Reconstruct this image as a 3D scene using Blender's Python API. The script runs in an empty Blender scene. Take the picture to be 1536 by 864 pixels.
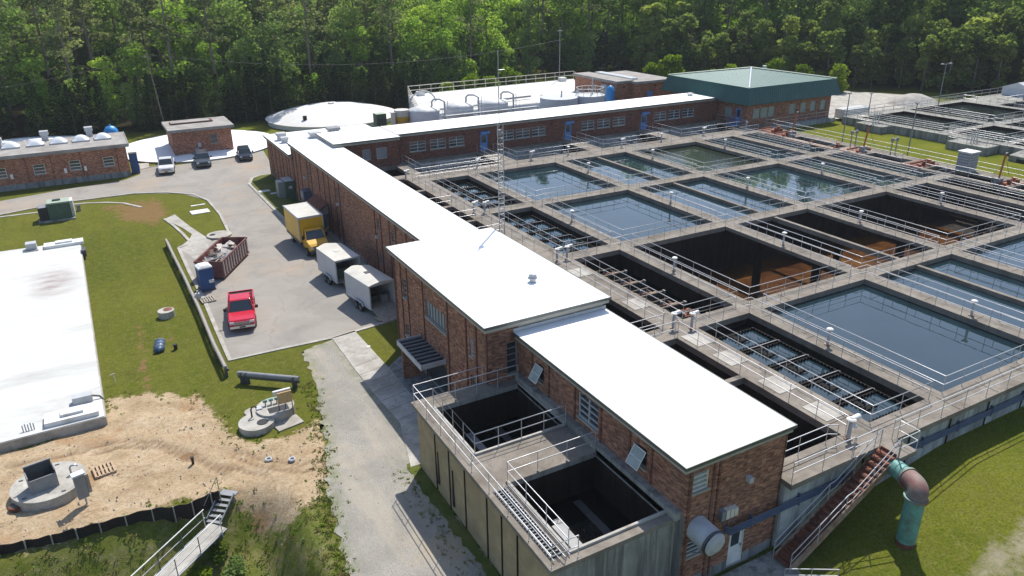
import bpy, math, random
from math import sin, cos, pi, radians
random.seed(7)
sc = bpy.context.scene
C = sc.collection
# ------------------------------------------------------------ camera
cam = bpy.data.cameras.new('camera'); co = bpy.data.objects.new('camera', cam); C.objects.link(co)
from mathutils import Matrix, Vector
YAW, PITCH, ROLL = radians(28.83697279), radians(22.96705513), radians(-0.71845382)
_cy, _sy, _cp, _sp = cos(YAW), sin(YAW), cos(PITCH), sin(PITCH)
fwd = Vector((_sy*_cp, _cy*_cp, -_sp)); rgt = Vector((_cy, -_sy, 0)); up = rgt.cross(fwd)
r2 = cos(ROLL)*rgt + sin(ROLL)*up; u2 = -sin(ROLL)*rgt + cos(ROLL)*up
M4 = Matrix((( r2.x, u2.x, -fwd.x, 0), (r2.y, u2.y, -fwd.y, 0), (r2.z, u2.z, -fwd.z, 25.3), (0, 0, 0, 1)))
co.matrix_world = M4
cam.sensor_width = 36; cam.lens = 26.461; cam.clip_start = 0.5; cam.clip_end = 2500
sc.camera = co
# ------------------------------------------------------------ world, sun, exposure
SUN_AZ, SUN_EL = radians(44), radians(54)          # azimuth measured from +Y towards +X
w = bpy.data.worlds.new('World'); sc.world = w; w.use_nodes = True
wn = w.node_tree.nodes; wl = w.node_tree.links
sky = wn.new('ShaderNodeTexSky'); sky.sky_type = 'NISHITA'; sky.sun_disc = False
sky.sun_elevation = SUN_EL; sky.sun_rotation = SUN_AZ; sky.dust_density = 1.0; sky.ozone_density = 1.5
wl.new(sky.outputs[0], wn['Background'].inputs[0]); wn['Background'].inputs[1].default_value = 0.15
sl = bpy.data.lights.new('sun', 'SUN'); sl.energy = 4.9; sl.angle = radians(0.5); sl.color = (1, 0.955, 0.88)
so = bpy.data.objects.new('sun', sl); C.objects.link(so)
sd = Vector((sin(SUN_AZ)*cos(SUN_EL), cos(SUN_AZ)*cos(SUN_EL), sin(SUN_EL)))
so.rotation_euler = sd.to_track_quat('Z', 'Y').to_euler(); so.location = (60, 60, 120)
sc.view_settings.view_transform = 'Standard'; sc.view_settings.look = 'None'
sc.view_settings.exposure = 0.3; sc.view_settings.gamma = 1
sc.render.resolution_x = 1024; sc.render.resolution_y = 576

# ------------------------------------------------------------ materials
MATS = {}
class NT:
    def __init__(s, name):
        s.m = bpy.data.materials.new(name); s.m.use_nodes = True
        s.n = s.m.node_tree.nodes; s.l = s.m.node_tree.links; s.b = s.n['Principled BSDF']
        g = s.n.new('ShaderNodeNewGeometry'); s.pos = g.outputs['Position']; s.nrm = g.outputs['Normal']
    def noise(s, scale, detail=4, rough=0.55, vec=None, dist=0):
        t = s.n.new('ShaderNodeTexNoise'); t.inputs['Scale'].default_value = scale
        t.inputs['Detail'].default_value = detail; t.inputs['Roughness'].default_value = rough
        t.inputs['Distortion'].default_value = dist
        s.l.new(vec or s.pos, t.inputs['Vector']); return t.outputs['Fac']
    def scale(s, v3, vec=None):
        m = s.n.new('ShaderNodeVectorMath'); m.operation = 'MULTIPLY'; m.inputs[1].default_value = v3
        s.l.new(vec or s.pos, m.inputs[0]); return m.outputs[0]
    def ramp(s, fac, stops, mode='LINEAR'):
        r = s.n.new('ShaderNodeValToRGB'); r.color_ramp.interpolation = mode
        e = r.color_ramp.elements
        while len(e) < len(stops): e.new(0.5)
        for i, (p, c) in enumerate(stops):
            e[i].position = p; e[i].color = (*c, 1) if len(c) == 3 else c
        s.l.new(fac, r.inputs[0]); return r.outputs[0]
    def mix(s, fac, a, b, mode='MIX'):
        m = s.n.new('ShaderNodeMix'); m.data_type = 'RGBA'; m.blend_type = mode
        for i, v in ((0, fac), (6, a), (7, b)):
            if isinstance(v, (int, float)): m.inputs[i].default_value = v
            elif isinstance(v, tuple): m.inputs[i].default_value = (*v, 1)
            else: s.l.new(v, m.inputs[i])
        return m.outputs[2]
    def math(s, op, a, b=0, clamp=False):
        m = s.n.new('ShaderNodeMath'); m.operation = op; m.use_clamp = clamp
        for i, v in ((0, a), (1, b)):
            if isinstance(v, (int, float)): m.inputs[i].default_value = v
            else: s.l.new(v, m.inputs[i])
        return m.outputs[0]
    def attr(s, name):
        a = s.n.new('ShaderNodeAttribute'); a.attribute_name = name; return a.outputs['Fac']
    def col(s, c): 
        if isinstance(c, tuple): s.b.inputs['Base Color'].default_value = (*c, 1)
        else: s.l.new(c, s.b.inputs['Base Color'])
        return s
    def rough(s, v, spec=None, metal=None):
        if isinstance(v, (int, float)): s.b.inputs['Roughness'].default_value = v
        else: s.l.new(v, s.b.inputs['Roughness'])
        if spec is not None: s.b.inputs['Specular IOR Level'].default_value = spec
        if metal is not None: s.b.inputs['Metallic'].default_value = metal
        return s
    def bump(s, h, strength=0.4, dist=0.05):
        b = s.n.new('ShaderNodeBump'); b.inputs['Strength'].default_value = strength; b.inputs['Distance'].default_value = dist
        s.l.new(h, b.inputs['Height']); s.l.new(b.outputs[0], s.b.inputs['Normal']); return s
    def sep(s, vec=None):
        x = s.n.new('ShaderNodeSeparateXYZ'); s.l.new(vec or s.pos, x.inputs[0]); return x.outputs
    def comb(s, x, y, z):
        c = s.n.new('ShaderNodeCombineXYZ')
        for i, v in enumerate((x, y, z)):
            if isinstance(v, (int, float)): c.inputs[i].default_value = v
            else: s.l.new(v, c.inputs[i])
        return c.outputs[0]

def plain(name, c, rough=0.6, var=0.25, scale=1.5, metal=0.0, dirt=None, dscale=0.6, damt=0.5, bump=0.0, spec=0.4):
    t = NT(name)
    n = t.noise(scale, 5, 0.6)
    lo = tuple(x*(1-var) for x in c); hi = tuple(min(1, x*(1+var)) for x in c)
    out = t.ramp(n, [(0.3, lo), (0.7, hi)])
    if dirt:
        d = t.noise(dscale, 6, 0.65)
        f = t.ramp(d, [(0.5-damt*0.3, (0,0,0)), (0.72, (1,1,1))])
        out = t.mix(f, out, dirt)
    t.col(out).rough(rough, spec, metal)
    if bump: t.bump(t.noise(scale*12, 4), bump, 0.02)
    MATS[name] = t.m; return t.m

def brickmat(name, c1, c2, mortar):
    t = NT(name); x, y, z = t.sep()
    v = t.comb(t.math('ADD', x, y), z, 0)
    b = t.n.new('ShaderNodeTexBrick'); t.l.new(v, b.inputs['Vector'])
    b.inputs['Scale'].default_value = 1.0; b.inputs['Brick Width'].default_value = 0.23; b.inputs['Row Height'].default_value = 0.078
    b.inputs['Mortar Size'].default_value = 0.008; b.inputs['Mortar Smooth'].default_value = 0.1; b.inputs['Bias'].default_value = 0.0
    b.inputs['Color1'].default_value = (*c1, 1); b.inputs['Color2'].default_value = (*c2, 1); b.inputs['Mortar'].default_value = (*mortar, 1)
    wn_ = t.n.new('ShaderNodeTexWhiteNoise')
    fl = t.n.new('ShaderNodeVectorMath'); fl.operation = 'FLOOR'
    t.l.new(t.scale((1/0.23, 1/0.078, 1), v), fl.inputs[0]); t.l.new(fl.outputs[0], wn_.inputs[0])
    k = t.ramp(wn_.outputs[0], [(0, (0.5, 0.46, 0.46)), (0.35, (0.88, 0.85, 0.85)), (0.75, (1.15, 1.1, 1.05)), (1, (1.55, 1.6, 1.5))])
    out = t.mix(1.0, b.outputs['Color'], k, 'MULTIPLY')
    st = t.noise(0.5, 6, 0.7)
    out = t.mix(t.ramp(st, [(0.42, (0,0,0)), (0.75, (0.5,0.5,0.5))]), out, (0.12, 0.075, 0.055))
    st2 = t.noise(1.0, 4, 0.6, t.scale((1.5, 1.5, 0.15)))
    out = t.mix(t.ramp(st2, [(0.55, (0,0,0)), (0.8, (0.4,0.4,0.4))]), out, (0.3, 0.2, 0.15))
    t.col(out).rough(0.85, 0.2).bump(b.outputs['Fac'], -0.3, 0.01)
    MATS[name] = t.m
brickmat('brick_red', (0.21, 0.08, 0.05), (0.35, 0.165, 0.105), (0.27, 0.20, 0.15))
brickmat('brick_pink', (0.26, 0.09, 0.055), (0.42, 0.19, 0.12), (0.32, 0.22, 0.16))
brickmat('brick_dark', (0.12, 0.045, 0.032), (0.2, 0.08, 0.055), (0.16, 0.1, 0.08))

def concrete(name, base, stain, streak=False, seam=0):
    t = NT(name)
    n = t.noise(0.9, 7, 0.65); f = t.noise(14, 4, 0.6)
    out = t.ramp(n, [(0.3, tuple(x*0.62 for x in base)), (0.52, base), (0.75, tuple(min(1, x*1.25) for x in base))])
    out = t.mix(t.ramp(f, [(0.4, (0,0,0)), (0.65, (0.45,)*3)]), out, tuple(x*0.7 for x in base))
    s3 = t.noise(2.4, 6, 0.75)
    out = t.mix(t.ramp(s3, [(0.52, (0,0,0)), (0.66, (0.6,)*3)]), out, stain)
    s2 = t.noise(0.35, 6, 0.7, None, 0.6)
    out = t.mix(t.ramp(s2, [(0.48, (0,0,0)), (0.7, (0.75,)*3)]), out, stain)
    if streak:
        v = t.noise(1.1, 5, 0.65, t.scale((1.6, 1.6, 0.12)))
        out = t.mix(t.ramp(v, [(0.46, (0,0,0)), (0.62, (0.8,)*3)]), out, tuple(x*0.55 for x in stain))
        v2 = t.noise(2.6, 4, 0.6, t.scale((1.5, 1.5, 0.08)))
        out = t.mix(t.ramp(v2, [(0.55, (0,0,0)), (0.72, (0.5,)*3)]), out, tuple(min(1, x*1.35) for x in base))
    t.col(out).rough(0.9, 0.2).bump(t.noise(9, 6, 0.7), 0.25, 0.02)
    MATS[name] = t.m
concrete('deck_concrete', (0.235, 0.208, 0.175), (0.125, 0.105, 0.082))
concrete('clean_concrete', (0.42, 0.40, 0.36), (0.24, 0.215, 0.18))
concrete('tank_concrete', (0.36, 0.285, 0.17), (0.27, 0.21, 0.12))
concrete('grey_concrete', (0.32, 0.315, 0.285), (0.22, 0.21, 0.185), True)
concrete('pale_blue_concrete', (0.40, 0.43, 0.43), (0.28, 0.275, 0.26), True)
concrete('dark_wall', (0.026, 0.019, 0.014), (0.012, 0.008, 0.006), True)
concrete('wall_base', (0.27, 0.28, 0.285), (0.18, 0.175, 0.165), True)

def paving(name, base):
    t = NT(name)
    n = t.noise(0.25, 7, 0.7, None, 0.4); f = t.noise(25, 3, 0.7)
    out = t.ramp(n, [(0.28, tuple(x*0.75 for x in base)), (0.5, base), (0.72, tuple(x*1.14 for x in base))])
    out = t.mix(t.ramp(f, [(0.35, (0,0,0)), (0.7, (0.35,)*3)]), out, tuple(x*0.65 for x in base))
    r = t.noise(0.13, 4, 0.6); out = t.mix(t.ramp(r, [(0.52, (0,0,0)), (0.68, (0.55,)*3)]), out, (0.36, 0.27, 0.19))
    # oil drips and cracks
    o = t.noise(1.3, 3, 0.5); out = t.mix(t.ramp(o, [(0.70, (0,0,0)), (0.76, (0.6,)*3)]), out, (0.1, 0.09, 0.08))
    v = t.n.new('ShaderNodeTexVoronoi'); v.feature = 'DISTANCE_TO_EDGE'; v.inputs['Scale'].default_value = 0.22
    dv = t.n.new('ShaderNodeVectorMath'); dv.operation = 'ADD'
    nz = t.n.new('ShaderNodeTexNoise'); nz.inputs['Scale'].default_value = 0.9; t.l.new(t.pos, nz.inputs['Vector'])
    t.l.new(t.pos, dv.inputs[0]); t.l.new(nz.outputs['Color'], dv.inputs[1]); t.l.new(dv.outputs[0], v.inputs['Vector'])
    out = t.mix(t.ramp(v.outputs[0], [(0.0, (0.3,)*3), (0.012, (0,0,0))]), out, (0.12, 0.11, 0.10))
    t.col(out).rough(0.92, 0.2).bump(t.noise(40, 4, 0.7), 0.3, 0.01)
    MATS[name] = t.m
paving('asphalt', (0.29, 0.268, 0.238))
# gravel: pale crushed stone with sandy drift
t = NT('gravel'); n = t.noise(0.35, 7, 0.7, None, 0.5); f = t.noise(22, 4, 0.75); gg = t.noise(0.12, 4, 0.6)
o_ = t.ramp(n, [(0.3, (0.25, 0.24, 0.215)), (0.55, (0.35, 0.335, 0.30)), (0.75, (0.43, 0.395, 0.33))])
o_ = t.mix(t.ramp(f, [(0.40, (0,0,0)), (0.6, (0.75,)*3)]), o_, (0.17, 0.155, 0.13))
o_ = t.mix(t.ramp(t.noise(0.55, 6, 0.75, t.scale((1.0, 0.16, 0))), [(0.45, (0,0,0)), (0.6, (0.5,)*3)]), o_, (0.39, 0.34, 0.27))
o_ = t.mix(t.ramp(gg, [(0.55, (0,0,0)), (0.7, (0.6,)*3)]), o_, (0.45, 0.33, 0.2))
gr_ = t.math('MULTIPLY', t.math('MULTIPLY', t.attr('edge'), .6), t.ramp(t.noise(1.6, 6, 0.7), [(0.42, (0,0,0)), (0.56, (1,1,1))]))
o_ = t.mix(gr_, o_, (0.12, 0.15, 0.045))
t.col(o_).rough(0.95, 0.15).bump(t.noise(30, 5, 0.8), 0.6, 0.03); MATS['gravel'] = t.m

# ground: grass with sand and bare earth where the masks say so
t = NT('ground')
big = t.noise(0.07, 6, 0.65, None, 0.5); mid = t.noise(0.6, 6, 0.7); fine = t.noise(9, 5, 0.75)
gr = t.ramp(big, [(0.3, (0.080, 0.108, 0.014)), (0.5, (0.128, 0.146, 0.020)), (0.7, (0.185, 0.185, 0.032))])
gr = t.mix(t.ramp(mid, [(0.36, (0,0,0)), (0.72, (0.7,)*3)]), gr, (0.10, 0.092, 0.030))
lush = t.attr('lush'); gr = t.mix(lush, gr, t.ramp(t.noise(0.25, 5, 0.6), [(0.35, (0.125, 0.155, 0.016)), (0.65, (0.195, 0.205, 0.026))]))
gr = t.mix(t.ramp(t.noise(2.2, 6, 0.8), [(0.48, (0,0,0)), (0.62, (0.7,)*3)]), gr, (0.20, 0.185, 0.055))
gr = t.mix(t.ramp(fine, [(0.38, (0.6,)*3), (0.58, (0,0,0))]), gr, (0.030, 0.045, 0.007))
strp = t.noise(0.9, 3, 0.5, t.scale((1.0, 0.07, 0)))
gr = t.mix(t.ramp(strp, [(0.4, (0,0,0)), (0.66, (0.35,)*3)]), gr, (0.13, 0.13, 0.025))
wd = t.math('MULTIPLY', t.attr('weed'), .8); wcol = t.ramp(t.noise(0.8, 8, 0.85), [(0.34, (0.07, 0.095, 0.018)), (0.47, (0.13, 0.155, 0.03)), (0.56, (0.20, 0.19, 0.075)), (0.66, (0.31, 0.27, 0.16))])
gr = t.mix(wd, gr, wcol)
sm = t.noise(0.5, 7, 0.7, None, 0.8); sf = t.noise(5, 6, 0.8)
sand = t.ramp(sm, [(0.3, (0.32, 0.23, 0.14)), (0.5, (0.44, 0.335, 0.215)), (0.72, (0.54, 0.43, 0.30))])
sand = t.mix(t.ramp(sf, [(0.36, (0.6,)*3), (0.5, (0,0,0))]), sand, (0.19, 0.125, 0.07))
sand = t.mix(t.ramp(t.noise(1.3, 7, 0.8, t.scale((0.5, 1.6, 1)), 1.2), [(0.56, (0,0,0)), (0.64, (0.6,)*3)]), sand, (0.25, 0.16, 0.09))
rr = t.noise(0.3, 3, 0.5); sand = t.mix(t.ramp(rr, [(0.6, (0,0,0)), (0.7, (0.7,)*3)]), sand, (0.33, 0.19, 0.095))
sa = t.attr('sand'); brk = t.noise(0.9, 8, 0.75)
fs = t.math('ADD', sa, t.math('MULTIPLY', t.math('SUBTRACT', brk, 0.5), 1.6))
o_ = t.mix(t.ramp(fs, [(0.42, (0,0,0)), (0.56, (1,1,1))]), gr, sand)
ru = t.attr('rut'); o_ = t.mix(t.math('MULTIPLY', ru, 0.75), o_, (0.17, 0.11, 0.065))
er = t.attr('earth'); fe = t.math('ADD', er, t.math('MULTIPLY', t.math('SUBTRACT', t.noise(1.4, 7, 0.75), 0.5), 1.8))
o_ = t.mix(t.ramp(fe, [(0.5, (0,0,0)), (0.7, (0.8,)*3)]), o_, (0.21, 0.125, 0.065))
tk_ = t.math('ADD', t.attr('track'), t.math('MULTIPLY', t.math('SUBTRACT', t.noise(1.1, 7, 0.75), 0.5), 1.3)); o_ = t.mix(t.ramp(tk_, [(0.35, (0,0,0)), (0.75, (0.85,)*3)]), o_, (0.33, 0.29, 0.20))
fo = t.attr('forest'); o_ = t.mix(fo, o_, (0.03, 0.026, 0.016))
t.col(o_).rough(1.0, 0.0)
t.bump(t.math('ADD', t.noise(3, 9, 0.85), t.math('MULTIPLY', t.noise(0.8, 5, 0.6), 1.5)), 0.8, 0.14); MATS['ground'] = t.m

# water
def watermat(name, col, rough=0.02, wave=0.03, sc_=1.2):
    t = NT(name); n = t.noise(0.3, 4)
    t.col(t.ramp(n, [(0.3, tuple(x*0.8 for x in col)), (0.7, tuple(x*1.2 for x in col))])).rough(rough, 0.5)
    t.b.inputs['IOR'].default_value = 1.42; t.b.inputs['Specular IOR Level'].default_value = 0.8
    t.bump(t.noise(sc_, 3, 0.5), wave, 0.1); MATS[name] = t.m
watermat('water', (0.012, 0.028, 0.036))
watermat('water_black', (0.004, 0.005, 0.005), 0.05, 0.05)
watermat('water_green', (0.022, 0.030, 0.017), 0.06, 0.12, 3)
watermat('water_choppy', (0.014, 0.020, 0.018), 0.08, 0.5, 2.2)
watermat('water_brown', (0.05, 0.022, 0.012), 0.12, 0.2, 2.5)
t = NT('sludge'); n = t.noise(0.35, 6, 0.7, None, 1.0)
t.col(t.ramp(n, [(0.3, (0.03, 0.012, 0.006)), (0.5, (0.075, 0.03, 0.009)), (0.72, (0.16, 0.075, 0.018))])).rough(0.14, 0.6).bump(t.noise(3, 3), .25, .05); MATS['sludge'] = t.m

# roofs
t = NT('white_roof'); n = t.noise(0.4, 6, 0.7)
t.col(t.ramp(n, [(0.3, (0.84, 0.84, 0.83)), (0.7, (0.88, 0.88, 0.88))])).rough(0.6, 0.3); MATS['white_roof'] = t.m
t = NT('worn_white_roof'); n = t.noise(0.3, 7, 0.7, t.scale((0.35, 1.2, 1)), 0.7)
o_ = t.ramp(n, [(0.3, (0.40, 0.40, 0.37)), (0.45, (0.50, 0.50, 0.475)), (0.7, (0.57, 0.565, 0.545))])
xx, yy, zz = t.sep()
cx_ = t.math('DIVIDE', t.math('SUBTRACT', xx, -5.6), 2.3); cy_ = t.math('DIVIDE', t.math('SUBTRACT', yy, 72.5), 5.0)
rr_ = t.math('SQRT', t.math('ADD', t.math('MULTIPLY', cx_, cx_), t.math('MULTIPLY', cy_, cy_)))
st = t.math('MULTIPLY', t.math('MULTIPLY', t.math('SUBTRACT', 1.0, rr_, True), 1.3, True), t.ramp(t.noise(0.7, 5, 0.7, t.scale((0.5, 1.6, 1))), [(0.4, (0.2,)*3), (0.6, (1,1,1))]))
o_ = t.mix(st, o_, (0.30, 0.25, 0.235))
t.col(o_).rough(0.75, 0.2); MATS['worn_white_roof'] = t.m
t = NT('grey_flat_roof'); n = t.noise(0.6, 6, 0.7)
t.col(t.ramp(n, [(0.3, (0.20, 0.185, 0.165)), (0.55, (0.31, 0.29, 0.27)), (0.75, (0.40, 0.385, 0.36))])).rough(0.9, 0.2); MATS['grey_flat_roof'] = t.m
t = NT('dome_white'); n = t.noise(0.25, 6, 0.7)
t.col(t.ramp(n, [(0.3, (0.56, 0.55, 0.51)), (0.7, (0.66, 0.65, 0.62))])).rough(0.8, 0.2); MATS['dome_white'] = t.m
# leaves
def leaf(name, a, b, c, trans=0.45):
    t = NT(name); oi = t.n.new('ShaderNodeObjectInfo')
    n = t.noise(0.22, 4, 0.6); n2 = t.noise(2.2, 3, 0.6)
    fac = t.math('ADD', t.math('MULTIPLY', n, 0.45), t.math('MULTIPLY', n2, 0.35))
    fac = t.math('ADD', fac, t.math('MULTIPLY', t.math('SUBTRACT', oi.outputs['Random'], 0.5), 0.36))
    col = t.ramp(fac, [(0.22, a), (0.42, b), (0.62, c)])
    d = t.n.new('ShaderNodeBsdfDiffuse'); tr = t.n.new('ShaderNodeBsdfTranslucent'); m = t.n.new('ShaderNodeMixShader')
    t.l.new(col, d.inputs[0]); t.l.new(t.mix(1.0, col, (1.2, 1.3, 0.7), 'MULTIPLY'), tr.inputs[0]); m.inputs[0].default_value = trans
    t.l.new(d.outputs[0], m.inputs[1]); t.l.new(tr.outputs[0], m.inputs[2]); t.l.new(m.outputs[0], t.n['Material Output'].inputs[0])
    t.n.remove(t.b); MATS[name] = t.m
leaf('leaf_bright', (0.14, 0.22, 0.05), (0.26, 0.38, 0.075), (0.40, 0.50, 0.10), 0.5)
leaf('leaf_mid', (0.13, 0.19, 0.07), (0.21, 0.29, 0.10), (0.32, 0.40, 0.13), 0.5)
leaf('leaf_pine', (0.13, 0.15, 0.08), (0.20, 0.225, 0.115), (0.28, 0.30, 0.15), 0.5)
leaf('leaf_youngpine', (0.11, 0.145, 0.055), (0.19, 0.235, 0.075), (0.29, 0.33, 0.10), 0.5)
leaf('leaf_hedge', (0.035, 0.06, 0.022), (0.06, 0.095, 0.032), (0.10, 0.14, 0.045), 0.4)
leaf('leaf_weed', (0.07, 0.11, 0.015), (0.13, 0.18, 0.03), (0.20, 0.23, 0.05), 0.4)
leaf('leaf_dry', (0.14, 0.12, 0.05), (0.24, 0.20, 0.09), (0.36, 0.30, 0.15), 0.3)
leaf('leaf_yellow', (0.10, 0.16, 0.015), (0.19, 0.26, 0.025), (0.28, 0.33, 0.04), 0.45)
plain('bark', (0.15, 0.12, 0.095), 0.9, 0.35, 3)
plain('pine_bark', (0.16, 0.13, 0.11), 0.9, 0.35, 3)
# misc
plain('rail_metal', (0.52, 0.52, 0.53), 0.42, 0.12, 2, 0.55)
plain('white_paint', (0.72, 0.72, 0.70), 0.5, 0.08, 3, 0, (0.45, 0.43, 0.38), 1.5, 0.2)
plain('cream_paint', (0.62, 0.58, 0.50), 0.6, 0.1, 3)
plain('dark_grey', (0.07, 0.072, 0.075), 0.5, 0.2, 3)
plain('mid_grey', (0.22, 0.225, 0.235), 0.5, 0.15, 3)
plain('edge_metal', (0.115, 0.125, 0.12), 0.45, 0.15, 2, 0.4)
plain('soffit', (0.34, 0.325, 0.28), 0.7, 0.15, 1)
plain('light_grey', (0.42, 0.43, 0.44), 0.5, 0.12, 2)
plain('galvanised', (0.40, 0.41, 0.43), 0.38, 0.15, 4, 0.75)
plain('pitch', (0.004, 0.004, 0.004), 0.7, 0.1, 5, spec=0.1)
plain('elbow_rust', (0.15, 0.29, 0.25), 0.65, 0.2, 1.6, 0, (0.20, 0.03, 0.025), 1.3, 1.35, 0.3)
plain('black', (0.012, 0.012, 0.013), 0.5, 0.2, 5)
plain('rubber', (0.022, 0.022, 0.022), 0.85, 0.2, 5)
plain('glass_dark', (0.030, 0.040, 0.045), 0.06, 0.15, 0.7, 0, spec=0.9)
plain('glass_board', (0.21, 0.22, 0.24), 0.5, 0.15, 1)
plain('frost_glass', (0.25, 0.29, 0.29), 0.35, 0.25, 1.5, spec=0.7)
plain('rust', (0.21, 0.075, 0.045), 0.85, 0.4, 3, 0, (0.07, 0.03, 0.02), 2.0, 0.5, 0.3)
plain('rusty_pale', (0.36, 0.27, 0.20), 0.8, 0.3, 4, 0, (0.16, 0.07, 0.04), 2.5, 0.5)
plain('teal_paint', (0.125, 0.31, 0.27), 0.5, 0.18, 1.5, 0, (0.10, 0.15, 0.12), 2.5, 0.15)
plain('teal_rust', (0.16, 0.30, 0.26), 0.65, 0.25, 2.5, 0, (0.22, 0.04, 0.03), 1.1, 0.6, 0.3)
plain('blue_conduit', (0.085, 0.115, 0.185), 0.4, 0.15, 2, 0.3)
plain('door_blue', (0.10, 0.22, 0.46), 0.45, 0.1, 2)
plain('bright_blue', (0.03, 0.24, 0.55), 0.4, 0.12, 2)
plain('porta_blue', (0.018, 0.075, 0.22), 0.45, 0.12, 2)
plain('tarp_blue', (0.035, 0.07, 0.13), 0.4, 0.4, 6)
plain('yellow_paint', (0.62, 0.33, 0.015), 0.35, 0.06, 2)
plain('yellow_side', (0.62, 0.35, 0.02), 0.4, 0.1, 0.6)
plain('red_paint', (0.52, 0.012, 0.035), 0.22, 0.08, 2, 0.1, spec=0.7)
plain('grey_car_paint', (0.085, 0.10, 0.125), 0.25, 0.1, 2, 0.4, spec=0.7)
plain('navy_car_paint', (0.035, 0.05, 0.075), 0.2, 0.1, 2, 0.4, spec=0.7)
plain('white_car_paint', (0.60, 0.61, 0.62), 0.3, 0.06, 2, spec=0.6)
plain('chrome', (0.55, 0.55, 0.56), 0.2, 0.05, 2, 0.9)
plain('trailer_roof', (0.50, 0.48, 0.43), 0.55, 0.12, 1)
plain('trailer_side', (0.42, 0.43, 0.45), 0.45, 0.08, 1)
plain('maroon_steel', (0.12, 0.028, 0.032), 0.6, 0.3, 3, 0, (0.22, 0.12, 0.09), 2, 0.4)
plain('rib_white', (0.42, 0.36, 0.34), 0.7, 0.25, 5)
plain('wood', (0.40, 0.29, 0.19), 0.85, 0.25, 6)
plain('wood_grey', (0.30, 0.27, 0.23), 0.9, 0.25, 6)
plain('plywood', (0.45, 0.31, 0.15), 0.8, 0.18, 4)
plain('debris', (0.52, 0.47, 0.42), 0.85, 0.35, 3)
plain('cabinet_green', (0.065, 0.105, 0.075), 0.5, 0.18, 2)
plain('pale_green', (0.30, 0.36, 0.28), 0.6, 0.12, 2)
plain('silt_cloth', (0.016, 0.011, 0.010), 0.8, 0.4, 2)
plain('skylight', (0.62, 0.64, 0.67), 0.3, 0.06, 1)
plain('orange_paint', (0.42, 0.10, 0.035), 0.5, 0.25, 3)
plain('tank_white', (0.56, 0.585, 0.64), 0.45, 0.07, 1)
plain('tank_yellow', (0.48, 0.31, 0.03), 0.5, 0.15, 1)
plain('red_rooflight', (0.10, 0.035, 0.03), 0.5, 0.3, 3)
plain('strip_dark', (0.10, 0.035, 0.025), 0.7, 0.3, 3)
plain('wire', (0.1, 0.1, 0.1), 0.5)
# standing-seam green roof
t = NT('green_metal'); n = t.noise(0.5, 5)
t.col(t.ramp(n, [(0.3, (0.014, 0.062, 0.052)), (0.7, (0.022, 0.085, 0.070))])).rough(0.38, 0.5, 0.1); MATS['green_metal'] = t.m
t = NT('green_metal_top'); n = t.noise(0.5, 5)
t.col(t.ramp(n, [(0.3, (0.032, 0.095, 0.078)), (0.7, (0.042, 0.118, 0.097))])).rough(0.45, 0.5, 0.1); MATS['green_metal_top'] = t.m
M = MATS
hm = bpy.data.materials.new('haze'); hm.use_nodes = True; hm.node_tree.nodes.clear()
ho = hm.node_tree.nodes.new('ShaderNodeOutputMaterial'); hv = hm.node_tree.nodes.new('ShaderNodeVolumePrincipled')
hv.inputs['Color'].default_value = (0.86, 0.92, 1, 1); hv.inputs['Density'].default_value = 0.00018; hm.node_tree.links.new(hv.outputs[0], ho.inputs['Volume']); M['haze'] = hm

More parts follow.
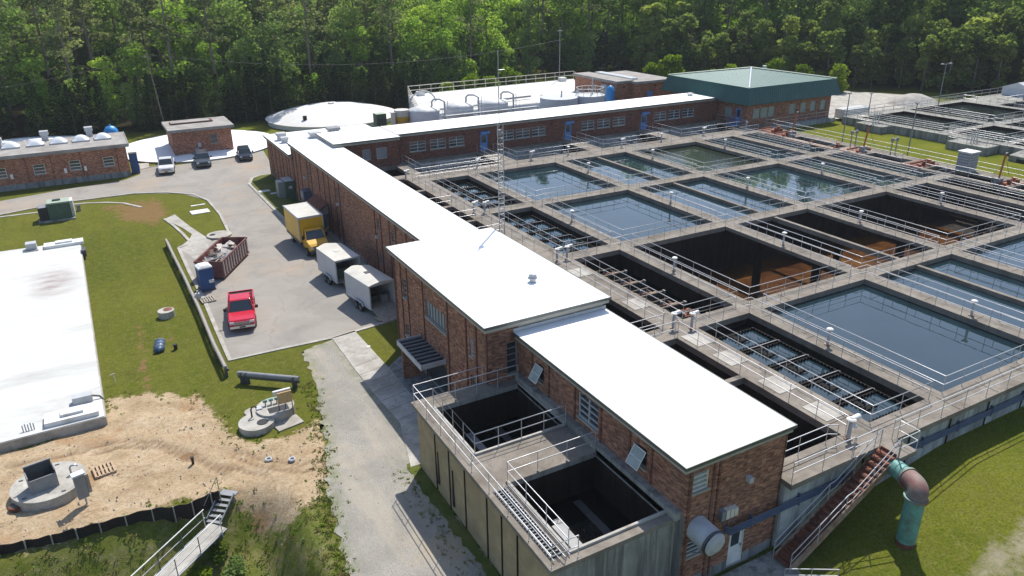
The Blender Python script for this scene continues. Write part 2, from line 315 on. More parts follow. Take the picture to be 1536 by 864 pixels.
# ------------------------------------------------------------ mesh building helpers
class MB:
    def __init__(s): s.v = []; s.f = []; s.mi = []; s.mats = []; s.sm = []
    def _m(s, m):
        if m not in s.mats: s.mats.append(m)
        return s.mats.index(m)
    def face(s, pts, m='white_paint', smooth=False):
        k = len(s.v); s.v += [tuple(p) for p in pts]; s.f.append(tuple(range(k, k+len(pts)))); s.mi.append(s._m(m)); s.sm.append(smooth)
    def idx(s, vs, fs, m, smooth=False):
        k = len(s.v); s.v += [tuple(p) for p in vs]
        mi = s._m(m)
        for f in fs: s.f.append(tuple(i+k for i in f)); s.mi.append(mi); s.sm.append(smooth)
    def box(s, x0, x1, y0, y1, z0, z1, m='white_paint', top=None):
        vs = [(x0,y0,z0),(x1,y0,z0),(x1,y1,z0),(x0,y1,z0),(x0,y0,z1),(x1,y0,z1),(x1,y1,z1),(x0,y1,z1)]
        s.idx(vs, [(0,3,2,1),(0,1,5,4),(1,2,6,5),(2,3,7,6),(3,0,4,7)], m)
        s.idx(vs[4:], [(0,1,2,3)], top or m)
    def obox(s, c, d, L, W, z0, z1, m='white_paint'):
        """box centred on c=(x,y), long axis d (angle), length L, width W"""
        ca, sa = cos(d), sin(d); r = []
        for a, b in ((-1,-1),(1,-1),(1,1),(-1,1)):
            lx, ly = a*L/2, b*W/2; r.append((c[0]+lx*ca-ly*sa, c[1]+lx*sa+ly*ca))
        s.prism(r, z0, z1, m)
    def prism(s, poly, z0, z1, m, top=None):
        n = len(poly); a = sum(poly[i][0]*poly[(i+1)%n][1]-poly[(i+1)%n][0]*poly[i][1] for i in range(n))
        if a < 0: poly = poly[::-1]
        vs = [(*p[:2], z0) for p in poly]+[(*p[:2], z1) for p in poly]
        s.idx(vs, [(i, (i+1)%n, n+(i+1)%n, n+i) for i in range(n)]+[tuple(range(n-1, -1, -1))], m)
        s.idx(vs[n:], [tuple(range(n))], top or m)
    def tube(s, pts, r, m='rail_metal', n=6, r1=None, cap=True, smooth=True):
        pts = [Vector(p) for p in pts]; N = len(pts); rings = []
        prev = None
        for i, p in enumerate(pts):
            d = (pts[min(i+1, N-1)]-pts[max(i-1, 0)]).normalized()
            if prev is None:
                a = Vector((0,0,1)) if abs(d.z) < 0.9 else Vector((1,0,0)); u = d.cross(a).normalized()
            else: u = (prev-d*prev.dot(d)).normalized()
            prev = u; v = d.cross(u)
            rr = r if r1 is None else r+(r1-r)*i/(N-1)
            rings.append([p+u*rr*cos(2*pi*k/n)+v*rr*sin(2*pi*k/n) for k in range(n)])
        vs = [q for g in rings for q in g]
        fs = [(i*n+k, i*n+(k+1)%n, (i+1)*n+(k+1)%n, (i+1)*n+k) for i in range(N-1) for k in range(n)]
        s.idx(vs, fs, m, smooth)
        if cap: s.idx(rings[0], [tuple(range(n-1,-1,-1))], m); s.idx(rings[-1], [tuple(range(n))], m)
    def cyl(s, x, y, z0, z1, r, m='white_paint', n=24, r1=None, smooth=True, top=None):
        r1 = r if r1 is None else r1
        a = [(x+r*cos(2*pi*k/n), y+r*sin(2*pi*k/n), z0) for k in range(n)]
        b = [(x+r1*cos(2*pi*k/n), y+r1*sin(2*pi*k/n), z1) for k in range(n)]
        s.idx(a+b, [(k, (k+1)%n, n+(k+1)%n, n+k) for k in range(n)], m, smooth)
        s.idx(b, [tuple(range(n))], top or m); s.idx(a, [tuple(range(n-1,-1,-1))], m)
    def lathe(s, x, y, prof, m, n=32, smooth=True):
        rings = [[(x+r*cos(2*pi*k/n), y+r*sin(2*pi*k/n), z) for k in range(n)] for r, z in prof]
        vs = [q for g in rings for q in g]
        s.idx(vs, [(i*n+k, i*n+(k+1)%n, (i+1)*n+(k+1)%n, (i+1)*n+k) for i in range(len(prof)-1) for k in range(n)], m, smooth)
        if prof[-1][0] > 0.01: s.idx(rings[-1], [tuple(range(n))], m)
    def loft(s, secs, m, smooth=False, caps=True):
        n = len(secs[0]); vs = [q for g in secs for q in g]
        s.idx(vs, [(i*n+k, i*n+(k+1)%n, (i+1)*n+(k+1)%n, (i+1)*n+k) for i in range(len(secs)-1) for k in range(n)], m, smooth)
        if caps: s.idx(secs[0], [tuple(range(n-1,-1,-1))], m); s.idx(secs[-1], [tuple(range(n))], m)
    def build(s, name, parent=None, off=None, bevel=0, kind=None, label=None):
        me = bpy.data.meshes.new(name)
        if off is None: off = ORG.get(parent.name, (0,0,0)) if parent else (0,0,0)
        me.from_pydata([(x-off[0], y-off[1], z-off[2]) for x, y, z in s.v], [], s.f); 
        for m in s.mats: me.materials.append(M[m])
        me.polygons.foreach_set('material_index', s.mi); me.polygons.foreach_set('use_smooth', s.sm)
        me.update()
        o = bpy.data.objects.new(name, me); C.objects.link(o)
        if parent: o.parent = parent; ORG[o.name] = off
        else: o.location = off
        if bevel:
            b = o.modifiers.new('bevel', 'BEVEL'); b.width = bevel; b.segments = 2; b.limit_method = 'ANGLE'; b.angle_limit = radians(40)
        if kind: o['kind'] = kind
        if label: o['label'] = label
        return o
ORG = {}
def thing(name, label, cat, loc=(0,0,0), group=None, world=True):
    """Empty at the base; if world, children are given in world coordinates"""
    o = bpy.data.objects.new(name, None); C.objects.link(o); o.location = loc; o.empty_display_size = 0.3
    o['label'] = label; o['category'] = cat
    if group: o['group'] = group
    ORG[o.name] = tuple(loc) if world else (0,0,0)
    return o
def tag(o, label, cat, group=None):
    o['label'] = label; o['category'] = cat
    if group: o['group'] = group
    return o
def dup(root, loc, rz=None, label=None, group=None, scale=None):
    def cp(o, par):
        c = o.copy(); C.objects.link(c)
        if par: c.parent = par
        for ch in list(o.children): cp(ch, c)
        return c
    r = cp(root, None); r.location = loc
    if rz is not None: r.rotation_euler = (0, 0, rz)
    if scale: r.scale = (scale,)*3 if isinstance(scale, (int, float)) else scale
    if label: r['label'] = label
    if group: r['group'] = group
    return r
def ss(a, b, x):
    t_ = max(0, min(1, (x-a)/(b-a))); return t_*t_*(3-2*t_)
def hgt(x, y):
    z = 1.8*max(0, min(1, (x-23)/13))*(1-ss(60, 90, y))
    z += (3-z)*ss(78, 88, x)*ss(12, 40, y)
    z -= (2.2*ss(0, 1, (36.1-y)/3.2)+1.3*ss(0, 1, (33.5-y)/6))*(1-ss(3.0, 5.6, x))
    return z
def inpoly(x, y, p):
    c = False; j = len(p)-1
    for i in range(len(p)):
        if (p[i][1] > y) != (p[j][1] > y) and x < (p[j][0]-p[i][0])*(y-p[i][1])/(p[j][1]-p[i][1])+p[i][0]: c = not c
        j = i
    return c
def dpoly(x, y, p, closed=True):
    d = 1e9; n = len(p)
    for i in range(n if closed else n-1):
        ax, ay = p[i]; bx, by = p[(i+1)%n]; dx, dy = bx-ax, by-ay
        t_ = max(0, min(1, ((x-ax)*dx+(y-ay)*dy)/(dx*dx+dy*dy+1e-9))); d = min(d, math.hypot(x-ax-dx*t_, y-ay-dy*t_))
    return d
def sdist(x, y, p): return dpoly(x, y, p)*(1 if inpoly(x, y, p) else -1)
def jag(poly, step=0.5, amp=0.2, closed=True):
    out = []; n = len(poly)
    for i in range(n if closed else n-1):
        a, b = poly[i], poly[(i+1)%n]; L = math.hypot(b[0]-a[0], b[1]-a[1]); k = max(1, int(L/step))
        for j in range(k):
            u = j/k; out.append((a[0]+(b[0]-a[0])*u+random.uniform(-amp, amp), a[1]+(b[1]-a[1])*u+random.uniform(-amp, amp)))
    return out
def sheet(name, poly, m, dz=0.03, kind='structure', res=1.0, thick=0.0, edgeattr=False):
    """flat sheet draped over the terrain, triangulated and subdivided"""
    import bmesh
    bm = bmesh.new(); vs = [bm.verts.new((x, y, 0)) for x, y in poly]
    f = bm.faces.new(vs); bmesh.ops.triangulate(bm, faces=[f])
    if res:
        xs = [p[0] for p in poly]; ys = [p[1] for p in poly]
        for ax, lo, hi in ((0, min(xs), max(xs)), (1, min(ys), max(ys))):
            k = lo+res
            while k < hi:
                g = bm.verts[:]+bm.edges[:]+bm.faces[:]
                cov = (k, 0, 0) if ax == 0 else (0, k, 0); nov = (1, 0, 0) if ax == 0 else (0, 1, 0)
                bmesh.ops.bisect_plane(bm, geom=g, plane_co=cov, plane_no=nov); k += res
    for v in bm.verts: v.co.z = hgt(v.co.x, v.co.y)+dz
    me = bpy.data.meshes.new(name)
    if thick:
        r = bmesh.ops.extrude_face_region(bm, geom=bm.faces[:])
        for v in [e for e in r['geom'] if isinstance(e, bmesh.types.BMVert)]: v.co.z -= thick
    bmesh.ops.recalc_face_normals(bm, faces=bm.faces[:])
    bm.to_mesh(me); bm.free()
    if not thick and me.polygons and me.polygons[0].normal.z < 0: me.flip_normals()
    me.materials.append(M[m])
    if edgeattr:
        a = me.attributes.new('edge', 'FLOAT', 'POINT')
        for i, v in enumerate(me.vertices): a.data[i].value = max(0, 1-dpoly(v.co.x, v.co.y, poly)/0.8)
    o = bpy.data.objects.new(name, me); C.objects.link(o); o['kind'] = kind; return o
def strip(name, line, width, h, m, z0=0.0, kind='structure', amp=0):
    """a kerb-like strip following a line on the terrain"""
    b = MB(); n = len(line)
    L, R_ = [], []
    for i in range(n):
        a = Vector(line[max(0, i-1)]); c = Vector(line[min(n-1, i+1)]); d = (c-a).normalized(); nn = Vector((-d.y, d.x))*width/2
        p = Vector(line[i]); L.append(p+nn); R_.append(p-nn)
    secs = []
    for l, r in zip(L, R_):
        zz_ = hgt(l.x, l.y)+z0
        secs.append([(l.x, l.y, zz_-0.1), (r.x, r.y, zz_-0.1), (r.x, r.y, zz_+h), (l.x, l.y, zz_+h)])
    b.loft(secs, m); o = b.build(name); 
    if kind: o['kind'] = kind
    return o
# ------------------------------------------------------------ terrain
SAND = [(-10.34,46.43), (-6.40,46.03), (-3.01,47.11), (-2.53,49.36), (-0.57,49.18), (2.58,46.76), (3.52,41.48), (3.96,39.80), (6.37,39.42), (8.48,40.09), (7.91,35.17), (7.21,33.22), (4.99,32.36), (3.53,34.10), (2.50,35.75), (0.10,36.38), (-2.43,36.34), (-5.10,36.03), (-7.88,36.37), (-10.28,36.85)]
EARTH1 = [(-1.14,98.06), (5.37,97.98), (5.83,91.98), (3.91,86.88), (1.16,89.90)]
RUT1 = [(-4.01,44.11), (-2.28,43.88), (-0.56,42.89), (1.00,40.76), (2.42,38.34), (4.53,36.29)]
RUT2 = [(-3.69,43.32), (-2.14,43.18), (-0.45,42.20), (1.24,39.88), (2.62,37.39)]
RUT3 = [(3.25,38.94), (4.66,36.90), (6.33,35.52), (7.59,35.35)]
RUT5 = [(3.37,39.61), (4.83,37.66), (6.35,36.28), (7.70,36.00)]
RUT6 = [(-7.85,48.89)] and [(-1.29,47.53), (-0.41,44.57), (-1.07,43.33), (-2.44,41.15)]
RUT4 = [(-7.99,44.35), (-6.36,44.13), (-4.02,43.81)]
def ticks(lo, hi, flo, fhi, fine, coarse):
    o = []; x = lo
    while x < flo: o.append(x); x += max(fine, min(coarse, (flo-x)*0.18+fine))
    x = flo
    while x < fhi: o.append(x); x += fine
    x = fhi; st = fine
    while x < hi: o.append(x); st = min(coarse, st*1.15); x += st
    o.append(hi); return o
def terrain():
    XS = ticks(-500, 900, -11, 34, 0.25, 30); YS = ticks(-60, 900, 20, 58, 0.25, 30)
    XS = sorted(set([round(x, 3) for x in XS if abs(x-24.6) > .3 and abs(x-84.9) > .5]+[24.6, 84.9])); YS = sorted(set([round(y, 3) for y in YS if abs(y-19.2) > .3 and abs(y-83.9) > .5]+[19.2, 83.9]))
    vs = []; at = {k: [] for k in ('sand', 'rut', 'earth', 'lush', 'weed', 'forest', 'track')}
    for y in YS:
        for x in XS:
            near = -16 <= x <= 34 and 14 <= y <= 70
            z = hgt(x, y); sa = ru = ea = 0; we = 0
            if near:
                d = sdist(x, y, SAND); sa = max(0, min(1, 0.5+d/2.2))
                r = min(dpoly(x, y, RUT1, False), dpoly(x, y, RUT2, False), dpoly(x, y, RUT3, False), dpoly(x, y, RUT4, False), dpoly(x, y, RUT5, False))
                if sa > 0.2: ru = max(0, 1-r/0.22); z -= 0.07*max(0, 1-r/0.35)-.03*max(0, 1-abs(r-.45)/.2); z += 0.05*sin(x*2.1+y*.7)*cos(y*1.7-x*.6)*sa+random.uniform(-.012, .012)*sa
                we = ss(0, 1.5, 36.3-y)*(1-ss(8.2, 9.5, x))
                dd = sdist(x, y, DRIVE) if x > 5 else -9
                if dd > .35: z -= .12; we = 0
                elif dd > -.5: we *= .5
                elif we > .3: z += random.uniform(-.02, .02)
                for (px_, py_, r_) in ((1.0, 40.2, 1.2), (-0.3, 53, 0.8), (2, 56.8, 0.8), (9.2, 55, 0.0)): 
                    if r_: ea = max(ea, 1-math.hypot(x-px_, y-py_)/r_)
                ea = max(ea, 0.62*(1-min(1, abs(x+0.2-(y-50)*0.02)/0.9))*ss(44, 48, y)*(1-ss(60, 64, y)))
            elif y < 120 and x < 34:
                ea = max(0, min(1, 0.5+sdist(x, y, EARTH1)/2.5))
            lu = ss(80, 90, x)*(1-ss(84, 92, y)) if y > 30 else 0
            lu = max(lu, 0.8*ss(24, 27, x)*(1-ss(18, 22, y))*(x < 90))
            lu = max(lu, 0.7*ss(118, 124, y)*(x < 75))
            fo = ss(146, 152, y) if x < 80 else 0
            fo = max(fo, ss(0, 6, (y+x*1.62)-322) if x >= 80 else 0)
            vs.append((x, y, z))
            for k, v in zip(at, (sa, ru, ea, lu, we, fo, (1-dpoly(x, y, TRL, False)/0.85) if x > 25 and y < 22 else 0)): at[k].append(max(0, v))
    nx = len(XS); fs = []
    for j in range(len(YS)-1):
        for i in range(nx-1):
            cx, cy = (XS[i]+XS[i+1])/2, (YS[j]+YS[j+1])/2
            if 24.6 < cx < 84.9 and 19.2 < cy < 83.9: continue
            k = j*nx+i; fs.append((k, k+1, k+nx+1, k+nx))
    me = bpy.data.meshes.new('ground'); me.from_pydata(vs, [], fs)
    for k, v in at.items():
        a = me.attributes.new(k, 'FLOAT', 'POINT'); a.data.foreach_set('value', v)
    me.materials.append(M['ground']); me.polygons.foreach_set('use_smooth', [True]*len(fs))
    o = bpy.data.objects.new('ground', me); C.objects.link(o); o['kind'] = 'structure'
# ------------------------------------------------------------ paving
LOT = [(5.22,51.07), (5.27,65.40), (5.10,78.26), (6.50,80.72), (8.34,78.65), (10.45,79.83), (10.62,81.52), (10.65,87.86), (10.38,94.59), (7.87,99.90), (2.77,102.67), (-3.70,102.84), (-11.29,100.86), (-20.48,100.27), (-22.25,113.15), (-11.65,107.69), (-4.49,109.65), (2.14,110.59), (4.36,112.94), (4.54,116.32), (6.58,116.88), (8.07,115.96), (15.43,116.64), (22.22,119.15), (21.5,112), (23,90), (23,50), (18.17,51.39), (17.76,51.49), (12.64,50.85), (8.72,51.03)]
sheet('parking_lot', LOT, 'asphalt', 0.03, res=4)
# grass verge between the lot and the long building (raised bed with kerb)
BED = [(16.07,99.67), (17.01,102.65), (18.24,103.53), (20,103.5), (20,74), (20.15,75.77), (16.83,78.03), (16.35,81.00)]
b = MB(); b.prism(BED, -0.05, 0.13, 'clean_concrete'); o = b.build('kerb'); o['kind'] = 'structure'
def shrink(p, k):
    cx = sum(a for a, _ in p)/len(p); cy = sum(a for _, a in p)/len(p)
    return [(cx+(a-cx)*k, cy+(c-cy)*k) for a, c in p]
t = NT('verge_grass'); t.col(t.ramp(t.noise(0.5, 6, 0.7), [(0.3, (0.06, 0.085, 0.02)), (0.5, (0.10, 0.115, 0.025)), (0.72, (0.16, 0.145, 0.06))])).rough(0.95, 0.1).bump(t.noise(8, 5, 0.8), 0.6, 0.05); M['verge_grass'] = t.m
BED2 = [(BED[0][0]+.35, BED[0][1]-.3), (BED[1][0]+.3, BED[1][1]-.4), (BED[2][0]+.2, BED[2][1]-.45), (20,103.2), (20,74.2), (BED[5][0],BED[5][1]+.3), (BED[6][0]+.1, BED[6][1]+.35), (BED[7][0]+.35, BED[7][1]+.3)]
b = MB(); b.prism(BED2, 0.0, 0.17, 'verge_grass'); o = b.build('grass_verge'); o['kind'] = 'structure'
strip('kerb', [(10.33,79.90), (10.65,87.86), (10.38,94.59), (9.23,98.36), (6.46,101.12), (2.77,102.67), (-3.70,102.84), (-8.01,101.92), (-11.29,100.86), (-16.31,100.46)], 0.28, 0.1, 'clean_concrete')
strip('kerb', [(5.10,78.26), (5.11,70.34), (5.28,63.24), (5.22,56.66), (5.20,50.97), (8.69,50.92), (12.60,50.74), (17.72,51.37)], 0.3, 0.07, 'clean_concrete')
strip('kerb', [(4.54,116.32), (6.58,116.88), (7.95,116.49)], 0.25, 0.1, 'clean_concrete')
# concrete walk below the tall block
WALK = [(12.48,50.68), (14.35,51.02), (14.57,43.40), (14.55,37.60), (13.6,32.9), (11.6,32.9), (12.71,37.38), (12.49,41.56), (12.44,45.50)]
o = sheet('sidewalk', WALK, 'clean_concrete', 0.07, res=0, thick=0.12)
PAD = [(13.80,43.64), (15.85,45.43), (16.35,44.6), (16.35,32.9), (13.75,32.9)]
sheet('sidewalk', PAD, 'wall_base', 0.055, res=0, thick=0.1)
# joints cut in the walk
b = MB()
for k in range(7):
    u = k/6.2; ax = WALK[8][0]+(WALK[6][0]-WALK[8][0])*u; ay = WALK[8][1]+(WALK[6][1]-WALK[8][1])*u
    b.obox((ax+1.0, ay+0.25), radians(12), 2.0, 0.03, 0.062, 0.076, 'dark_grey')
o = b.build('sidewalk_joints'); o['kind'] = 'structure'
# gravel drive
DRIVE = [(10.14,49.95), (9.58,45.26), (8.80,40.94), (7.98,36.57), (6.98,33.04), (6.46,29.82), (6.03,26.10), (4.98,21.88), (12.0,14), (12.0,32.8), (12.99,36.80), (12.67,40.79), (12.56,45.87), (12.66,50.58)]
TRL = [(22.92,10.48), (27.28,11.69), (30.57,11.97), (34.22,11.98), (40.57,11.92), (47.21,11.24)]
terrain()
sheet('gravel_drive', jag(DRIVE, 0.4, 0.22), 'gravel', 0.035, res=0.5, edgeattr=True)
# weed strip with painted-in shade along the tank wall and a track at lower right
sheet('painted_shade_weed_strip', jag([(11.4,33.2),(12.1,33.2),(12.1,14),(11.5,14),(11.55,24),(11.4,29)], 0.25, 0.14), 'verge_grass', 0.05, res=0)
TR = [(27.39,12.04), (29.49,12.05), (32.54,12.05), (36.25,12.17), (35.30,11.41), (31.92,11.38), (29.42,11.30), (28.22,11.15)]
# small curved concrete driveway by the dumpster, old kerb line
sheet('concrete_apron', [(4.97,89.28), (6.17,90.58), (7.06,84.98), (8.34,78.65), (6.30,72.59), (5.17,77.77), (6.38,80.31), (6.86,81.99), (6.34,84.62)], 'clean_concrete', 0.045, res=2)
strip('kerb', [(-4.00,101.39), (-2.45,101.09), (-0.34,100.13), (1.39,98.75), (3.12,95.78)], 0.35, 0.06, 'clean_concrete')
strip('kerb', [(-11.24,99.95), (-8.62,99.84), (-6.89,99.70)], 0.4, 0.06, 'clean_concrete')
strip('kerb', [(4.97,89.28), (5.61,85.85), (6.07,82.47), (6.32,79.87), (5.91,78.70), (5.10,78.26)], 0.3, 0.1, 'clean_concrete')
# far pads
sheet('concrete_pad', [(100.5,79.5),(101,98),(112,112),(124,104),(134,86),(128,80),(116,78)], 'clean_concrete', 0.05, res=6)
b = MB(); b.box(31,48,92,96,0.0,0.06,'clean_concrete'); o = b.build('concrete_pad'); o['kind'] = 'structure'
b = MB(); b.obox((8.83,90.16), 0.05, 2.0, 1.5, 0, 0.08, 'white_paint'); o = b.build('utility_cover'); tag(o, 'pale rectangular utility cover lying in the grass west of the lot bend', 'cover')
b = MB(); b.obox((9.04,93.13), 0.05, 1.6, .35, 0, 0.06, 'white_paint'); o = b.build('utility_cover'); tag(o, 'thin pale strip cover in the grass, north of the bigger rectangular cover', 'cover')
sheet('concrete_pad', [(4.74,119.89), (6.04,119.56), (5.84,116.42), (4.67,115.80)], 'clean_concrete', 0.08, res=0)

# ------------------------------------------------------------ basins and deck
D = 4.0
COLS = dict(A=(31.3,35.8), B=(37.15,47.4), C=(48.7,57.8), D=(59.1,69.3), E=(70.6,75.9), F=(77.2,80.6))
ROWS = {1:(62.3,75.0), 2:(48.1,60.8), 3:(33.7,46.6), 4:(19.6,32.25)}
openings = []
for c, (x0, x1) in COLS.items():
    for r, (y0, y1) in ROWS.items(): openings.append((c, r, x0, x1, y0, y1))
# inlet channel beside the building: wells split by thin cross walls, plus the channel before the far wing
CH = [(24.3,29.2,19.6,26.1), (24.3,29.2,26.45,31.8), (24.3,29.2,33.4,41.0), (24.3,29.2,41.4,46.5), (24.3,29.2,49.6,54.5), (24.3,29.2,55.2,59.6), (24.3,29.2,60.0,64.8), (24.3,29.2,65.3,71.5), (24.3,29.2,72.0,77.2)]
FAR = [(24.3,30.4,78.8,83.3), (31.6,41.6,78.2,84.4), (43.9,54.4,78.2,84.4), (56.6,67.2,78.2,84.4), (69.5,81.6,78.2,84.4)]
EAST = [(81.4,83.6,62.6,70.0), (81.4,83.6,53.5,58.5), (81.4,83.6,43.0,50.5), (81.4,83.6,33.0,41.0)]
holes = [(o[2], o[3], o[4], o[5]) for o in openings]+CH+FAR+EAST
def deck_mesh():
    X0, X1, Y0, Y1 = 24.0, 85.2, 18.0, 84.9
    xs = sorted(set([X0, X1]+[v for h in holes for v in h[:2]]+[24.0]))
    ys = sorted(set([Y0, Y1]+[v for h in holes for v in h[2:]]))
    solid = {}
    for i in range(len(xs)-1):
        for j in range(len(ys)-1):
            cx, cy = (xs[i]+xs[i+1])/2, (ys[j]+ys[j+1])/2
            solid[i, j] = not any(h[0] < cx < h[1] and h[2] < cy < h[3] for h in holes)
    b = MB()
    for (i, j), s_ in solid.items():
        if not s_: continue
        x0, x1, y0, y1 = xs[i], xs[i+1], ys[j], ys[j+1]
        b.face([(x0,y0,D),(x1,y0,D),(x1,y1,D),(x0,y1,D)], 'deck_concrete')
        row3 = 33.7 <= (y0+y1)/2 <= 46.6 and (x0+x1)/2 > 37
        zb = 3.4 if row3 else -0.4
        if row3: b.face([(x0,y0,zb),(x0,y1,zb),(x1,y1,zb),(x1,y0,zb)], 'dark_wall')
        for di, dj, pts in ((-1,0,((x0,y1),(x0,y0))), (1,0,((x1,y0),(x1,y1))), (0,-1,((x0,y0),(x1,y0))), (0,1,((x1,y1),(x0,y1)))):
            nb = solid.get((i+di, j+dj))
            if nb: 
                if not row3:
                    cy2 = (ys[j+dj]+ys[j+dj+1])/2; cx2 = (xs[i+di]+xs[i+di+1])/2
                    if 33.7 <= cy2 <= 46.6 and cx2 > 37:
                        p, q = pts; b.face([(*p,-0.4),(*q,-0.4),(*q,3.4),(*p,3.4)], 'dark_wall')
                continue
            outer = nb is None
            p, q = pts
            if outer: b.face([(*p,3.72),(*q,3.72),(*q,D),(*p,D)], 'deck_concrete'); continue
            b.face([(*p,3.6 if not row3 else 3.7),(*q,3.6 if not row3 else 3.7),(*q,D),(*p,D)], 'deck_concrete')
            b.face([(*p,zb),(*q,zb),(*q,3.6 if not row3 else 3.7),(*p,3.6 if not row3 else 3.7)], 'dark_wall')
    b.box(24.05, 85.0, 18.35, 18.7, -0.6, 3.718, 'pale_blue_concrete')
    b.box(84.75, 85.0, 18.7, 84.8, -0.6, 3.718, 'grey_concrete')
    b.face([(24,18.0,3.719),(24,18.9,3.719),(85.2,18.9,3.719),(85.2,18.0,3.719)], 'dark_wall')
    return b
basin = thing('settling_basins', 'large concrete grid of open water settling basins with railed walkways, right of the white roofs', 'water basin', (24,18,0))
deck_mesh().build('deck', basin)
b = MB(); b.box(24.2, 81, 19, 77.6, -0.5, -0.35, 'dark_wall'); b.build('floor', basin)
# buttress ribs and joints on the outer wall
for k, x in enumerate([29.4, 32.9, 36.3, 39.7, 43.2, 46.7, 50.2, 53.7]):
    b = MB(); b.box(x-0.06, x+0.06, 18.32, 18.36, 0.2, 3.7, 'dark_wall'); b.build('wall_joint', basin)
# dividers in column C
for r, (y0, y1) in ROWS.items():
    b = MB(); b.box(53.35, 53.7, y0-.01, y1+.01, -0.3 if r != 3 else 3.5, 3.9, 'deck_concrete'); b.build('divider_wall', basin)
for y in (37.0, 43.0): 
    for x in (48.05, 58.45, 69.95): b = MB(); b.box(x-.25, x+.25, y-.25, y+.25, -0.4, 3.4, 'dark_wall'); b.build('pillar', basin)
# water
def waterrect(h, z, m):
    b = MB(); b.face([(h[0],h[2],z),(h[1],h[2],z),(h[1],h[3],z),(h[0],h[3],z)], m); o = b.build('water', off=((h[0]+h[1])/2, (h[2]+h[3])/2, z)); o['kind'] = 'structure'; return o
for c, r, x0, x1, y0, y1 in openings:
    h = (x0, x1, y0, y1)
    if r == 3 and c in 'BCDEF': continue
    if c == 'A': waterrect(h, 3.2 if r != 3 else 2.5, 'water_black'); continue
    z = 3.58; m = 'water'
    if c == 'D' and r == 1: m = 'water_green'; z = 3.5
    waterrect(h, z, m)
waterrect((37.0, 76, 33.5, 46.8), -0.28, 'sludge')
for i, h in enumerate(CH): waterrect(h, 2.0, 'water_black')
for h in FAR: waterrect(h, 2.2, 'water_black')
for h in EAST: waterrect(h, 2.6, 'water_black')
# ledges: sloping concrete sill along the far wing
for h in FAR[1:]: 
    b = MB(); b.loft([[(h[0],84.4,2.2),(h[0],83.3,2.6),(h[0],84.4,3.7)],[(h[1],84.4,2.2),(h[1],83.3,2.6),(h[1],84.4,3.7)]], 'grey_concrete'); b.build('sill', basin)
# railings
def railing(pts, z=D, parent=None, h=1.07, m='rail_metal', mid=(0.55,), pr=0.022, sp=1.9, closed=False, name='railing', rr=0.026):
    b = MB(); P = list(pts)+([pts[0]] if closed else [])
    P = [(p[0], p[1], p[2] if len(p) > 2 else z) for p in P]
    for zz_ in (h,)+tuple(mid): b.tube([(x, y, zq+zz_) for x, y, zq in P], rr, m, 5)
    for i in range(len(P)-1):
        a, c = Vector(P[i]), Vector(P[i+1]); L = (c-a).length; n = max(1, round(L/sp))
        for k in range(n+(1 if i == len(P)-2 and not closed else 0)):
            q = a.lerp(c, k/n); b.tube([q+Vector((0,0,-0.12)), q+Vector((0,0,h))], pr, m, 4, cap=False)
            b.box(q.x-.04, q.x+.04, q.y-.04, q.y+.04, q.z-.15, q.z+.015, 'mid_grey')
    return b.build(name, parent)
for c, r, x0, x1, y0, y1 in openings:
    e = 0.1
    if c == 'F': railing([(x0-e,y0-e),(x0-e,y1+e),(x1+e,y1+e)], parent=basin); continue
    railing([(x0-e,y0-e),(x1+e,y0-e),(x1+e,y1+e),(x0-e,y1+e)], parent=basin, closed=True)
# west walk railing above the inlet channel, outer south railing, east railing
railing([(29.35,19.5),(29.35,31.9)], parent=basin); railing([(29.35,33.3),(29.35,46.6)], parent=basin); railing([(29.35,49.5),(29.35,77.4)], parent=basin)
railing([(24.1,18.12),(28.1,18.12)], parent=basin); railing([(24.1,19.45),(27.9,19.45),(28.3,19.2)], parent=basin)
railing([(31.0,18.12),(85.0,18.12)], parent=basin)
railing([(85.0,18.2),(85.0,78)], parent=basin, sp=2.2)
for i, (h, k) in enumerate(zip(FAR[1:], range(4))):
    railing([(h[0]+.0,84.2),(h[0]-.0,78.1),(h[1],78.1)], parent=basin); railing([(h[1]+.0,84.2),(h[1],78.1)], parent=basin)
railing([(30.2,76.8),(41,76.8)], parent=basin, mid=(.55,.2)); 
for q in ((24.3,65.05),(24.3,54.8),(24.3,59.8)): railing([q,(29.2,q[1])], parent=basin)
railing([(24.2,33.2),(29.2,33.2)], parent=basin)
railing([(24.2,32.0),(29.2,32.0)], parent=basin)
b = MB(); y = 20.5
while y < 75:
    for x0_, x1_ in ((29.35,31.15),(36.0,36.95),(47.6,48.5),(58.0,58.9),(69.5,70.4)): b.box(x0_, x1_, y-.018, y+.018, D+.002, D+.006, 'dark_wall')
    y += 3.6
x = 33
while x < 80:
    for y0_, y1_ in ((18.05,19.4),(32.4,33.5),(46.8,47.9),(61.0,62.1),(75.2,77.8)): b.box(x-.018, x+.018, y0_, y1_, D+.002, D+.006, 'dark_wall')
    x += 3.4
b.build('expansion_joints', basin, kind='stuff')
# precast covers and hatches on the walks
for i, (x, y) in enumerate([(30.2,21.5),(30.2,24.6),(30.2,28.2),(30.2,31.0),(30.2,37.2),(30.2,44.0)]):
    b = MB(); b.box(x-.7, x+.7, y-.8, y+.8, D+.003, D+.03, 'clean_concrete'); b.build('hatch_cover', basin)
# conduits along the south wall
cond = thing('conduit_bundle', 'bundle of long blue grey conduits running along the brick end and the basin wall', 'conduit', (20.3,18.3,2.4))
for k in range(4):
    b = MB(); y = 18.24; z = 2.80-k*0.11; b.tube([(20.6, 18.5, z), (20.75, y, z), (24, y, z), (60, y, z)], 0.042, 'blue_conduit', 6); b.build('conduit', cond)
b = MB()
for x in range(22, 60, 3): b.box(x-.04, x+.04, 18.2, 18.4, 2.35, 2.98, 'blue_conduit')
b.build('brackets', cond)
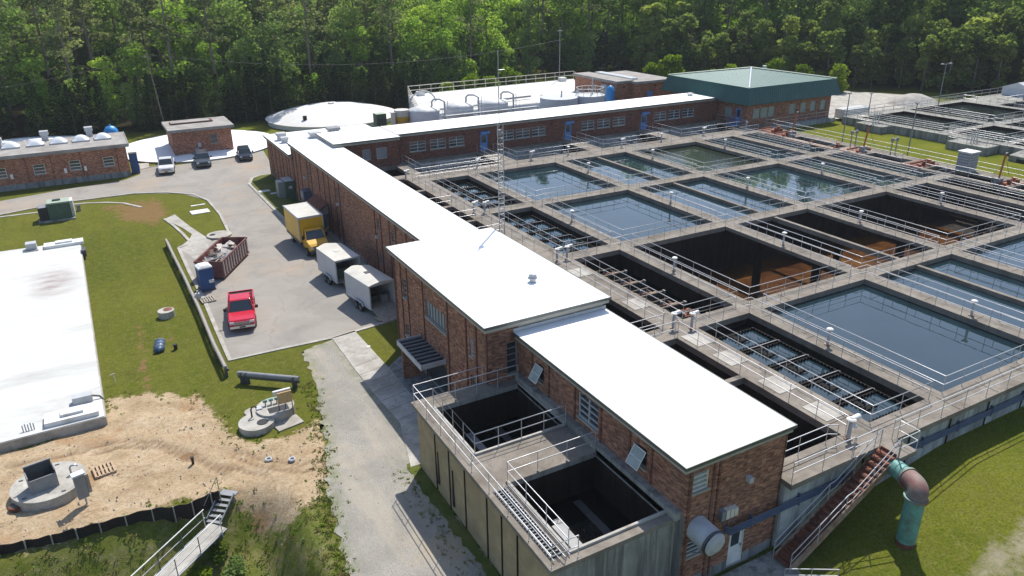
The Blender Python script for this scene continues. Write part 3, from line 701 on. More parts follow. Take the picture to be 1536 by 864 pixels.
# ------------------------------------------------------------ flocculation trays in column A
def tray():
    t_ = thing('sawtooth_tray', '', 'trough', (0,0,0), 'sawtooth trays in the narrow mixing basins', world=False)
    b = MB(); X, Y = 1.75, 0.9
    b.box(-X, X, -Y-.2, -Y, -.25, .16, 'pitch'); b.box(-X-.25, -X, -Y-.2, Y, -.25, .16, 'pitch'); b.box(X, X+.2, -Y-.2, Y+.2, -.25, .16, 'pitch'); b.box(-X-.2, X, Y, Y+.2, -.25, .12, 'pitch')
    b.build('trough', t_)
    b = MB()
    def teeth(p, q):
        L = math.hypot(q[0]-p[0], q[1]-p[1]); n = int(L/.24); dx, dy = (q[0]-p[0])/n, (q[1]-p[1])/n
        for k in range(n):
            x, y = p[0]+dx*k, p[1]+dy*k
            b.face([(x,y,.1),(x+dx,y+dy,.1),(x+dx*.75,y+dy*.75,.24),(x+dx*.25,y+dy*.25,.24)], 'pitch')
    for p, q in (((-X,Y),(-.5,Y)), ((.4,Y),(X,Y)), ((X,-Y),(X,Y)), ((-X,-Y),(X,-Y)), ((-X,-Y),(-X,Y)), ((-.4,Y),(-.4,-.15)), ((.1,Y),(.1,.25)), ((-.4,-.15),(.5,-.15))): teeth(p, q)
    tt_ = b.build('teeth', t_); tt_['kind'] = 'stuff'
    b = MB(); b.box(-.35, .05, -.1, Y-.1, -.2, .14, 'pitch'); b.box(.05, .5, .0, .25, -.2, .14, 'pitch'); b.build('notch', t_)
    b = MB(); b.box(-X+1.1, X+.1, -Y-.19, -Y-.14, .16, .19, 'mid_grey'); b.build('beam', t_)
    b = MB(); b.face([(-X,-Y,.07),(X,-Y,.07),(X,Y,.07),(-X,Y,.07)], 'water'); b.build('tray_water', t_)
    b = MB(); b.box(X+.18, X+.28, -Y-.22, -Y-.05, -.1, .12, 'light_grey'); b.build('bracket', t_)
    b = MB(); b.tube([(.0,.3,.05),(.0,.3,.6)], .03, 'dark_grey', 5); b.build('stem', t_)
    b = MB(); b.box(-X-.4,-X-.15,-.2,.25,-.1,.25,'dark_grey'); b.build('valve_box', t_)
    return t_
ORD = ['northernmost', 'second northernmost', 'middle', 'second southernmost', 'southernmost']
RN = {1:'the farthest narrow basin', 2:'the narrow basin behind the block', 4:'the nearest narrow basin'}
proto = tray(); first = True
for r in (4, 2, 1):
    y0, y1 = ROWS[r]
    for k in range(5):
        x = 33.35; y = y1-2.0-k*2.3
        lb = f'black sawtooth tray, {ORD[k]} of five in {RN[r]}'
        if first: o = proto; o.location = (x, y, 3.3); first = False
        else: o = dup(proto, (x, y, 3.3))
        o['label'] = lb
# drained mixing basin: timber beams and pale paddle arms
for k in range(5):
    y = 44.6-k*2.35
    t_ = thing('paddle_mixer', f'rusty timber paddle mixer, {ORD[k]} of five in the drained dark basin', 'mixer', (33.5, y, 2.3), 'paddle mixers in the drained basin', world=False)
    b = MB(); b.box(-1.9, 1.5, -.07, .07, .55, .68, 'bark'); b.build('beam', t_)
    b = MB(); b.box(1.4, 1.52, -.14, .12, .5, .72, 'mid_grey'); b.build('bracket', t_)
    b = MB()
    for q in range(6): b.box(-1.6+q*.5, -1.52+q*.5, .25+.1*(q%3), 1.2+.3*(q%2), .15+.08*(q%3), .25+.08*(q%3), ('wood_grey','rust','bark')[q%3])
    b.box(-1.2,1.2,1.3,1.38,.45,.55,'bark'); b.box(-.9,-.6,.5,.9,.3,.4,'wood_grey'); b.box(.5,1.1,.4,.55,.4,.5,'rusty_pale')
    b.box(-1.7,.9,.8,.9,.3,.38,'rust'); b.build('paddle', t_)
    b = MB(); b.cyl(-.3, .5, .0, .9, .1, 'mid_grey', 8); b.build('shaft', t_)
t_ = thing('sediment_pan', 'small orange rust tray lying in the drained mixing basin', 'tray', (34.6,36.9,2.3)); b = MB(); b.box(34.1,35.2,36.4,37.3,2.35,2.55,'orange_paint'); b.box(34.2,35.1,36.5,37.2,2.5,2.56,'rust'); b.build('pan', t_)
# ------------------------------------------------------------ valve actuators on the walks
def actuator(kind):
    t_ = thing('valve_actuator', '', 'valve actuator', (0,0,0), 'valve actuators on the basin walkways', world=False)
    b = MB(); b.cyl(0,0,0,.05,.2,'rusty_pale',12); b.cyl(0,0,.05,.95,.1,'light_grey',8,r1=.07); b.build('stand', t_)
    b = MB(); b.cyl(0,0,.93,1.05,.1,'white_paint',14,r1=.21); b.cyl(0,0,1.05,1.1,.21,'white_paint',14,r1=.15); b.build('housing', t_)
    if kind == 2:
        b = MB(); b.tube([(0,0,1.02),(.4,0,1.06),(.46,0,1.06)], .13, 'white_paint', 10); b.build('motor', t_)
        b = MB(); b.tube([(.0,-.1,.8),(.0,-.28,.8)], .1, 'white_paint', 10); b.build('handwheel', t_)
    return t_
a1, a2 = actuator(1), actuator(2); u1 = u2 = False
ACT = [(36.5,26.5,1,'west side of the largest nearest blue basin'), (47.95,24.6,1,'east side of the largest nearest blue basin'),
 (36.5,40.7,1,'between the drained mixing basin and the deep orange basin'), (48.05,40.6,1,'north east of the near deep orange basin'),
 (58.45,41.3,1,'between the second and third deep orange basins'), (69.95,41.2,1,'east of the third deep orange basin'),
 (36.5,54.8,1,'west side of the middle big blue basin'), (48.05,54.8,1,'between the middle big blue basin and the twin lanes'),
 (58.45,55.0,1,'west of the far right blue basin'), (69.95,55.2,1,'east of the far right blue basin'),
 (48.05,69.0,1,'between the far blue basin and the far twin lanes'), (58.45,70.5,1,'west of the green water basin'), (69.95,70.3,1,'east of the green water basin'),
 (38.2,77.4,2,'on the far walk left of the first blue door bridge'), (45.5,77.4,2,'on the far walk right of the mast'), (50.8,77.4,1,'on the far walk midway between two bridges'),
 (59.0,77.4,2,'on the far walk right of the second blue door bridge'), (65.5,77.4,1,'on the far walk left of the third blue door bridge'), (72.8,77.4,2,'on the far walk right of the third bridge'), (80.8,77.4,1,'at the far right end of the far walk'),
 (29.9,33.0,2,'pair near the gap between low roof and drained basin, outer one'), (30.9,32.4,2,'pair near the gap between low roof and drained basin, inner one'),
 (29.9,46.9,2,'outer one at the corner behind the tall block roof'), (30.9,47.0,2,'inner one at the corner behind the tall block roof'),
 (30.0,61.8,2,'outer one beside the long white roof near the mast'), (30.9,61.3,2,'inner one beside the far mixing basin'),
 (29.2,19.2,2,'at the top of the rusty stairs'), (29.0,76.6,2,'at the far left corner of the basins')]
for x, y, k, w_ in ACT:
    lb = 'white topped valve actuator '+w_
    if k == 1: o = a1 if not u1 else dup(a1, (x,y,D)); u1 = True
    else: o = a2 if not u2 else dup(a2, (x,y,D)); u2 = True
    o.location = (x, y, D); o['label'] = lb
    if w_.startswith('at the top'):
        o.scale = (1.15,1.15,1.05)
# ------------------------------------------------------------ walls with real openings
def wall(parent, o, u, n, L, z0, z1, wins, m, name='wall', depth=0.16, base=None):
    """o origin (x,y), u direction along, n outward normal; wins = (s0,s1,za,zb)"""
    ss_ = sorted(set([0, L]+[v for w_ in wins for v in w_[:2]])); zs = sorted(set([z0, z1]+[v for w_ in wins for v in w_[2:4]]+([base] if base else [])))
    P = lambda s, z, d=0: (o[0]+u[0]*s-n[0]*d, o[1]+u[1]*s-n[1]*d, z)
    b = MB(); cross = u[0]*n[1]-u[1]*n[0]
    def q(a, c, d_, e, mm):
        pts = [a, c, d_, e]
        b.face(pts, mm)
    for i in range(len(ss_)-1):
        for j in range(len(zs)-1):
            cs, cz = (ss_[i]+ss_[i+1])/2, (zs[j]+zs[j+1])/2
            if any(w_[0] < cs < w_[1] and w_[2] < cz < w_[3] for w_ in wins): continue
            mm = 'wall_base' if base and cz < base else m
            q(P(ss_[i], zs[j]), P(ss_[i+1], zs[j]), P(ss_[i+1], zs[j+1]), P(ss_[i], zs[j+1]), mm)
    for w_ in wins:
        a, c, za, zb = w_[:4]
        q(P(a,za), P(a,zb), P(a,zb,depth), P(a,za,depth), m); q(P(c,za), P(c,za,depth), P(c,zb,depth), P(c,zb), m)
        q(P(a,zb), P(c,zb), P(c,zb,depth), P(a,zb,depth), m); q(P(a,za), P(a,za,depth), P(c,za,depth), P(c,za), 'soffit')
    wo = b.build(name, parent)
    return wo
def wbox(b, o, u, n, s0, s1, z0, z1, d0, d1, m):
    """box in wall coordinates, d = distance out of the wall plane"""
    P = lambda s, z, d: (o[0]+u[0]*s+n[0]*d, o[1]+u[1]*s+n[1]*d, z)
    vs = [P(s0,z0,d0),P(s1,z0,d0),P(s1,z0,d1),P(s0,z0,d1),P(s0,z1,d0),P(s1,z1,d0),P(s1,z1,d1),P(s0,z1,d1)]
    b.idx(vs, [(0,3,2,1),(0,1,5,4),(1,2,6,5),(2,3,7,6),(3,0,4,7),(4,5,6,7)], m)
def window(parent, o, u, n, w_, cols=2, rows=4, fm='light_grey', gm='glass_dark', depth=0.16, fw=0.06, sill=True, bar=0.03):
    a, c, za, zb = w_[:4]; b = MB(); d = depth-0.10
    for s0, s1, z0, z1 in ((a,c,za,za+fw),(a,c,zb-fw,zb),(a,a+fw,za+fw,zb-fw),(c-fw,c,za+fw,zb-fw)): wbox(b, o, u, n, s0, s1, z0, z1, -depth, -d, fm)
    for k in range(1, cols):
        s = a+(c-a)*k/cols; wbox(b, o, u, n, s-bar*1.3, s+bar*1.3, za+fw, zb-fw, -depth, -d-.01, fm)
    for k in range(1, rows):
        z = za+(zb-za)*k/rows; wbox(b, o, u, n, a+fw, c-fw, z-bar, z+bar, -depth, -d-.015, fm)
    f = b.build('window', parent)
    g = MB(); wbox(g, o, u, n, a+.01, c-.01, za+.01, zb-.01, -depth-.02, -depth+.02, gm); g.build('pane', f, off=ORG.get(f.name))
    if sill: g = MB(); wbox(g, o, u, n, a-.06, c+.06, za-.09, za-.003, -.1, .07, 'soffit'); g.build('sill', f, off=ORG.get(f.name))
    return f
def door(parent, o, u, n, w_, m, gm='glass_dark', half=True, depth=0.14):
    a, c, za, zb = w_[:4]; b = MB()
    wbox(b, o, u, n, a+.05, c-.05, za, zb-.05, -depth, -depth+.05, m); f = b.build('door', parent)
    g = MB()
    for s0, s1, z0, z1 in ((a,a+.05,za,zb),(c-.05,c,za,zb),(a+.05,c-.05,zb-.05,zb)): wbox(g, o, u, n, s0, s1, z0, z1, -depth, -.03, m)
    g.build('frame', f, off=ORG.get(f.name))
    g = MB(); wbox(g, o, u, n, a+.22, c-.22, za+(1.05 if half else .2), zb-.25, -depth+.05, -depth+.06, gm); g.build('pane', f, off=ORG.get(f.name))
    g = MB(); wbox(g, o, u, n, c-.18, c-.1, za+.95, za+1.05, -depth+.05, -depth+.12, 'chrome'); g.build('handle', f, off=ORG.get(f.name))
    return f
def roof(parent, x0, x1, y0, y1, z, m='white_roof', ov=0.0, edge=0.15, soff=0.22, name='roof'):
    b = MB(); b.box(x0+.04, x1-.04, y0+.04, y1-.04, z-.1, z, m); r = b.build(name, parent)
    b = MB()
    for (a, c, d_, e) in ((x0,x1,y0,y0+.05),(x0,x1,y1-.05,y1),(x0,x0+.05,y0+.05,y1-.05),(x1-.05,x1,y0+.05,y1-.05)): b.box(a, c, d_, e, z-edge, z+.015, 'edge_metal')
    b.build('fascia', r, off=ORG.get(r.name))
    b = MB(); b.box(x0+.10, x1-.10, y0+.10, y1-.10, z-edge-soff, z-.102, 'soffit'); b.build('soffit', r, off=ORG.get(r.name))
    return r
def pil(parent, o, u, n, s, z0, z1, w_=0.14, d=0.05, m='strip_dark'):
    b = MB(); wbox(b, o, u, n, s-w_/2, s+w_/2, z0, z1, -.01, d, m); return b.build('pilaster', parent)
def lamp(parent, o, u, n, s, z):
    b = MB(); wbox(b, o, u, n, s-.11, s+.11, z-.12, z+.15, 0, .25, 'light_grey'); return b.build('wall_lamp', parent)
W_, N_, E_, S_ = (-1,0), (0,1), (1,0), (0,-1)
mainb = thing('brick_plant_building', 'long L shaped brown brick plant building under brilliant white flat roofs at different heights', 'building', (18,18.6,0))
# gallery: low near end
OG = (18.3,18.6); HG = 6.75
gw = [(18.62-18.3,19.5-18.3,5.25,6.2), (18.62-18.3,19.45-18.3,1.85,2.75), (21.15-18.3,22.08-18.3,0.12,2.1)]
wall(mainb, OG, E_, S_, 5.65, -0.6, HG, gw, 'brick_red', base=0.62)
window(mainb, OG, E_, S_, gw[0], 1, 4, 'cream_paint', 'frost_glass'); window(mainb, OG, E_, S_, gw[1], 1, 4, 'light_grey', 'glass_dark')
door(mainb, OG, E_, S_, gw[2], 'white_paint')
pil(mainb, OG, E_, S_, 0.16, -.4, 6.4, .12, .04, 'brick_dark'); pil(mainb, OG, E_, S_, 1.45, -.4, 6.4, .12, .05, 'brick_dark'); pil(mainb, OG, E_, S_, 1.75, -.4, 6.4, .1, .05, 'brick_dark')
lamp(mainb, OG, E_, S_, 3.5, 4.85)
OGL = (18.3,32.6); gl = [(1.95,2.75,4.9,5.9), (6.0,7.72,4.75,6.15), (10.55,11.4,4.9,5.9)]   # s measured from the block towards the viewer
wall(mainb, OGL, S_, W_, 14.0, -0.6, HG, gl, 'brick_red', base=4.2)
window(mainb, OGL, S_, W_, gl[1], 2, 4, 'light_grey', 'glass_dark')
for wq in (gl[0], gl[2]):          # top-hung sashes swung outwards
    window(mainb, OGL, S_, W_, wq, 1, 2, 'mid_grey', 'black')
    b = MB(); a_, c_, za, zb = wq[:4]
    P = lambda s, z, d: (18.3-d, 32.6-s, z)
    q_ = [P(a_+.03, zb-.1, .05), P(c_-.03, zb-.1, .05), P(c_-.03, za+.12, .5), P(a_+.03, za+.12, .5)]
    for i in range(4): b.tube([q_[i], q_[(i+1)%4]], .028, 'white_paint', 4)
    b.tube([Vector(q_[0]).lerp(Vector(q_[3]), .5), Vector(q_[1]).lerp(Vector(q_[2]), .5)], .03, 'white_paint', 4)
    so_ = b.build('open_sash', mainb); g = MB(); g.face(q_, 'frost_glass'); g.face([(p[0]+.012, p[1], p[2]-.008) for p in q_[::-1]], 'frost_glass'); g.build('pane', so_, off=ORG.get(so_.name))
for s in (1.85-.25, 3.3, 5.75, 7.98, 10.2, 11.75): pil(mainb, OGL, S_, W_, s, 4.0, 6.45, .12, .05, 'brick_dark')
b = MB(); b.box(17.95,18.33,18.75,32.4,3.98,4.35,'grey_concrete'); b.build('ledge', mainb)
roof(mainb, 17.92, 24.2, 18.35, 32.55, 6.9)
b = MB(); b.box(23.9,24.0,18.6,89.5,-.5,6.6,'brick_red'); b.build('wall', mainb)
# block
OB = (16.4,46.9); HB = 7.5
bl = [(1.6,2.2,4.6,6.0), (1.6,2.2,1.7,2.6), (5.5,8.7,4.7,5.95), (12.0,12.45,4.85,6.0), (12.0,12.45,2.2,3.6), (5.3,8.5,0.12,2.35)]
wall(mainb, OB, S_, W_, 14.3, -0.6, HB, bl, 'brick_red', base=0.5)
window(mainb, OB, S_, W_, bl[0], 1, 4, 'mid_grey', 'glass_dark'); window(mainb, OB, S_, W_, bl[1], 1, 3, 'mid_grey', 'glass_dark')
window(mainb, OB, S_, W_, bl[2], 7, 1, 'mid_grey', 'frost_glass'); window(mainb, OB, S_, W_, bl[3], 1, 4, 'light_grey', 'frost_glass'); window(mainb, OB, S_, W_, bl[4], 1, 4, 'mid_grey', 'glass_dark')
door(mainb, OB, S_, W_, bl[5], 'dark_grey', half=False)
for s in (0.06, 1.35, 2.5, 5.2, 9.0, 11.6, 12.9, 14.2): pil(mainb, OB, S_, W_, s, -.4, 7.1, .13, .05)
for s in (0.25,): pil(mainb, OB, S_, W_, s, -.4, 7.1, .1, .04, 'brick_dark')
OB2 = (16.4,32.6); bf = [(1.15,1.86,4.3,6.3)]
wall(mainb, OB2, E_, S_, 1.9, -.6, HB, bf, 'brick_red'); window(mainb, OB2, E_, S_, bf[0], 1, 5, 'mid_grey', 'glass_dark')
wall(mainb, (18.3,32.6), E_, S_, 5.7, 6.6, HB, [], 'soffit'); 
wall(mainb, (24.0,32.6), N_, E_, 14.3, -.6, HB, [], 'brick_red'); wall(mainb, (24.0,46.9), W_, N_, 7.6, -.6, HB, [], 'brick_red')
roof(mainb, 16.02, 24.35, 32.25, 47.25, 7.7)
# flashing strip where low roof meets the block
b = MB(); b.box(17.95,24.15,32.5,32.58,6.9,7.12,'light_grey'); b.build('flashing', mainb)
# long wing
OL = (19.8,89.5); HL = 6.7
lw = []
PAIR = [(90.0-.6,2), (81.9,1), (76.9,0), (71.5,2), (59.7,2), (56.2,1), (52.5,0)]
for y, k in PAIR:
    s = 89.5-y
    if k and 0 < s < 42: lw.append((s-.3, s+.3, 4.6, 5.7)); 
    if k and 0 < s < 42: lw.append((s-.3, s+.3, 1.6, 2.6))
wall(mainb, OL, S_, W_, 42.7, -.6, HL, lw, 'brick_red', base=0.45)
for wq in lw: window(mainb, OL, S_, W_, wq, 1, 4, 'mid_grey', 'glass_dark', sill=False)
for y in (88.9,87.5,85.5,82.6,81.1,78.1,76.1,74.3,72.2,70.8,60.5,59.0,56.9,55.5,53.1,51.6): pil(mainb, OL, S_, W_, 89.5-y, -.4, 6.35, .15, .05)
for y in (83.6, 71.4, 59.9): lamp(mainb, OL, S_, W_, 89.5-y+.0, 4.0)
roof(mainb, 19.42, 24.35, 47.27, 89.6, 6.95)
wall(mainb, (24.0,89.5), W_, N_, 4.2, 5.2, HL, [], 'soffit')
# low far section
OF_ = (19.8,103.0)
wall(mainb, OF_, S_, W_, 13.5, -.6, 5.2, [], 'brick_red', base=0.4)
for y in (102.8,101.3,100.3,98.3,96.2,94.6,92.5,91.2): pil(mainb, OF_, S_, W_, 103-y, -.4, 4.9, .14, .05)
roof(mainb, 19.42, 33.6, 89.62, 103.3, 5.45); wall(mainb, (33.3,103.0), W_, N_, 13.5, -.6, 5.2, [], 'brick_red'); wall(mainb, (33.3,91), N_, E_, 12, -.6, 5.2, [], 'brick_red')
# wing across the far side
OW = (31.0,84.95)
ww = []; wm = [34.0,36.65,39.2, 46.3,48.7,51.1, 58.9,61.5,64.1, 71.4,74.0,76.6]
for x in wm: ww.append((x-1.05-31, x+1.05-31, 5.05, 6.25))
for x in (43.0, 55.7, 68.5): ww.append((x-.55-31, x+.55-31, 4.02, 6.2))
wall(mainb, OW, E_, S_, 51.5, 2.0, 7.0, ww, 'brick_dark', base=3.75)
for q in ww[:12]: window(mainb, OW, E_, S_, q, 2, 3, 'light_grey', 'glass_dark', bar=0.035)
for q in ww[12:]:
    door(mainb, OW, E_, S_, q, 'door_blue'); 
    b = MB(); wbox(b, OW, E_, S_, q[0]-.1, q[1]+.1, q[3]+.05, q[3]+.3, 0, .45, 'door_blue'); b.build('door_hood', mainb)
for x in (40.2, 53.0, 66): b = MB(); wbox(b, OW, E_, S_, x-31-.1, x-31+.1, 6.35, 6.5, 0, .2, 'black'); b.build('wall_lamp', mainb)
OW1 = (24.0,83.7); w1 = [(2.6,3.6,5.0,6.3), (4.3,5.6,5.0,6.3)]
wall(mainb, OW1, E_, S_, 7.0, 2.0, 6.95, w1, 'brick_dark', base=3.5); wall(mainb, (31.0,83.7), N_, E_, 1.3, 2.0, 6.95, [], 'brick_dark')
for q in w1: window(mainb, OW1, E_, S_, q, 1, 1, 'light_grey', 'glass_board', sill=False)
roof(mainb, 23.2, 31.3, 83.35, 90.6, 7.38); roof(mainb, 31.32, 81.6, 84.6, 90.6, 7.4)
wall(mainb, (82.5,90.3), W_, N_, 59, 0, 7.0, [], 'brick_dark'); wall(mainb, (23.6,90.2), S_, W_, 6.5, 6.7, 7.1, [], 'soffit')
# bridges from the blue doors to the deck
for k, x in enumerate((43.0, 55.7, 68.5)):
    b = MB(); b.box(x-.65, x+.65, 84.42, 84.9, 3.9, 4.02, 'deck_concrete'); b.build('threshold', mainb)
# canopy over the side entrance
b = MB()
b.prism([(16.4,42.5),(14.75,42.5),(14.75,38.4),(16.4,38.4)], 2.62, 2.72, 'edge_metal')
for k in range(9): y = 38.55+k*.475; b.box(14.8, 16.38, y-.04, y+.04, 2.72, 2.86, 'mid_grey')
for y in (38.42, 42.46): b.box(14.73, 16.38, y-.04, y+.04, 2.6, 2.9, 'light_grey')
b.box(14.68,14.75,38.38,42.5,2.55,2.9,'light_grey'); cn = b.build('canopy', mainb)
b = MB(); b.box(14.85,16.35,38.7,42.4,2.73,2.76,'black'); b.build('canopy_deck', cn, off=ORG.get(cn.name))
b = MB(); b.box(14.9,16.3,42.2,42.35,0,2.6,'brick_red'); b.build('side_wall', mainb)
# roof fittings
def vent_turbine(x, y, z, label):
    t_ = thing('roof_vent', label, 'roof vent', (x,y,z)); b = MB(); b.cyl(x,y,z,z+.22,.2,'galvanised',14); b.build('neck', t_)
    b = MB(); b.lathe(x, y, [(.2,z+.15),(.3,z+.22),(.3,z+.3),(.2,z+.34),(.2,z+.4),(.26,z+.42),(.12,z+.52),(0.0,z+.53)], 'light_grey', 16); b.build('hood', t_); return t_
vent_turbine(21.6, 36.6, 7.7, 'round metal mushroom vent on the white roof of the tall block')
def boxvent(x, y, z, label, s=1.0, h=.7, m='light_grey'):
    t_ = thing('roof_vent', label, 'roof vent', (x,y,z)); b = MB(); b.box(x-.35*s,x+.35*s,y-.35*s,y+.35*s,z,z+h*.6,m); b.build('curb', t_)
    b = MB(); b.box(x-.45*s,x+.45*s,y-.45*s,y+.45*s,z+h*.6,z+h,m); b.build('cap', t_); return t_
boxvent(*(20.85,98.72), 5.45, 'grey box vent, left one on the far low white roof', 1.3, .9); boxvent(*(20.82,96.82), 5.45, 'grey box vent at the step of the white roofs', 1.0, .7)
boxvent(*(24.99,98.08), 5.45, 'wide grey vent on the far low white roof beside the raised wing', 1.6, .7); boxvent(*(27.85,99.34), 5.45, 'darker grey box vent at the north edge of the far low roof', 1.8, .8, 'mid_grey')
boxvent(79.6,88.2,7.4,'small white vent on the wing roof beside the green roofed hall',.8,.4,'white_paint')
# fittings on the near brick end
t_ = thing('exhaust_duct', 'big silver round duct with domed end cap projecting from the near brick wall', 'duct', (18.95,18.5,3.2))
b = MB(); b.tube([(19.02,18.62,3.38),(19.05,17.6,3.3)], .56, 'light_grey', 28); b.build('barrel', t_)
b = MB(); b.tube([(19.05,17.62,3.3),(19.05,17.52,3.29)], .6, 'dark_grey', 28); b.tube([(19.05,17.52,3.29),(19.06,17.42,3.28)], .54, 'light_grey', 28); b.tube([(19.06,17.42,3.28),(19.06,17.3,3.275)], .5, 'light_grey', 28, r1=.25); b.build('end_cap', t_)
b = MB(); b.tube([(19.3,17.6,2.85),(19.3,18.5,2.2)], .03, 'mid_grey', 6); b.tube([(18.75,17.6,2.85),(18.75,18.5,2.2)], .03, 'mid_grey', 6); b.build('bracket', t_)
t_ = thing('meter_boxes', 'row of small cream electrical boxes with conduits beside the silver duct', 'electrical box', (20.8,18.5,3.2))
for k, x in enumerate((20.35,20.62,20.86,21.1)):
    b = MB(); b.box(x-.1,x+.1,18.35,18.6,3.28,3.78-.03*k,'cream_paint' if k else 'mid_grey'); b.build('box', t_)
    b = MB(); b.tube([(x,18.5,3.3),(x,18.5,2.75)], .02, 'mid_grey', 5); b.build('pipe', t_)
# door step slab
b = MB(); b.box(20.4,24.9,15.9,18.35,-.3,.12,'grey_concrete'); o = b.build('entrance_slab'); o['kind'] = 'structure'
# ------------------------------------------------------------ near filter tank
tk = thing('filter_tank', 'tall tan concrete filter tank with two dark open pits, left of the near brick wing', 'concrete tank', (12,19,0))
b = MB(); ph = [(12.85,17.85,27.15,31.9), (13.2,17.95,19.45,24.45)]
xs = sorted(set([11.95,18.28]+[v for h in ph for v in h[:2]])); ys = sorted(set([18.9,33.1]+[v for h in ph for v in h[2:]]))
for i in range(len(xs)-1):
    for j in range(len(ys)-1):
        cx, cy = (xs[i]+xs[i+1])/2, (ys[j]+ys[j+1])/2
        if any(h[0]<cx<h[1] and h[2]<cy<h[3] for h in ph): continue
        b.face([(xs[i],ys[j],D),(xs[i+1],ys[j],D),(xs[i+1],ys[j+1],D),(xs[i],ys[j+1],D)], 'deck_concrete')
for (x0,x1,y0,y1) in ph:
    for p, q in (((x0,y1),(x0,y0)),((x1,y0),(x1,y1)),((x0,y0),(x1,y0)),((x1,y1),(x0,y1))):
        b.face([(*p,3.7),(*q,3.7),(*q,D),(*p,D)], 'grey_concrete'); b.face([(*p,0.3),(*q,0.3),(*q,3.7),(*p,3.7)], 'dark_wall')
for p, q in (((11.95,33.1),(11.95,18.9)),((11.95,18.9),(18.28,18.9)),((16.4,33.1),(11.95,33.1))): b.face([(*p,3.78),(*q,3.78),(*q,D),(*p,D)], 'deck_concrete')
b.box(11.96,12.8,18.91,33.09,3.77,3.785,'dark_wall')
b.build('deck', tk)
b = MB(); b.box(12.12,12.3,19.05,32.7,-.6,3.779,'tank_concrete'); b.build('wall', tk); b = MB(); b.box(12.3,18.27,19.05,19.3,-.6,3.779,'grey_concrete'); b.build('wall', tk); b = MB(); b.box(12.3,16.3,32.3,32.7,-.6,3.779,'tank_concrete'); b.build('wall', tk)
for y in (30.4,28.7,26.9,24.6,23.2,21.8):
    b = MB(); b.box(12.085,12.13,y-.05,y+.05,0,3.77,'dark_wall'); b.build('wall_joint', tk)
for y, z0 in ((30.1,.6),(28.3,.4)): b = MB(); b.loft([[(12.07,y-.02,2.6),(12.07,y+.02,2.6),(12.13,y,2.6)],[(12.07,y-.12,z0),(12.07,y+.12,z0),(12.13,y,z0)]],'black'); b.build('stain_crack', tk)
for i, h in enumerate(ph):
    waterrect(h, 1.9, 'water_black')
    b = MB(); b.box(h[0]+1.5, h[0]+1.9, h[2], h[3]-(0.4 if i==0 else 1.2), 1.95, 2.1, 'mid_grey'); b.box(h[0]+3.2, h[0]+3.6, h[2], h[3]-.4, 1.85, 1.93, 'dark_grey'); b.build('trough', tk)
    b = MB()
    if i: b.box(h[0]+.95, h[0]+1.25, h[2], h[2]+2.9, 2.5, 2.7, 'mid_grey')
    b.box(h[0]+.02, h[0]+.12, h[2], h[3], 3.3, 3.75, 'pale_blue_concrete'); b.build('launder', tk)
    for x0,x1,y0,y1 in ((h[0]-.12,h[0],h[2]-.12,h[3]+.12),(h[0],h[1],h[2]-.12,h[2]),(h[1],h[1]+.12,h[2],h[3])):
        b = MB(); b.box(x0,x1,y0,y1,D-.2,D+.11,'clean_concrete'); b.build('rim', tk)
# bird-fouled chain (white lattice) in the near pit
b = MB()
for k in range(46):
    y = 19.7+k*.1; x = 13.5+random.uniform(-.1,.25); b.box(x, x+random.uniform(.05,.14), y, y+.06, 2.9+random.uniform(-.1,.2), 3.0+random.uniform(0,.2), 'white_paint')
b.build('chain', tk)
railing([(16.2,32.95),(12.08,32.95),(12.08,19.05),(13.3,19.05)], parent=tk, sp=1.75)
e = .06
railing([(17.9,31.96),(12.79,31.96),(12.79,27.09),(17.9,27.09)], z=D+.1, parent=tk, sp=1.3)
railing([(17.9,24.51),(13.14,24.51),(13.14,19.5)], z=D+.05, parent=tk, sp=1.5)
# pipe rack of brackets along the west walk of the tank
rk = MB(); 
for x in (12.3,12.55,12.8,13.02): rk.tube([(x,24.3,D+.1),(x,19.2,D+.1)], .025, 'galvanised', 5)
for k in range(24): y = 24.1-k*.2; rk.box(12.28,12.82,y-.03,y+.03,D+.02,D+.09,'dark_grey')
rk.build('cable_rack', tk)
# ------------------------------------------------------------ green-roofed hall
gh = thing('green_roof_hall', 'square brick hall with dark green standing seam mansard roof at the far right', 'building', (82.5,79.3,3))
gx0, gx1, gy0, gy1 = 82.5, 100.1, 79.3, 96.3
OGH = (gx0,gy0)
gs = [(1.3,2.7,4.9,6.3),(2.8,4.3,4.9,6.3),(4.4,5.7,4.9,6.3),(8.7,10.1,4.9,6.3),(11.1,12.4,4.9,6.3),(13.2,14.4,4.9,6.3),(15.4,16.6,4.9,6.3)]
wall(gh, OGH, E_, S_, gx1-gx0, 2.5, 7.3, gs, 'brick_red')
for q in gs: window(gh, OGH, E_, S_, q, 1, 3, 'pale_green', 'frost_glass', sill=False)
OGW = (gx0,gy1); gw_ = [(gy1-80.9-.5,gy1-80.9+.5,4.02,6.3),(gy1-83.6,gy1-82.2,4.9,6.2)]
wall(gh, OGW, S_, W_, gy1-gy0, 2.5, 7.3, gw_, 'brick_red'); door(gh, OGW, S_, W_, gw_[0], 'door_blue'); window(gh, OGW, S_, W_, gw_[1], 1, 3, 'pale_green', 'frost_glass')
wall(gh, (gx1,gy0), N_, E_, gy1-gy0, 2.5, 7.3, [], 'brick_red'); wall(gh, (gx1,gy1), W_, N_, gx1-gx0, 2.5, 7.3, [], 'brick_red')
b = MB(); b.box(81.2,82.45,80.2,81.8,3.9,4.06,'door_blue'); b.build('step', gh); railing([(82.4,80.25),(81.25,80.25),(81.25,81.75),(82.4,81.75)], z=4.06, parent=gh, m='door_blue', sp=.6)
ov, ins, z1, z2, z3 = 1.0, -.25, 7.1, 9.35, 10.7
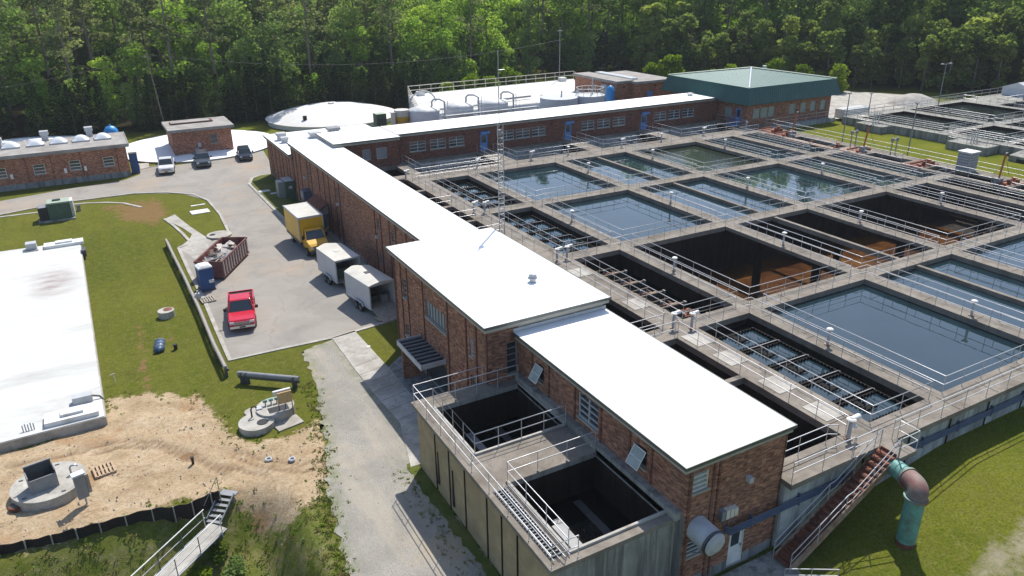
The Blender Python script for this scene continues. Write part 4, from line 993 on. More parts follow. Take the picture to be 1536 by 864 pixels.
e0 = [(gx0-ov,gy0-ov),(gx1+ov,gy0-ov),(gx1+ov,gy1+ov),(gx0-ov,gy1+ov)]; e1 = [(gx0+ins,gy0+ins),(gx1-ins,gy0+ins),(gx1-ins,gy1-ins),(gx0+ins,gy1-ins)]
ap = ((gx0+gx1)/2,(gy0+gy1)/2)
b = MB()
for i in range(4):
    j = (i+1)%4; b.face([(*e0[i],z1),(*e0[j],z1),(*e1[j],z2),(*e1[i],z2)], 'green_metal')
b.face([(*p,z1) for p in e0[::-1]], 'soffit'); mr = b.build('mansard', gh)
b = MB()
for i in range(4):
    j = (i+1)%4; n = 44
    for k in range(n+1):
        u = k/n; p = Vector((*e0[i],z1)).lerp(Vector((*e0[j],z1)), u); q = Vector((*e1[i],z2)).lerp(Vector((*e1[j],z2)), u)
        b.tube([p, q], .035, 'green_metal', 4, cap=False)
    b.tube([(*e0[i],z1),(*e0[j],z1)], .06, 'green_metal', 4); b.tube([(*e1[i],z2),(*e1[j],z2)], .06, 'green_metal', 4)
b.build('seams', mr, off=ORG.get(mr.name))
b = MB()
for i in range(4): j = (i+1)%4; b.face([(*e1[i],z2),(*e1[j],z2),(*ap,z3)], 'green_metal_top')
tr_ = b.build('hip_roof', gh)
b = MB()
for i in range(4):
    j = (i+1)%4; n = 30
    for k in range(1, n):
        u = k/n; p = Vector((*e1[i],z2)).lerp(Vector((*e1[j],z2)), u); w1_ = 1-abs(2*u-1); q = p.lerp(Vector((*ap,z3)) if False else Vector((ap[0] if i%2 else p.x, p.y if i%2 else ap[1], z3)), w1_*.97)
        b.tube([p, q], .03, 'green_metal_top', 3, cap=False)
b.build('seams', tr_, off=ORG.get(tr_.name))
b = MB()
for i in range(4): b.tube([(*e1[i],z2+.02),(*ap,z3+.05)], .16, 'pale_green' if i != 0 else 'skylight', 4)
b.build('ridge_cap', tr_, off=ORG.get(tr_.name))
b = MB(); b.cyl(ap[0]+5, ap[1]+2, z2+.6, z2+1.2, .3, 'white_paint', 10); b.build('vent', gh)
railing([(86,78.5),(100.5,78.5)], z=3.6, parent=gh, sp=2.2); b = MB(); b.box(85.2,100.5,78.3,79.25,2.6,3.6,'pale_blue_concrete'); b.build('ramp', gh)
# lattice mast
ms = thing('radio_mast', 'slim lattice radio mast rising behind the tall block roof with a thin whip on top', 'mast', (25.2,47.35,4))
bx_, by_ = 25.2, 47.35
b = MB(); legs = [(bx_-.22,by_-.15),(bx_+.22,by_-.15),(bx_,by_+.22)]
for l in legs: b.tube([(*l,2.0),(*l,15.2)], .03, 'galvanised', 5)
b.build('legs', ms); b = MB(); z = 4.2; k = 0
while z < 15:
    for i in range(3): j = (i+1)%3; b.tube([(*legs[i],z),(*legs[j],z+.4)], .014, 'galvanised', 3, cap=False); b.tube([(*legs[i],z),(*legs[j],z)], .014, 'galvanised', 3, cap=False)
    z += .4
b.build('lattice', ms)
b = MB(); b.tube([(bx_,by_,15),(bx_,by_,20.2)], .035, 'galvanised', 5); b.tube([(bx_,by_,18.9),(bx_+.5,by_,18.9)], .02, 'galvanised', 4); b.build('whip', ms)
b = MB(); b.box(bx_-.12,bx_+.12,by_-.15,by_+.15,14.4,14.8,'mid_grey'); b.build('equipment_box', ms)
# ------------------------------------------------------------ vehicles (local: nose towards -Y)
def wheel(par, x, y, r=.38, w=.26):
    b = MB(); s_ = 1 if x > 0 else -1
    b.tube([(x-w/2,y,r),(x+w/2,y,r)], r, 'rubber', 20); o = b.build('tyre', par)
    g = MB(); g.tube([(x+s_*(w/2-.02),y,r),(x+s_*(w/2+.015),y,r)], r*.6, 'chrome', 14); 
    for k in range(5): a = k*2*pi/5; g.box(x+s_*(w/2+.01)-.01, x+s_*(w/2+.01)+.02, y+cos(a)*r*.35-.03, y+cos(a)*r*.35+.03, r+sin(a)*r*.35-.03, r+sin(a)*r*.35+.03, 'dark_grey')
    g.build('rim', o, off=(0,0,0))
def taper(x, y0, y1, z0, x2, y02, y12, z1):
    return [[(-x,y0,z0),(x,y0,z0),(x,y1,z0),(-x,y1,z0)], [(-x2,y02,z1),(x2,y02,z1),(x2,y12,z1),(-x2,y12,z1)]]
def vehicle(name, label, cat, paint, kind='pickup', L=5.8, Wd=2.0, H=1.9, group=None):
    t_ = thing(name, label, cat, (0,0,0), group, world=False); hw = Wd/2; f = -L/2; r = L/2
    zb = H*.62 if kind != 'car' else H*.6; hood = f+L*.25
    b = MB()
    # lower body as side profile stations along y, each an 8 point section
    def sec(y, w_, zl, zh, sh=.08): return [(-w_+.04,y,zl),(w_-.04,y,zl),(w_,y,zl+.2),(w_,y,zh-sh),(w_-.1,y,zh),(-w_+.1,y,zh),(-w_,y,zh-sh),(-w_,y,zl+.2)]
    hz = zb*.97
    st = [(f,hw*.86,.48,hz*.80),(f+.12,hw*.93,.38,hz*.90),(f+.45,hw*.98,.33,hz*.94),(hood,hw,.32,hz)]
    if kind == 'pickup': st += [(f+L*.62,hw,.32,hz),(f+L*.62+.02,hw,.32,hz*.74)]; st += [(r-.1,hw*.99,.4,hz*.74),(r,hw*.97,.45,hz*.74)]
    else: st += [(r-.5,hw,.34,hz),(r-.08,hw*.95,.4,hz*.95),(r,hw*.9,.5,hz*.85)]
    b.loft([sec(*q) for q in st], paint)
    bd = b.build('body', t_, bevel=.03)
    if kind == 'pickup':
        y0 = f+L*.63; g = MB()
        for x0, x1, ya, yb in ((-hw,-hw+.1,y0,r),(hw-.1,hw,y0,r),(-hw+.1,hw-.1,r-.08,r),(-hw+.1,hw-.1,y0,y0+.06)): g.box(x0,x1,ya,yb,hz*.74-.05,hz*1.02,paint)
        g.build('bed_sides', t_, bevel=.015); g = MB(); g.box(-hw+.1,hw-.1,y0+.06,r-.08,hz*.74-.02,hz*.74+.015,'black'); g.build('bed_liner', t_); g = MB(); g.box(-hw+.12,hw-.12,y0+.07,r-.1,hz*.9,hz*.93,'black'); g.build('bed_cover', t_)
    c0, c1 = hood-.02, (f+L*.62 if kind == 'pickup' else r-.12)
    g = MB(); fwd_, bwd = .62*H/1.9, (.18 if kind == 'pickup' else .45)
    g.loft(taper(hw*.93,c0,c1,hz-.02,hw*.76,c0+fwd_,c1-bwd,H-.05), 'glass_dark'); g.build('windows', t_)
    g = MB(); g.loft(taper(hw*.775,c0+fwd_-.03,c1-bwd+.03,H-.07,hw*.72,c0+fwd_+.1,c1-bwd-.1,H), paint); g.build('roof', t_, bevel=.02)
    g = MB(); A = taper(hw*.935,c0-.01,c1+.01,hz-.02,hw*.77,c0+fwd_-.02,c1-bwd+.02,H-.05)
    for i in range(4): g.tube([A[0][i],A[1][i]], .045, paint, 4)
    m_ = (c0+c1)/2+.12; g.tube([(-hw*.94,m_,hz),(-hw*.78,m_,H-.06)], .045, paint, 4); g.tube([(hw*.94,m_,hz),(hw*.78,m_,H-.06)], .045, paint, 4); g.build('pillars', t_)
    g = MB(); g.box(-hw*.55,hw*.55,f-.03,f+.06,hz*.58,hz*.80,'chrome' if kind=='pickup' else 'black'); 
    for k in range(3): g.box(-hw*.52,hw*.52,f-.045,f-.02,hz*(.60+.07*k),hz*(.60+.07*k)+.04,'dark_grey')
    g.build('grille', t_)
    g = MB(); g.box(-hw*.9,hw*.9,f-.12,f+.1,.42,.62,'chrome' if kind=='pickup' else paint); g.box(-.22,.22,f-.135,f-.11,.46,.58,'dark_grey'); g.build('bumper', t_, bevel=.03)
    g = MB(); g.box(-hw*.9,hw*.9,r-.05,r+.1,.45,.62,'chrome' if kind=='pickup' else paint); g.build('bumper', t_, bevel=.02)
    for s_ in (-1,1):
        g = MB(); x0, x1 = sorted((s_*hw*.58, s_*hw*.88)); g.box(x0,x1,f-.02,f+.14,hz*.66,hz*.82,'skylight'); g.build('headlight', t_, bevel=.02)
        g = MB(); g.tube([(s_*hw*.95,c0+.28,hz+.06),(s_*(hw+.12),c0+.25,hz+.13)], .03, 'black', 4); x0, x1 = sorted((s_*(hw+.06), s_*(hw+.28))); g.box(x0,x1,c0+.18,c0+.28,hz+.06,hz+.3,'black'); g.build('mirror', t_, bevel=.015)
        g = MB(); x0, x1 = sorted((s_*hw*.8, s_*hw*.98)); g.box(x0,x1,r-.06,r+.02,hz*.5,hz*.7,'orange_paint'); g.build('tail_light', t_)
        for y in (f+L*.17, r-L*.19): 
            wheel(t_, s_*(hw-.13), y, .4*H/1.9 if kind=='pickup' else .35)
            g = MB(); ys_ = [(y+.5*cos(a)*H/1.9, .4+.5*sin(a)*H/1.9) for a in [pi*k/8 for k in range(9)]]
            g.tube([(s_*(hw-.0),yy,zz) for yy,zz in ys_], .035, 'black', 4); g.build('wheel_arch', t_)
    if kind != 'pickup':
        for s_ in (-1,1): g = MB(); g.tube([(s_*hw*.62,c0+fwd_+.2,H+.04),(s_*hw*.62,c1-bwd-.2,H+.04)], .025, 'black', 4); g.build('roof_rail', t_)
    for s_ in (-1, 1):
        g = MB(); 
        for yy in (c0+.95, c0+2.05): g.box(*sorted((s_*(hw+.0),s_*(hw+.03))),yy,yy+.18,hz*.82,hz*.86,'black')
        g.build('door_handles', t_)
    return t_
def place(o, p, rz, z=0.03): o.location = (p[0], p[1], z); o.rotation_euler = (0,0,rz); return o
place(vehicle('pickup_truck', 'bright red crew cab pickup truck parked alone in the middle of the lot', 'pickup truck', 'red_paint'), (7.44,57.96), radians(-10))
place(vehicle('pickup_truck', 'white pickup truck parked left of the small brick building', 'pickup truck', 'white_car_paint', L=5.6), (7.87,113.21), radians(-7))
place(vehicle('parked_car', 'dark grey pickup style SUV parked in front of the small brick building', 'car', 'grey_car_paint', 'suv', 5.3, 1.98, 1.85), (12.77,114.34), radians(-5))
place(vehicle('parked_car', 'small navy SUV parked right of the small brick building', 'car', 'navy_car_paint', 'suv', 4.6, 1.85, 1.65), (18.73,115.06), radians(-6))
# yellow box truck, nose towards -Y
bt = thing('box_truck', 'yellow rental box truck with a white roofed cargo box beside the long brick wall', 'box truck', (0,0,0), world=False)
b = MB(); b.box(-1.2,1.2,-1.5,3.6,1.0,3.45,'yellow_side',top='trailer_roof'); b.build('cargo_box', bt, bevel=.03)
b = MB()
for x in (-1.21,1.21): b.box(x-.03,x+.03,-1.53,3.62,3.3,3.5,'light_grey'); b.box(x-.04,x+.04,-1.55,-1.45,1.0,3.5,'light_grey')
b.box(-1.2,1.2,-1.53,-1.47,3.3,3.5,'light_grey'); b.box(-1.2,1.2,-1.2,3.5,.7,.98,'dark_grey'); b.build('box_frame', bt)
b = MB(); b.loft([[(-.98,-1.5,.6),(.98,-1.5,.6),(.98,-1.5,1.55),(-.98,-1.5,1.55)],[(-1,-2.6,.55),(1,-2.6,.55),(1,-2.6,1.5),(-1,-2.6,1.5)],[(-.95,-3.3,.55),(.95,-3.3,.55),(.95,-3.35,1.28),(-.95,-3.35,1.28)],[(-.85,-3.6,.6),(.85,-3.6,.6),(.85,-3.6,1.1),(-.85,-3.6,1.1)]],'yellow_paint'); b.build('cab', bt, bevel=.05)
b = MB(); b.loft(taper(.96,-2.65,-1.5,1.5,.82,-2.1,-1.5,2.25),'glass_dark'); b.build('windshield', bt)
b = MB(); b.loft(taper(.84,-2.15,-1.5,2.23,.78,-2.0,-1.5,2.36),'yellow_paint'); 
for s_ in (-1,1): b.tube([(s_*.97,-2.64,1.5),(s_*.83,-2.1,2.26)],.06,'yellow_paint',4); b.box(*sorted((s_*.8,s_*.93)),-1.65,-1.5,1.5,2.25,'yellow_paint')
b.build('cab_roof', bt, bevel=.03)
b = MB(); b.box(-.5,.5,-3.64,-3.58,.7,1.05,'black'); b.build('grille', bt); b = MB(); b.box(-.95,.95,-3.75,-3.6,.45,.66,'dark_grey'); b.build('bumper', bt)
for s_ in (-1,1):
    b = MB(); b.box(*sorted((s_*.58,s_*.84)),-3.63,-3.5,.8,1.05,'skylight'); b.build('headlight', bt)
    b = MB(); b.box(*sorted((s_*1.05,s_*1.25)),-2.4,-2.3,1.5,1.9,'black'); b.tube([(s_*.95,-2.3,1.6),(s_*1.1,-2.35,1.7)],.03,'black',4); b.build('mirror', bt)
    for y in (-2.85, 2.0): wheel(bt, s_*.95, y, .42, .3)
place(bt, (16.16,71.51), radians(14), .03)
bt.location = (16.6, 72.1, .03); bt.rotation_euler = (0,0,radians(2))
# enclosed trailers, open rear towards -Y
def trailer(label, round_top, loc, rz, ramp):
    t_ = thing('cargo_trailer', label, 'trailer', (0,0,0), world=False)
    hw, f, r, z0, z1 = 1.15, -2.1, 2.1, .5, 2.5
    b = MB()
    for s_ in (-1,1): b.box(*sorted((s_*hw,s_*(hw-.05))),f,r,z0,z1,'trailer_side')
    b.build('side_wall', t_); b = MB(); b.loft([[(-hw+.05,r-.05,z0),(hw-.05,r-.05,z0),(hw-.05,r-.05,z1),(-hw+.05,r-.05,z1)],[(-.15,r+.75,z0),(.15,r+.75,z0),(.15,r+.7,z1),(-.15,r+.7,z1)]],'trailer_side'); b.build('nose', t_)
    b = MB(); b.box(-hw+.05,hw-.05,f,r,z0,z0+.06,'wood_grey'); b.build('floor', t_)
    b = MB(); secs = []
    for y in (f-.02, r+.0):
        secs.append([(-hw-.02,y,z1)]+[(-hw+2*hw*k/8,y,z1+(.16*sin(pi*k/8) if round_top else .04)+.04) for k in range(9)]+[(hw+.02,y,z1)])
    b.loft(secs,'trailer_roof'); b.loft([[(-hw,r,z1),(hw,r,z1),(hw,r,z1+.05),(-hw,r,z1+.05)],[(-.15,r+.7,z1),(.15,r+.7,z1),(.15,r+.7,z1+.05),(-.15,r+.7,z1+.05)]],'trailer_roof'); b.build('roof', t_)
    b = MB(); 
    for s_ in (-1,1): b.box(*sorted((s_*hw,s_*(hw-.1))),f-.04,f,z0,z1+.04,'light_grey')
    b.box(-hw,hw,f-.04,f,z1-.08,z1+.05,'light_grey'); b.build('rear_frame', t_)
    b = MB(); b.box(-.18,.18,.1,.5,z1+(.17 if round_top else .04),z1+(.25 if round_top else .12),'dark_grey' if round_top else 'white_paint'); b.build('roof_vent', t_)
    for s_ in (-1,1):
        for y in (-.75, .05): wheel(t_, s_*(hw+.12), y, .33, .2)
        b = MB(); b.tube([(s_*(hw+.14),-1.15+.0,.55),(s_*(hw+.14),-.95,.78),(s_*(hw+.14),.25,.78),(s_*(hw+.14),.45,.55)],.07,'trailer_side',4); b.build('fender', t_)
    b = MB(); b.tube([(0,r+.6,.45),(0,r+1.9,.45)],.05,'dark_grey',5); b.tube([(0,r+1.5,0),(0,r+1.5,.6)],.04,'dark_grey',5); b.build('hitch', t_)
    b = MB()
    if ramp: b.loft([[(-hw+.1,f,z0),(hw-.1,f,z0),(hw-.1,f,z0+.06),(-hw+.1,f,z0+.06)],[(-hw+.1,f-1.9,.04),(hw-.1,f-1.9,.04),(hw-.1,f-1.9,.08),(-hw+.1,f-1.9,.08)]],'wood_grey')
    else: b.loft([[(-.6,f,z0),(.6,f,z0),(.6,f,z0+.05),(-.6,f,z0+.05)],[(-.6,f-.9,.04),(.6,f-.9,.04),(.6,f-.9,.08),(-.6,f-.9,.08)]],'wood')
    b.build('ramp', t_)
    t_.location = loc; t_.rotation_euler = (0,0,rz); return t_
trailer('enclosed grey trailer nearest the yellow truck, rear open with a short ramp', False, (16.6,61.9,.03), radians(6), False)
trailer('enclosed grey trailer with rounded roof and full ramp down, nearest the tall block', True, (17.15,55.2,.03), radians(9), True)
def crate(name, label, cat, x, y, z, sx, sy, sz, m, rz=0):
    t_ = thing(name, label, cat, (x,y,z), world=False); b = MB(); b.box(-sx/2,sx/2,-sy/2,sy/2,0,sz,m); b.build('case', t_, bevel=.02)
    b = MB(); b.box(-sx/2-.015,sx/2+.015,-sy/2-.015,sy/2+.015,sz*.9,sz+.02,'dark_grey'); b.build('lid', t_); t_.rotation_euler = (0,0,rz); return t_
crate('tool_box','green tool chest inside the trailer nearest the yellow truck','tool box',16.4,60.8,.59,.8,.6,.9,'cabinet_green')
crate('equipment_case','pale case inside the trailer nearest the yellow truck','case',17.3,60.6,.59,.35,.35,.9,'light_grey')
crate('equipment_case','grey case in the mouth of the round roofed trailer','case',17.9,54.0,.59,.5,.4,.7,'mid_grey',.3)
crate('tool_box','low dark box inside the round roofed trailer','tool box',17.1,54.4,.59,.7,.5,.5,'dark_grey',.2)
t_ = thing('wooden_board','short pale board lying on the left edge of the trailer ramp','board',(16.6,51.9,.1)); b = MB(); b.obox((16.6,51.9),radians(100),.9,.28,.14,.2,'wood'); b.build('board', t_)
# ------------------------------------------------------------ roll-off dumpster and its load
p0, p1 = (6.42,66.80), (9.78,74.33)
ang = math.atan2(p1[1]-p0[1], p1[0]-p0[0])
dp = thing('dumpster', 'long maroon open top roll off dumpster with pale side ribs near the blue toilet', 'dumpster', (8.15,70.4,0.03), world=False)
L2, W2, h = 3.3, 1.2, 1.75
b = MB()
b.box(-L2,L2,-W2,-W2+.06,.25,h,'maroon_steel'); b.box(-L2,L2,W2-.06,W2,.25,h,'maroon_steel'); b.box(-L2,-L2+.06,-W2+.06,W2-.06,.25,h,'maroon_steel'); b.box(L2-.06,L2,-W2+.06,W2-.06,.25,h,'maroon_steel'); b.box(-L2,L2,-W2,W2,.15,.25,'maroon_steel'); b.build('shell', dp)
b = MB()
for s_ in (-1,1): b.box(-L2,L2,*sorted((s_*W2,s_*(W2+.08))),h-.1,h+.03,'maroon_steel'); b.box(-L2,L2,*sorted((s_*W2,s_*(W2+.08))),.2,.32,'rust')
b.box(-L2-.05,-L2,-W2,W2,h-.1,h+.03,'maroon_steel'); b.box(L2,L2+.05,-W2,W2,h-.1,h+.03,'maroon_steel'); b.build('rail', dp)
for s_ in (-1,1):
    for k in range(11):
        b = MB(); x = -L2+.3+k*.6; b.box(x-.07,x+.07,*sorted((s_*W2,s_*(W2+.09))),.32,h-.1,'rib_white'); b.build('rib', dp)
for x in (-2.6,2.6):
    for s_ in (-1,1): b = MB(); b.tube([(x,s_*.8-.1,.13),(x,s_*.8+.1,.13)],.13,'dark_grey',10); b.build('roller', dp)
dp.rotation_euler = (0,0,radians(60))
ld = thing('scrap_load', 'heap of pale torn sheets and boards filling the dumpster', 'scrap', (8.15,70.4,.3), world=False)
rl = random.Random(3)
for k in range(64):
    b = MB(); x, y = rl.uniform(-2.7,2.0), rl.uniform(-.8,.8); z = .85+rl.uniform(0,.65)*(1-abs(x)/4); a = rl.uniform(0,pi); L_, w_ = rl.uniform(.3,.8), rl.uniform(.15,.45); t1, t2_ = rl.uniform(-.25,.25), rl.uniform(-.25,.25)
    ca, sa = cos(a), sin(a); q_ = []
    for u, v in ((-1,-1),(1,-1),(1.0,1),(-1,.8)): q_.append((x+(u*L_*ca-v*w_*sa)*.8, max(-1.1,min(1.1,y+(u*L_*sa+v*w_*ca)*.8)), z+u*t1+v*t2_))
    b.idx(q_+[(a_,b_,c_-.05) for a_,b_,c_ in q_], [(0,1,2,3),(7,6,5,4),(0,4,5,1),(1,5,6,2),(2,6,7,3),(3,7,4,0)], rl.choice(['debris','debris','rusty_pale','wood_grey','light_grey']))
    b.build('scrap_piece', ld)
b = MB(); b.box(-2.9,2.9,-1.05,1.05,.0,.45,'rusty_pale'); b.build('scrap_base', ld); ld.rotation_euler = dp.rotation_euler
# portable toilet
pt = thing('portable_toilet', 'blue portable toilet with white domed roof at the end of the dumpster', 'portable toilet', (5.9,65.6,0.03), world=False)
b = MB(); b.box(-.56,.56,-.58,.58,.12,2.05,'porta_blue'); 
for k in range(4): b.box(-.5+k*.28,-.42+k*.28,-.6,-.58,.2,1.95,'porta_blue')
b.build('cabin', pt, bevel=.03); b = MB(); b.loft([[(-.6,-.62,2.05),(.6,-.62,2.05),(.6,.62,2.05),(-.6,.62,2.05)],[(-.58,-.6,2.15),(.58,-.6,2.15),(.58,.6,2.15),(-.58,.6,2.15)],[(-.3,-.45,2.3),(.3,-.45,2.3),(.3,.45,2.3),(-.3,.45,2.3)]],'white_paint'); b.build('roof', pt)
b = MB(); b.box(-.42,.42,-.6,-.57,.2,1.9,'porta_blue'); b.build('door', pt); b = MB(); b.box(.1,.5,-.75,-.6,.75,1.0,'white_paint'); b.build('hand_wash', pt); b = MB(); b.box(-.6,.6,-.65,.65,0,.12,'dark_grey'); b.build('skid', pt)
pt.rotation_euler = (0,0,radians(8))
def pallet(label, x, y, rz, m='wood', z=0.03, s=1.0):
    t_ = thing('wooden_pallet', label, 'pallet', (0,0,0), world=False)
    for k in range(6): b = MB(); b.box(-.6,.6,-.55+k*.2,-.43+k*.2,.1,.13,m); b.build('slat', t_)
    for k in range(3): b = MB(); b.box(-.6+k*.55,-.5+k*.55,-.55,.57,.0,.1,m); b.build('bearer', t_)
    t_.location = (x,y,z); t_.rotation_euler = (0,0,rz); t_.scale = (s,s,s); return t_
pallet('grey weathered pallet on the lot edge in front of the blue toilet', *(5.55,62.92), radians(95), 'wood_grey')
pallet('pale wooden pallet with open slats lying on the sand beside the control post', *(-3.21,41.17), radians(98), 'wood', 0.02, .95)
# ------------------------------------------------------------ long pipe barrier and the short one
def barrier(label, pts, posts, m1='wood_grey'):
    t_ = thing('pipe_barrier', label, 'barrier', (pts[0][0],pts[0][1],0)); 
    b = MB(); b.tube([(x,y,.72) for x,y in pts], .13, m1, 8); b.tube([(x+.14,y,.5) for x,y in pts], .09, 'dark_grey', 6); b.build('rail', t_)
    for k in range(posts):
        u = k/(posts-1)*(len(pts)-1); i = min(int(u), len(pts)-2); x = pts[i][0]+(pts[i+1][0]-pts[i][0])*(u-i); y = pts[i][1]+(pts[i+1][1]-pts[i][1])*(u-i)
        b = MB(); b.box(x-.09,x+.09,y-.09,y+.09,-.1,.7,'dark_grey'); b.build('post', t_)
        if k%2 == 0 and k < posts-1: b = MB(); b.box(x-.02,x+.16,y-1.5,y-.2,.12,.6,'dark_grey'); b.build('panel', t_)
    return t_
barrier('very long weathered barrier rail on posts along the grass edge of the lot', [(4.16,79.31),(4.27,73.31),(4.40,67.82),(4.51,60.03),(4.49,52.91),(4.59,48.63)], 13)
bw_ = thing('cable_box', 'small white box fixed to the middle of the long barrier', 'junction box', (4.7,62.3,.6)); b = MB(); b.box(4.6,4.95,62.2,62.5,.55,1.05,'light_grey'); b.build('box', bw_); b = MB(); b.tube([(4.8,62.3,1.0),(4.8,62.3,1.3)],.07,'light_grey',8); b.build('cap', bw_)
sb = thing('pipe_barrier', 'short dark barrier rail with square posts on the grass above the concrete wells', 'barrier', (5,47,0))
a_, c_ = (5.19,47.44), (8.52,44.67)
b = MB(); b.tube([(*a_,.7),(*c_,.7)], .17, 'mid_grey', 8); b.tube([(*a_,.45),(*c_,.45)], .1, 'dark_grey', 6); b.build('rail', sb)
for u in (.06,.14,.92): b = MB(); x, y = a_[0]+(c_[0]-a_[0])*u, a_[1]+(c_[1]-a_[1])*u; b.box(x-.15,x+.15,y-.15,y+.15,-.05,.85,'dark_grey'); b.build('post', sb)
# ------------------------------------------------------------ wells, manholes
def slabwell(name, label, x, y, r, h, hatch=None, m='clean_concrete', z=0):
    t_ = thing(name, label, 'manhole', (x,y,z)); b = MB(); b.cyl(x,y,z-.1,z+h,r,m,40); b.build('slab', t_, bevel=.03)
    if hatch: b = MB(); hx, hy, hr, hm = hatch; b.cyl(x+hx,y+hy,z+h,z+h+.03,hr,hm,20); b.build('hatch', t_)
    return t_
slabwell('manhole_slab','flat oval concrete manhole slab at the grass tip by the dumpster',*(9.30,80.01),1.25,.2,(-.65,.15,.3,'black'))
slabwell('manhole_riser','round concrete riser with a rusty lid standing in the grass left of the barrier',*(2.19,61.31),.62,.55,(.15,.1,.33,'rust'))
w1 = slabwell('concrete_well','wide round concrete well slab with black gooseneck vent and round opening',*(5.09,41.35),1.05,.42,(.3,-.3,.33,'black'))
gx_, gy_ = (4.95,41.93); b = MB(); b.tube([(gx_,gy_,.42),(gx_,gy_,.95),(gx_+.08,gy_,1.08),(gx_+.25,gy_,1.1),(gx_+.33,gy_,.98)], .05, 'black', 8); b.build('gooseneck', w1)
slabwell('small_manhole','small round concrete lid in the grass behind the gooseneck well',*(5.11,43.17),.42,.1)
w2 = thing('valve_vault', 'round concrete valve vault with green wheel valves and a tan panel on legs', 'vault', (*(6.43,42.30),0)); vx, vy = w2.location.x, w2.location.y
b = MB(); b.cyl(vx,vy,-.1,.55,1.15,'clean_concrete',36); b.build('ring', w2, bevel=.03); b = MB(); b.box(vx-.5,vx+.7,vy-.75,vy-.1,.55,.56,'black'); b.build('opening', w2)
b = MB(); 
for k in range(3): b.tube([(vx-.5+k*.35,vy+.35,.55),(vx-.5+k*.35,vy+.35,.85)],.04,'mid_grey',6); b.tube([(vx-.62+k*.35,vy+.35,.85),(vx-.38+k*.35,vy+.35,.85)],.1,'teal_paint',10)
b.build('valves', w2)
b = MB(); b.box(vx+.1,vx+.95,vy-.75,vy-.6,1.0,1.75,'plywood'); b.box(vx-.1,vx+.95,vy-.6,vy-.45,1.6,1.85,'white_paint'); b.build('panel', w2)
for x in (vx+.12,vx+.5,vx+.92): b = MB(); b.tube([(x,vy-.68,0),(x,vy-.68,1.05)],.03,'dark_grey',5); b.build('leg', w2)
b = MB(); b.obox((vx+.35,vy-1.5),.2,1.6,1.1,0.01,.08,'clean_concrete'); b.build('footing', w2)
b = MB(); b.box(vx-1.1,vx-.75,vy+.0,vy+.4,.3,.62,'light_grey'); b.build('box', w2)
# big round slab with open hatch at the lower left
bx2, by2 = (-5.79,40.74)
bs = thing('pump_station_slab', 'large raised round concrete slab with a tall open steel hatch at the lower left', 'concrete slab', (bx2,by2,0))
b = MB(); b.cyl(bx2,by2,-.2,.55,1.78,'clean_concrete',56); b.build('slab', bs, bevel=.04)
hx, hy = (-5.81,39.73); hx -= .1; hy += .25; rot = radians(12)
b = MB(); W3 = .62
b.obox((hx,hy),rot,W3*2,.05,.55,1.35,'mid_grey'); b.build('hatch_front', bs)
b = MB(); b.obox((hx-.18,hy+.85),rot,W3*2,.05,.55,1.75,'dark_grey'); b.obox((hx-.18,hy+.85),rot,W3*2+.06,.08,1.75,1.8,'galvanised'); b.build('hatch_lid', bs)
for s_ in (-1,1): b = MB(); c0 = (hx+s_*W3*cos(rot)-.09, hy+s_*W3*sin(rot)+.42); b.obox(c0,rot+pi/2,.9,.05,.55,1.55,'mid_grey' if s_<0 else 'dark_grey'); b.build('hatch_side', bs)
b = MB(); b.obox((hx-.08,hy+.42),rot,W3*2,.85,.552,.57,'black'); b.build('opening', bs)
gx_, gy_ = (-4.72,40.85); b = MB(); b.tube([(gx_,gy_,.55),(gx_,gy_,.95),(gx_+.08,gy_,1.05),(gx_+.3,gy_,1.05),(gx_+.36,gy_,.95)],.05,'galvanised',8); b.build('vent_pipe', bs)
for k in range(5): a = k*1.3; b = MB(); b.box(bx2+1.5*cos(a)-.1,bx2+1.5*cos(a)+.1,by2+1.5*sin(a)-.05,by2+1.5*sin(a)+.05,.55,.58,'dark_grey'); b.build('lifting_eye', bs)
cx2, cy2 = (-4.20,38.49)
cp = thing('control_panel', 'grey control cabinet with a white top standing on the sand beside the round slab', 'control panel', (cx2,cy2,0))
b = MB(); b.obox((cx2,cy2),radians(15),.5,.3,.45,1.85,'mid_grey'); b.build('cabinet', cp); b = MB(); b.obox((cx2,cy2),radians(15),.6,.42,1.85,1.93,'skylight'); b.build('cap', cp)
b = MB(); b.obox((cx2+.34,cy2+.1),radians(15),.16,.14,.6,1.7,'wood_grey'); b.build('post', cp); b = MB(); b.tube([(cx2+.05,cy2,-.05),(cx2+.05,cy2,.5)],.05,'light_grey',6); b.build('leg', cp)
t_ = thing('manhole_box','brown buried box at the left foot of the big round slab','box',(*(-7.34,39.79),0)); x, y = t_.location.x, t_.location.y; b = MB(); b.cyl(x,y,-.1,.25,.32,'rust',12); b.build('ring', t_); b = MB(); b.cyl(x,y,.25,.27,.2,'dark_grey',12); b.build('lid', t_)
for px_, lb in (((4.92,37.60),'left of two small pipe stubs in the sand'), ((6.07,36.94),'right of two small pipe stubs in the sand')):
    t_ = thing('pipe_stub', lb, 'pipe', (*px_,0)); b = MB(); b.lathe(*px_, [(.16,-.05),(.2,.1),(.13,.1),(.12,.0)], 'light_grey', 14); b.build('collar', t_)
t_ = thing('black_post','short black post standing alone in the sand','post',(*(1.16,39.28),0)); x, y = t_.location.x, t_.location.y; b = MB(); b.cyl(x,y,-.05,.42,.07,'black',8); b.build('stem', t_); b = MB(); b.cyl(x,y,.42,.5,.1,'black',8); b.build('cap', t_)
t_ = thing('black_valve','small black valve box in the grass beside the blue tarp','valve',(*(2.08,54.79),0)); x, y = t_.location.x, t_.location.y; b = MB(); b.cyl(x,y,-.05,.35,.13,'black',10); b.build('stem', t_); b = MB(); b.cyl(x,y,.35,.42,.17,'black',10); b.build('cap', t_)
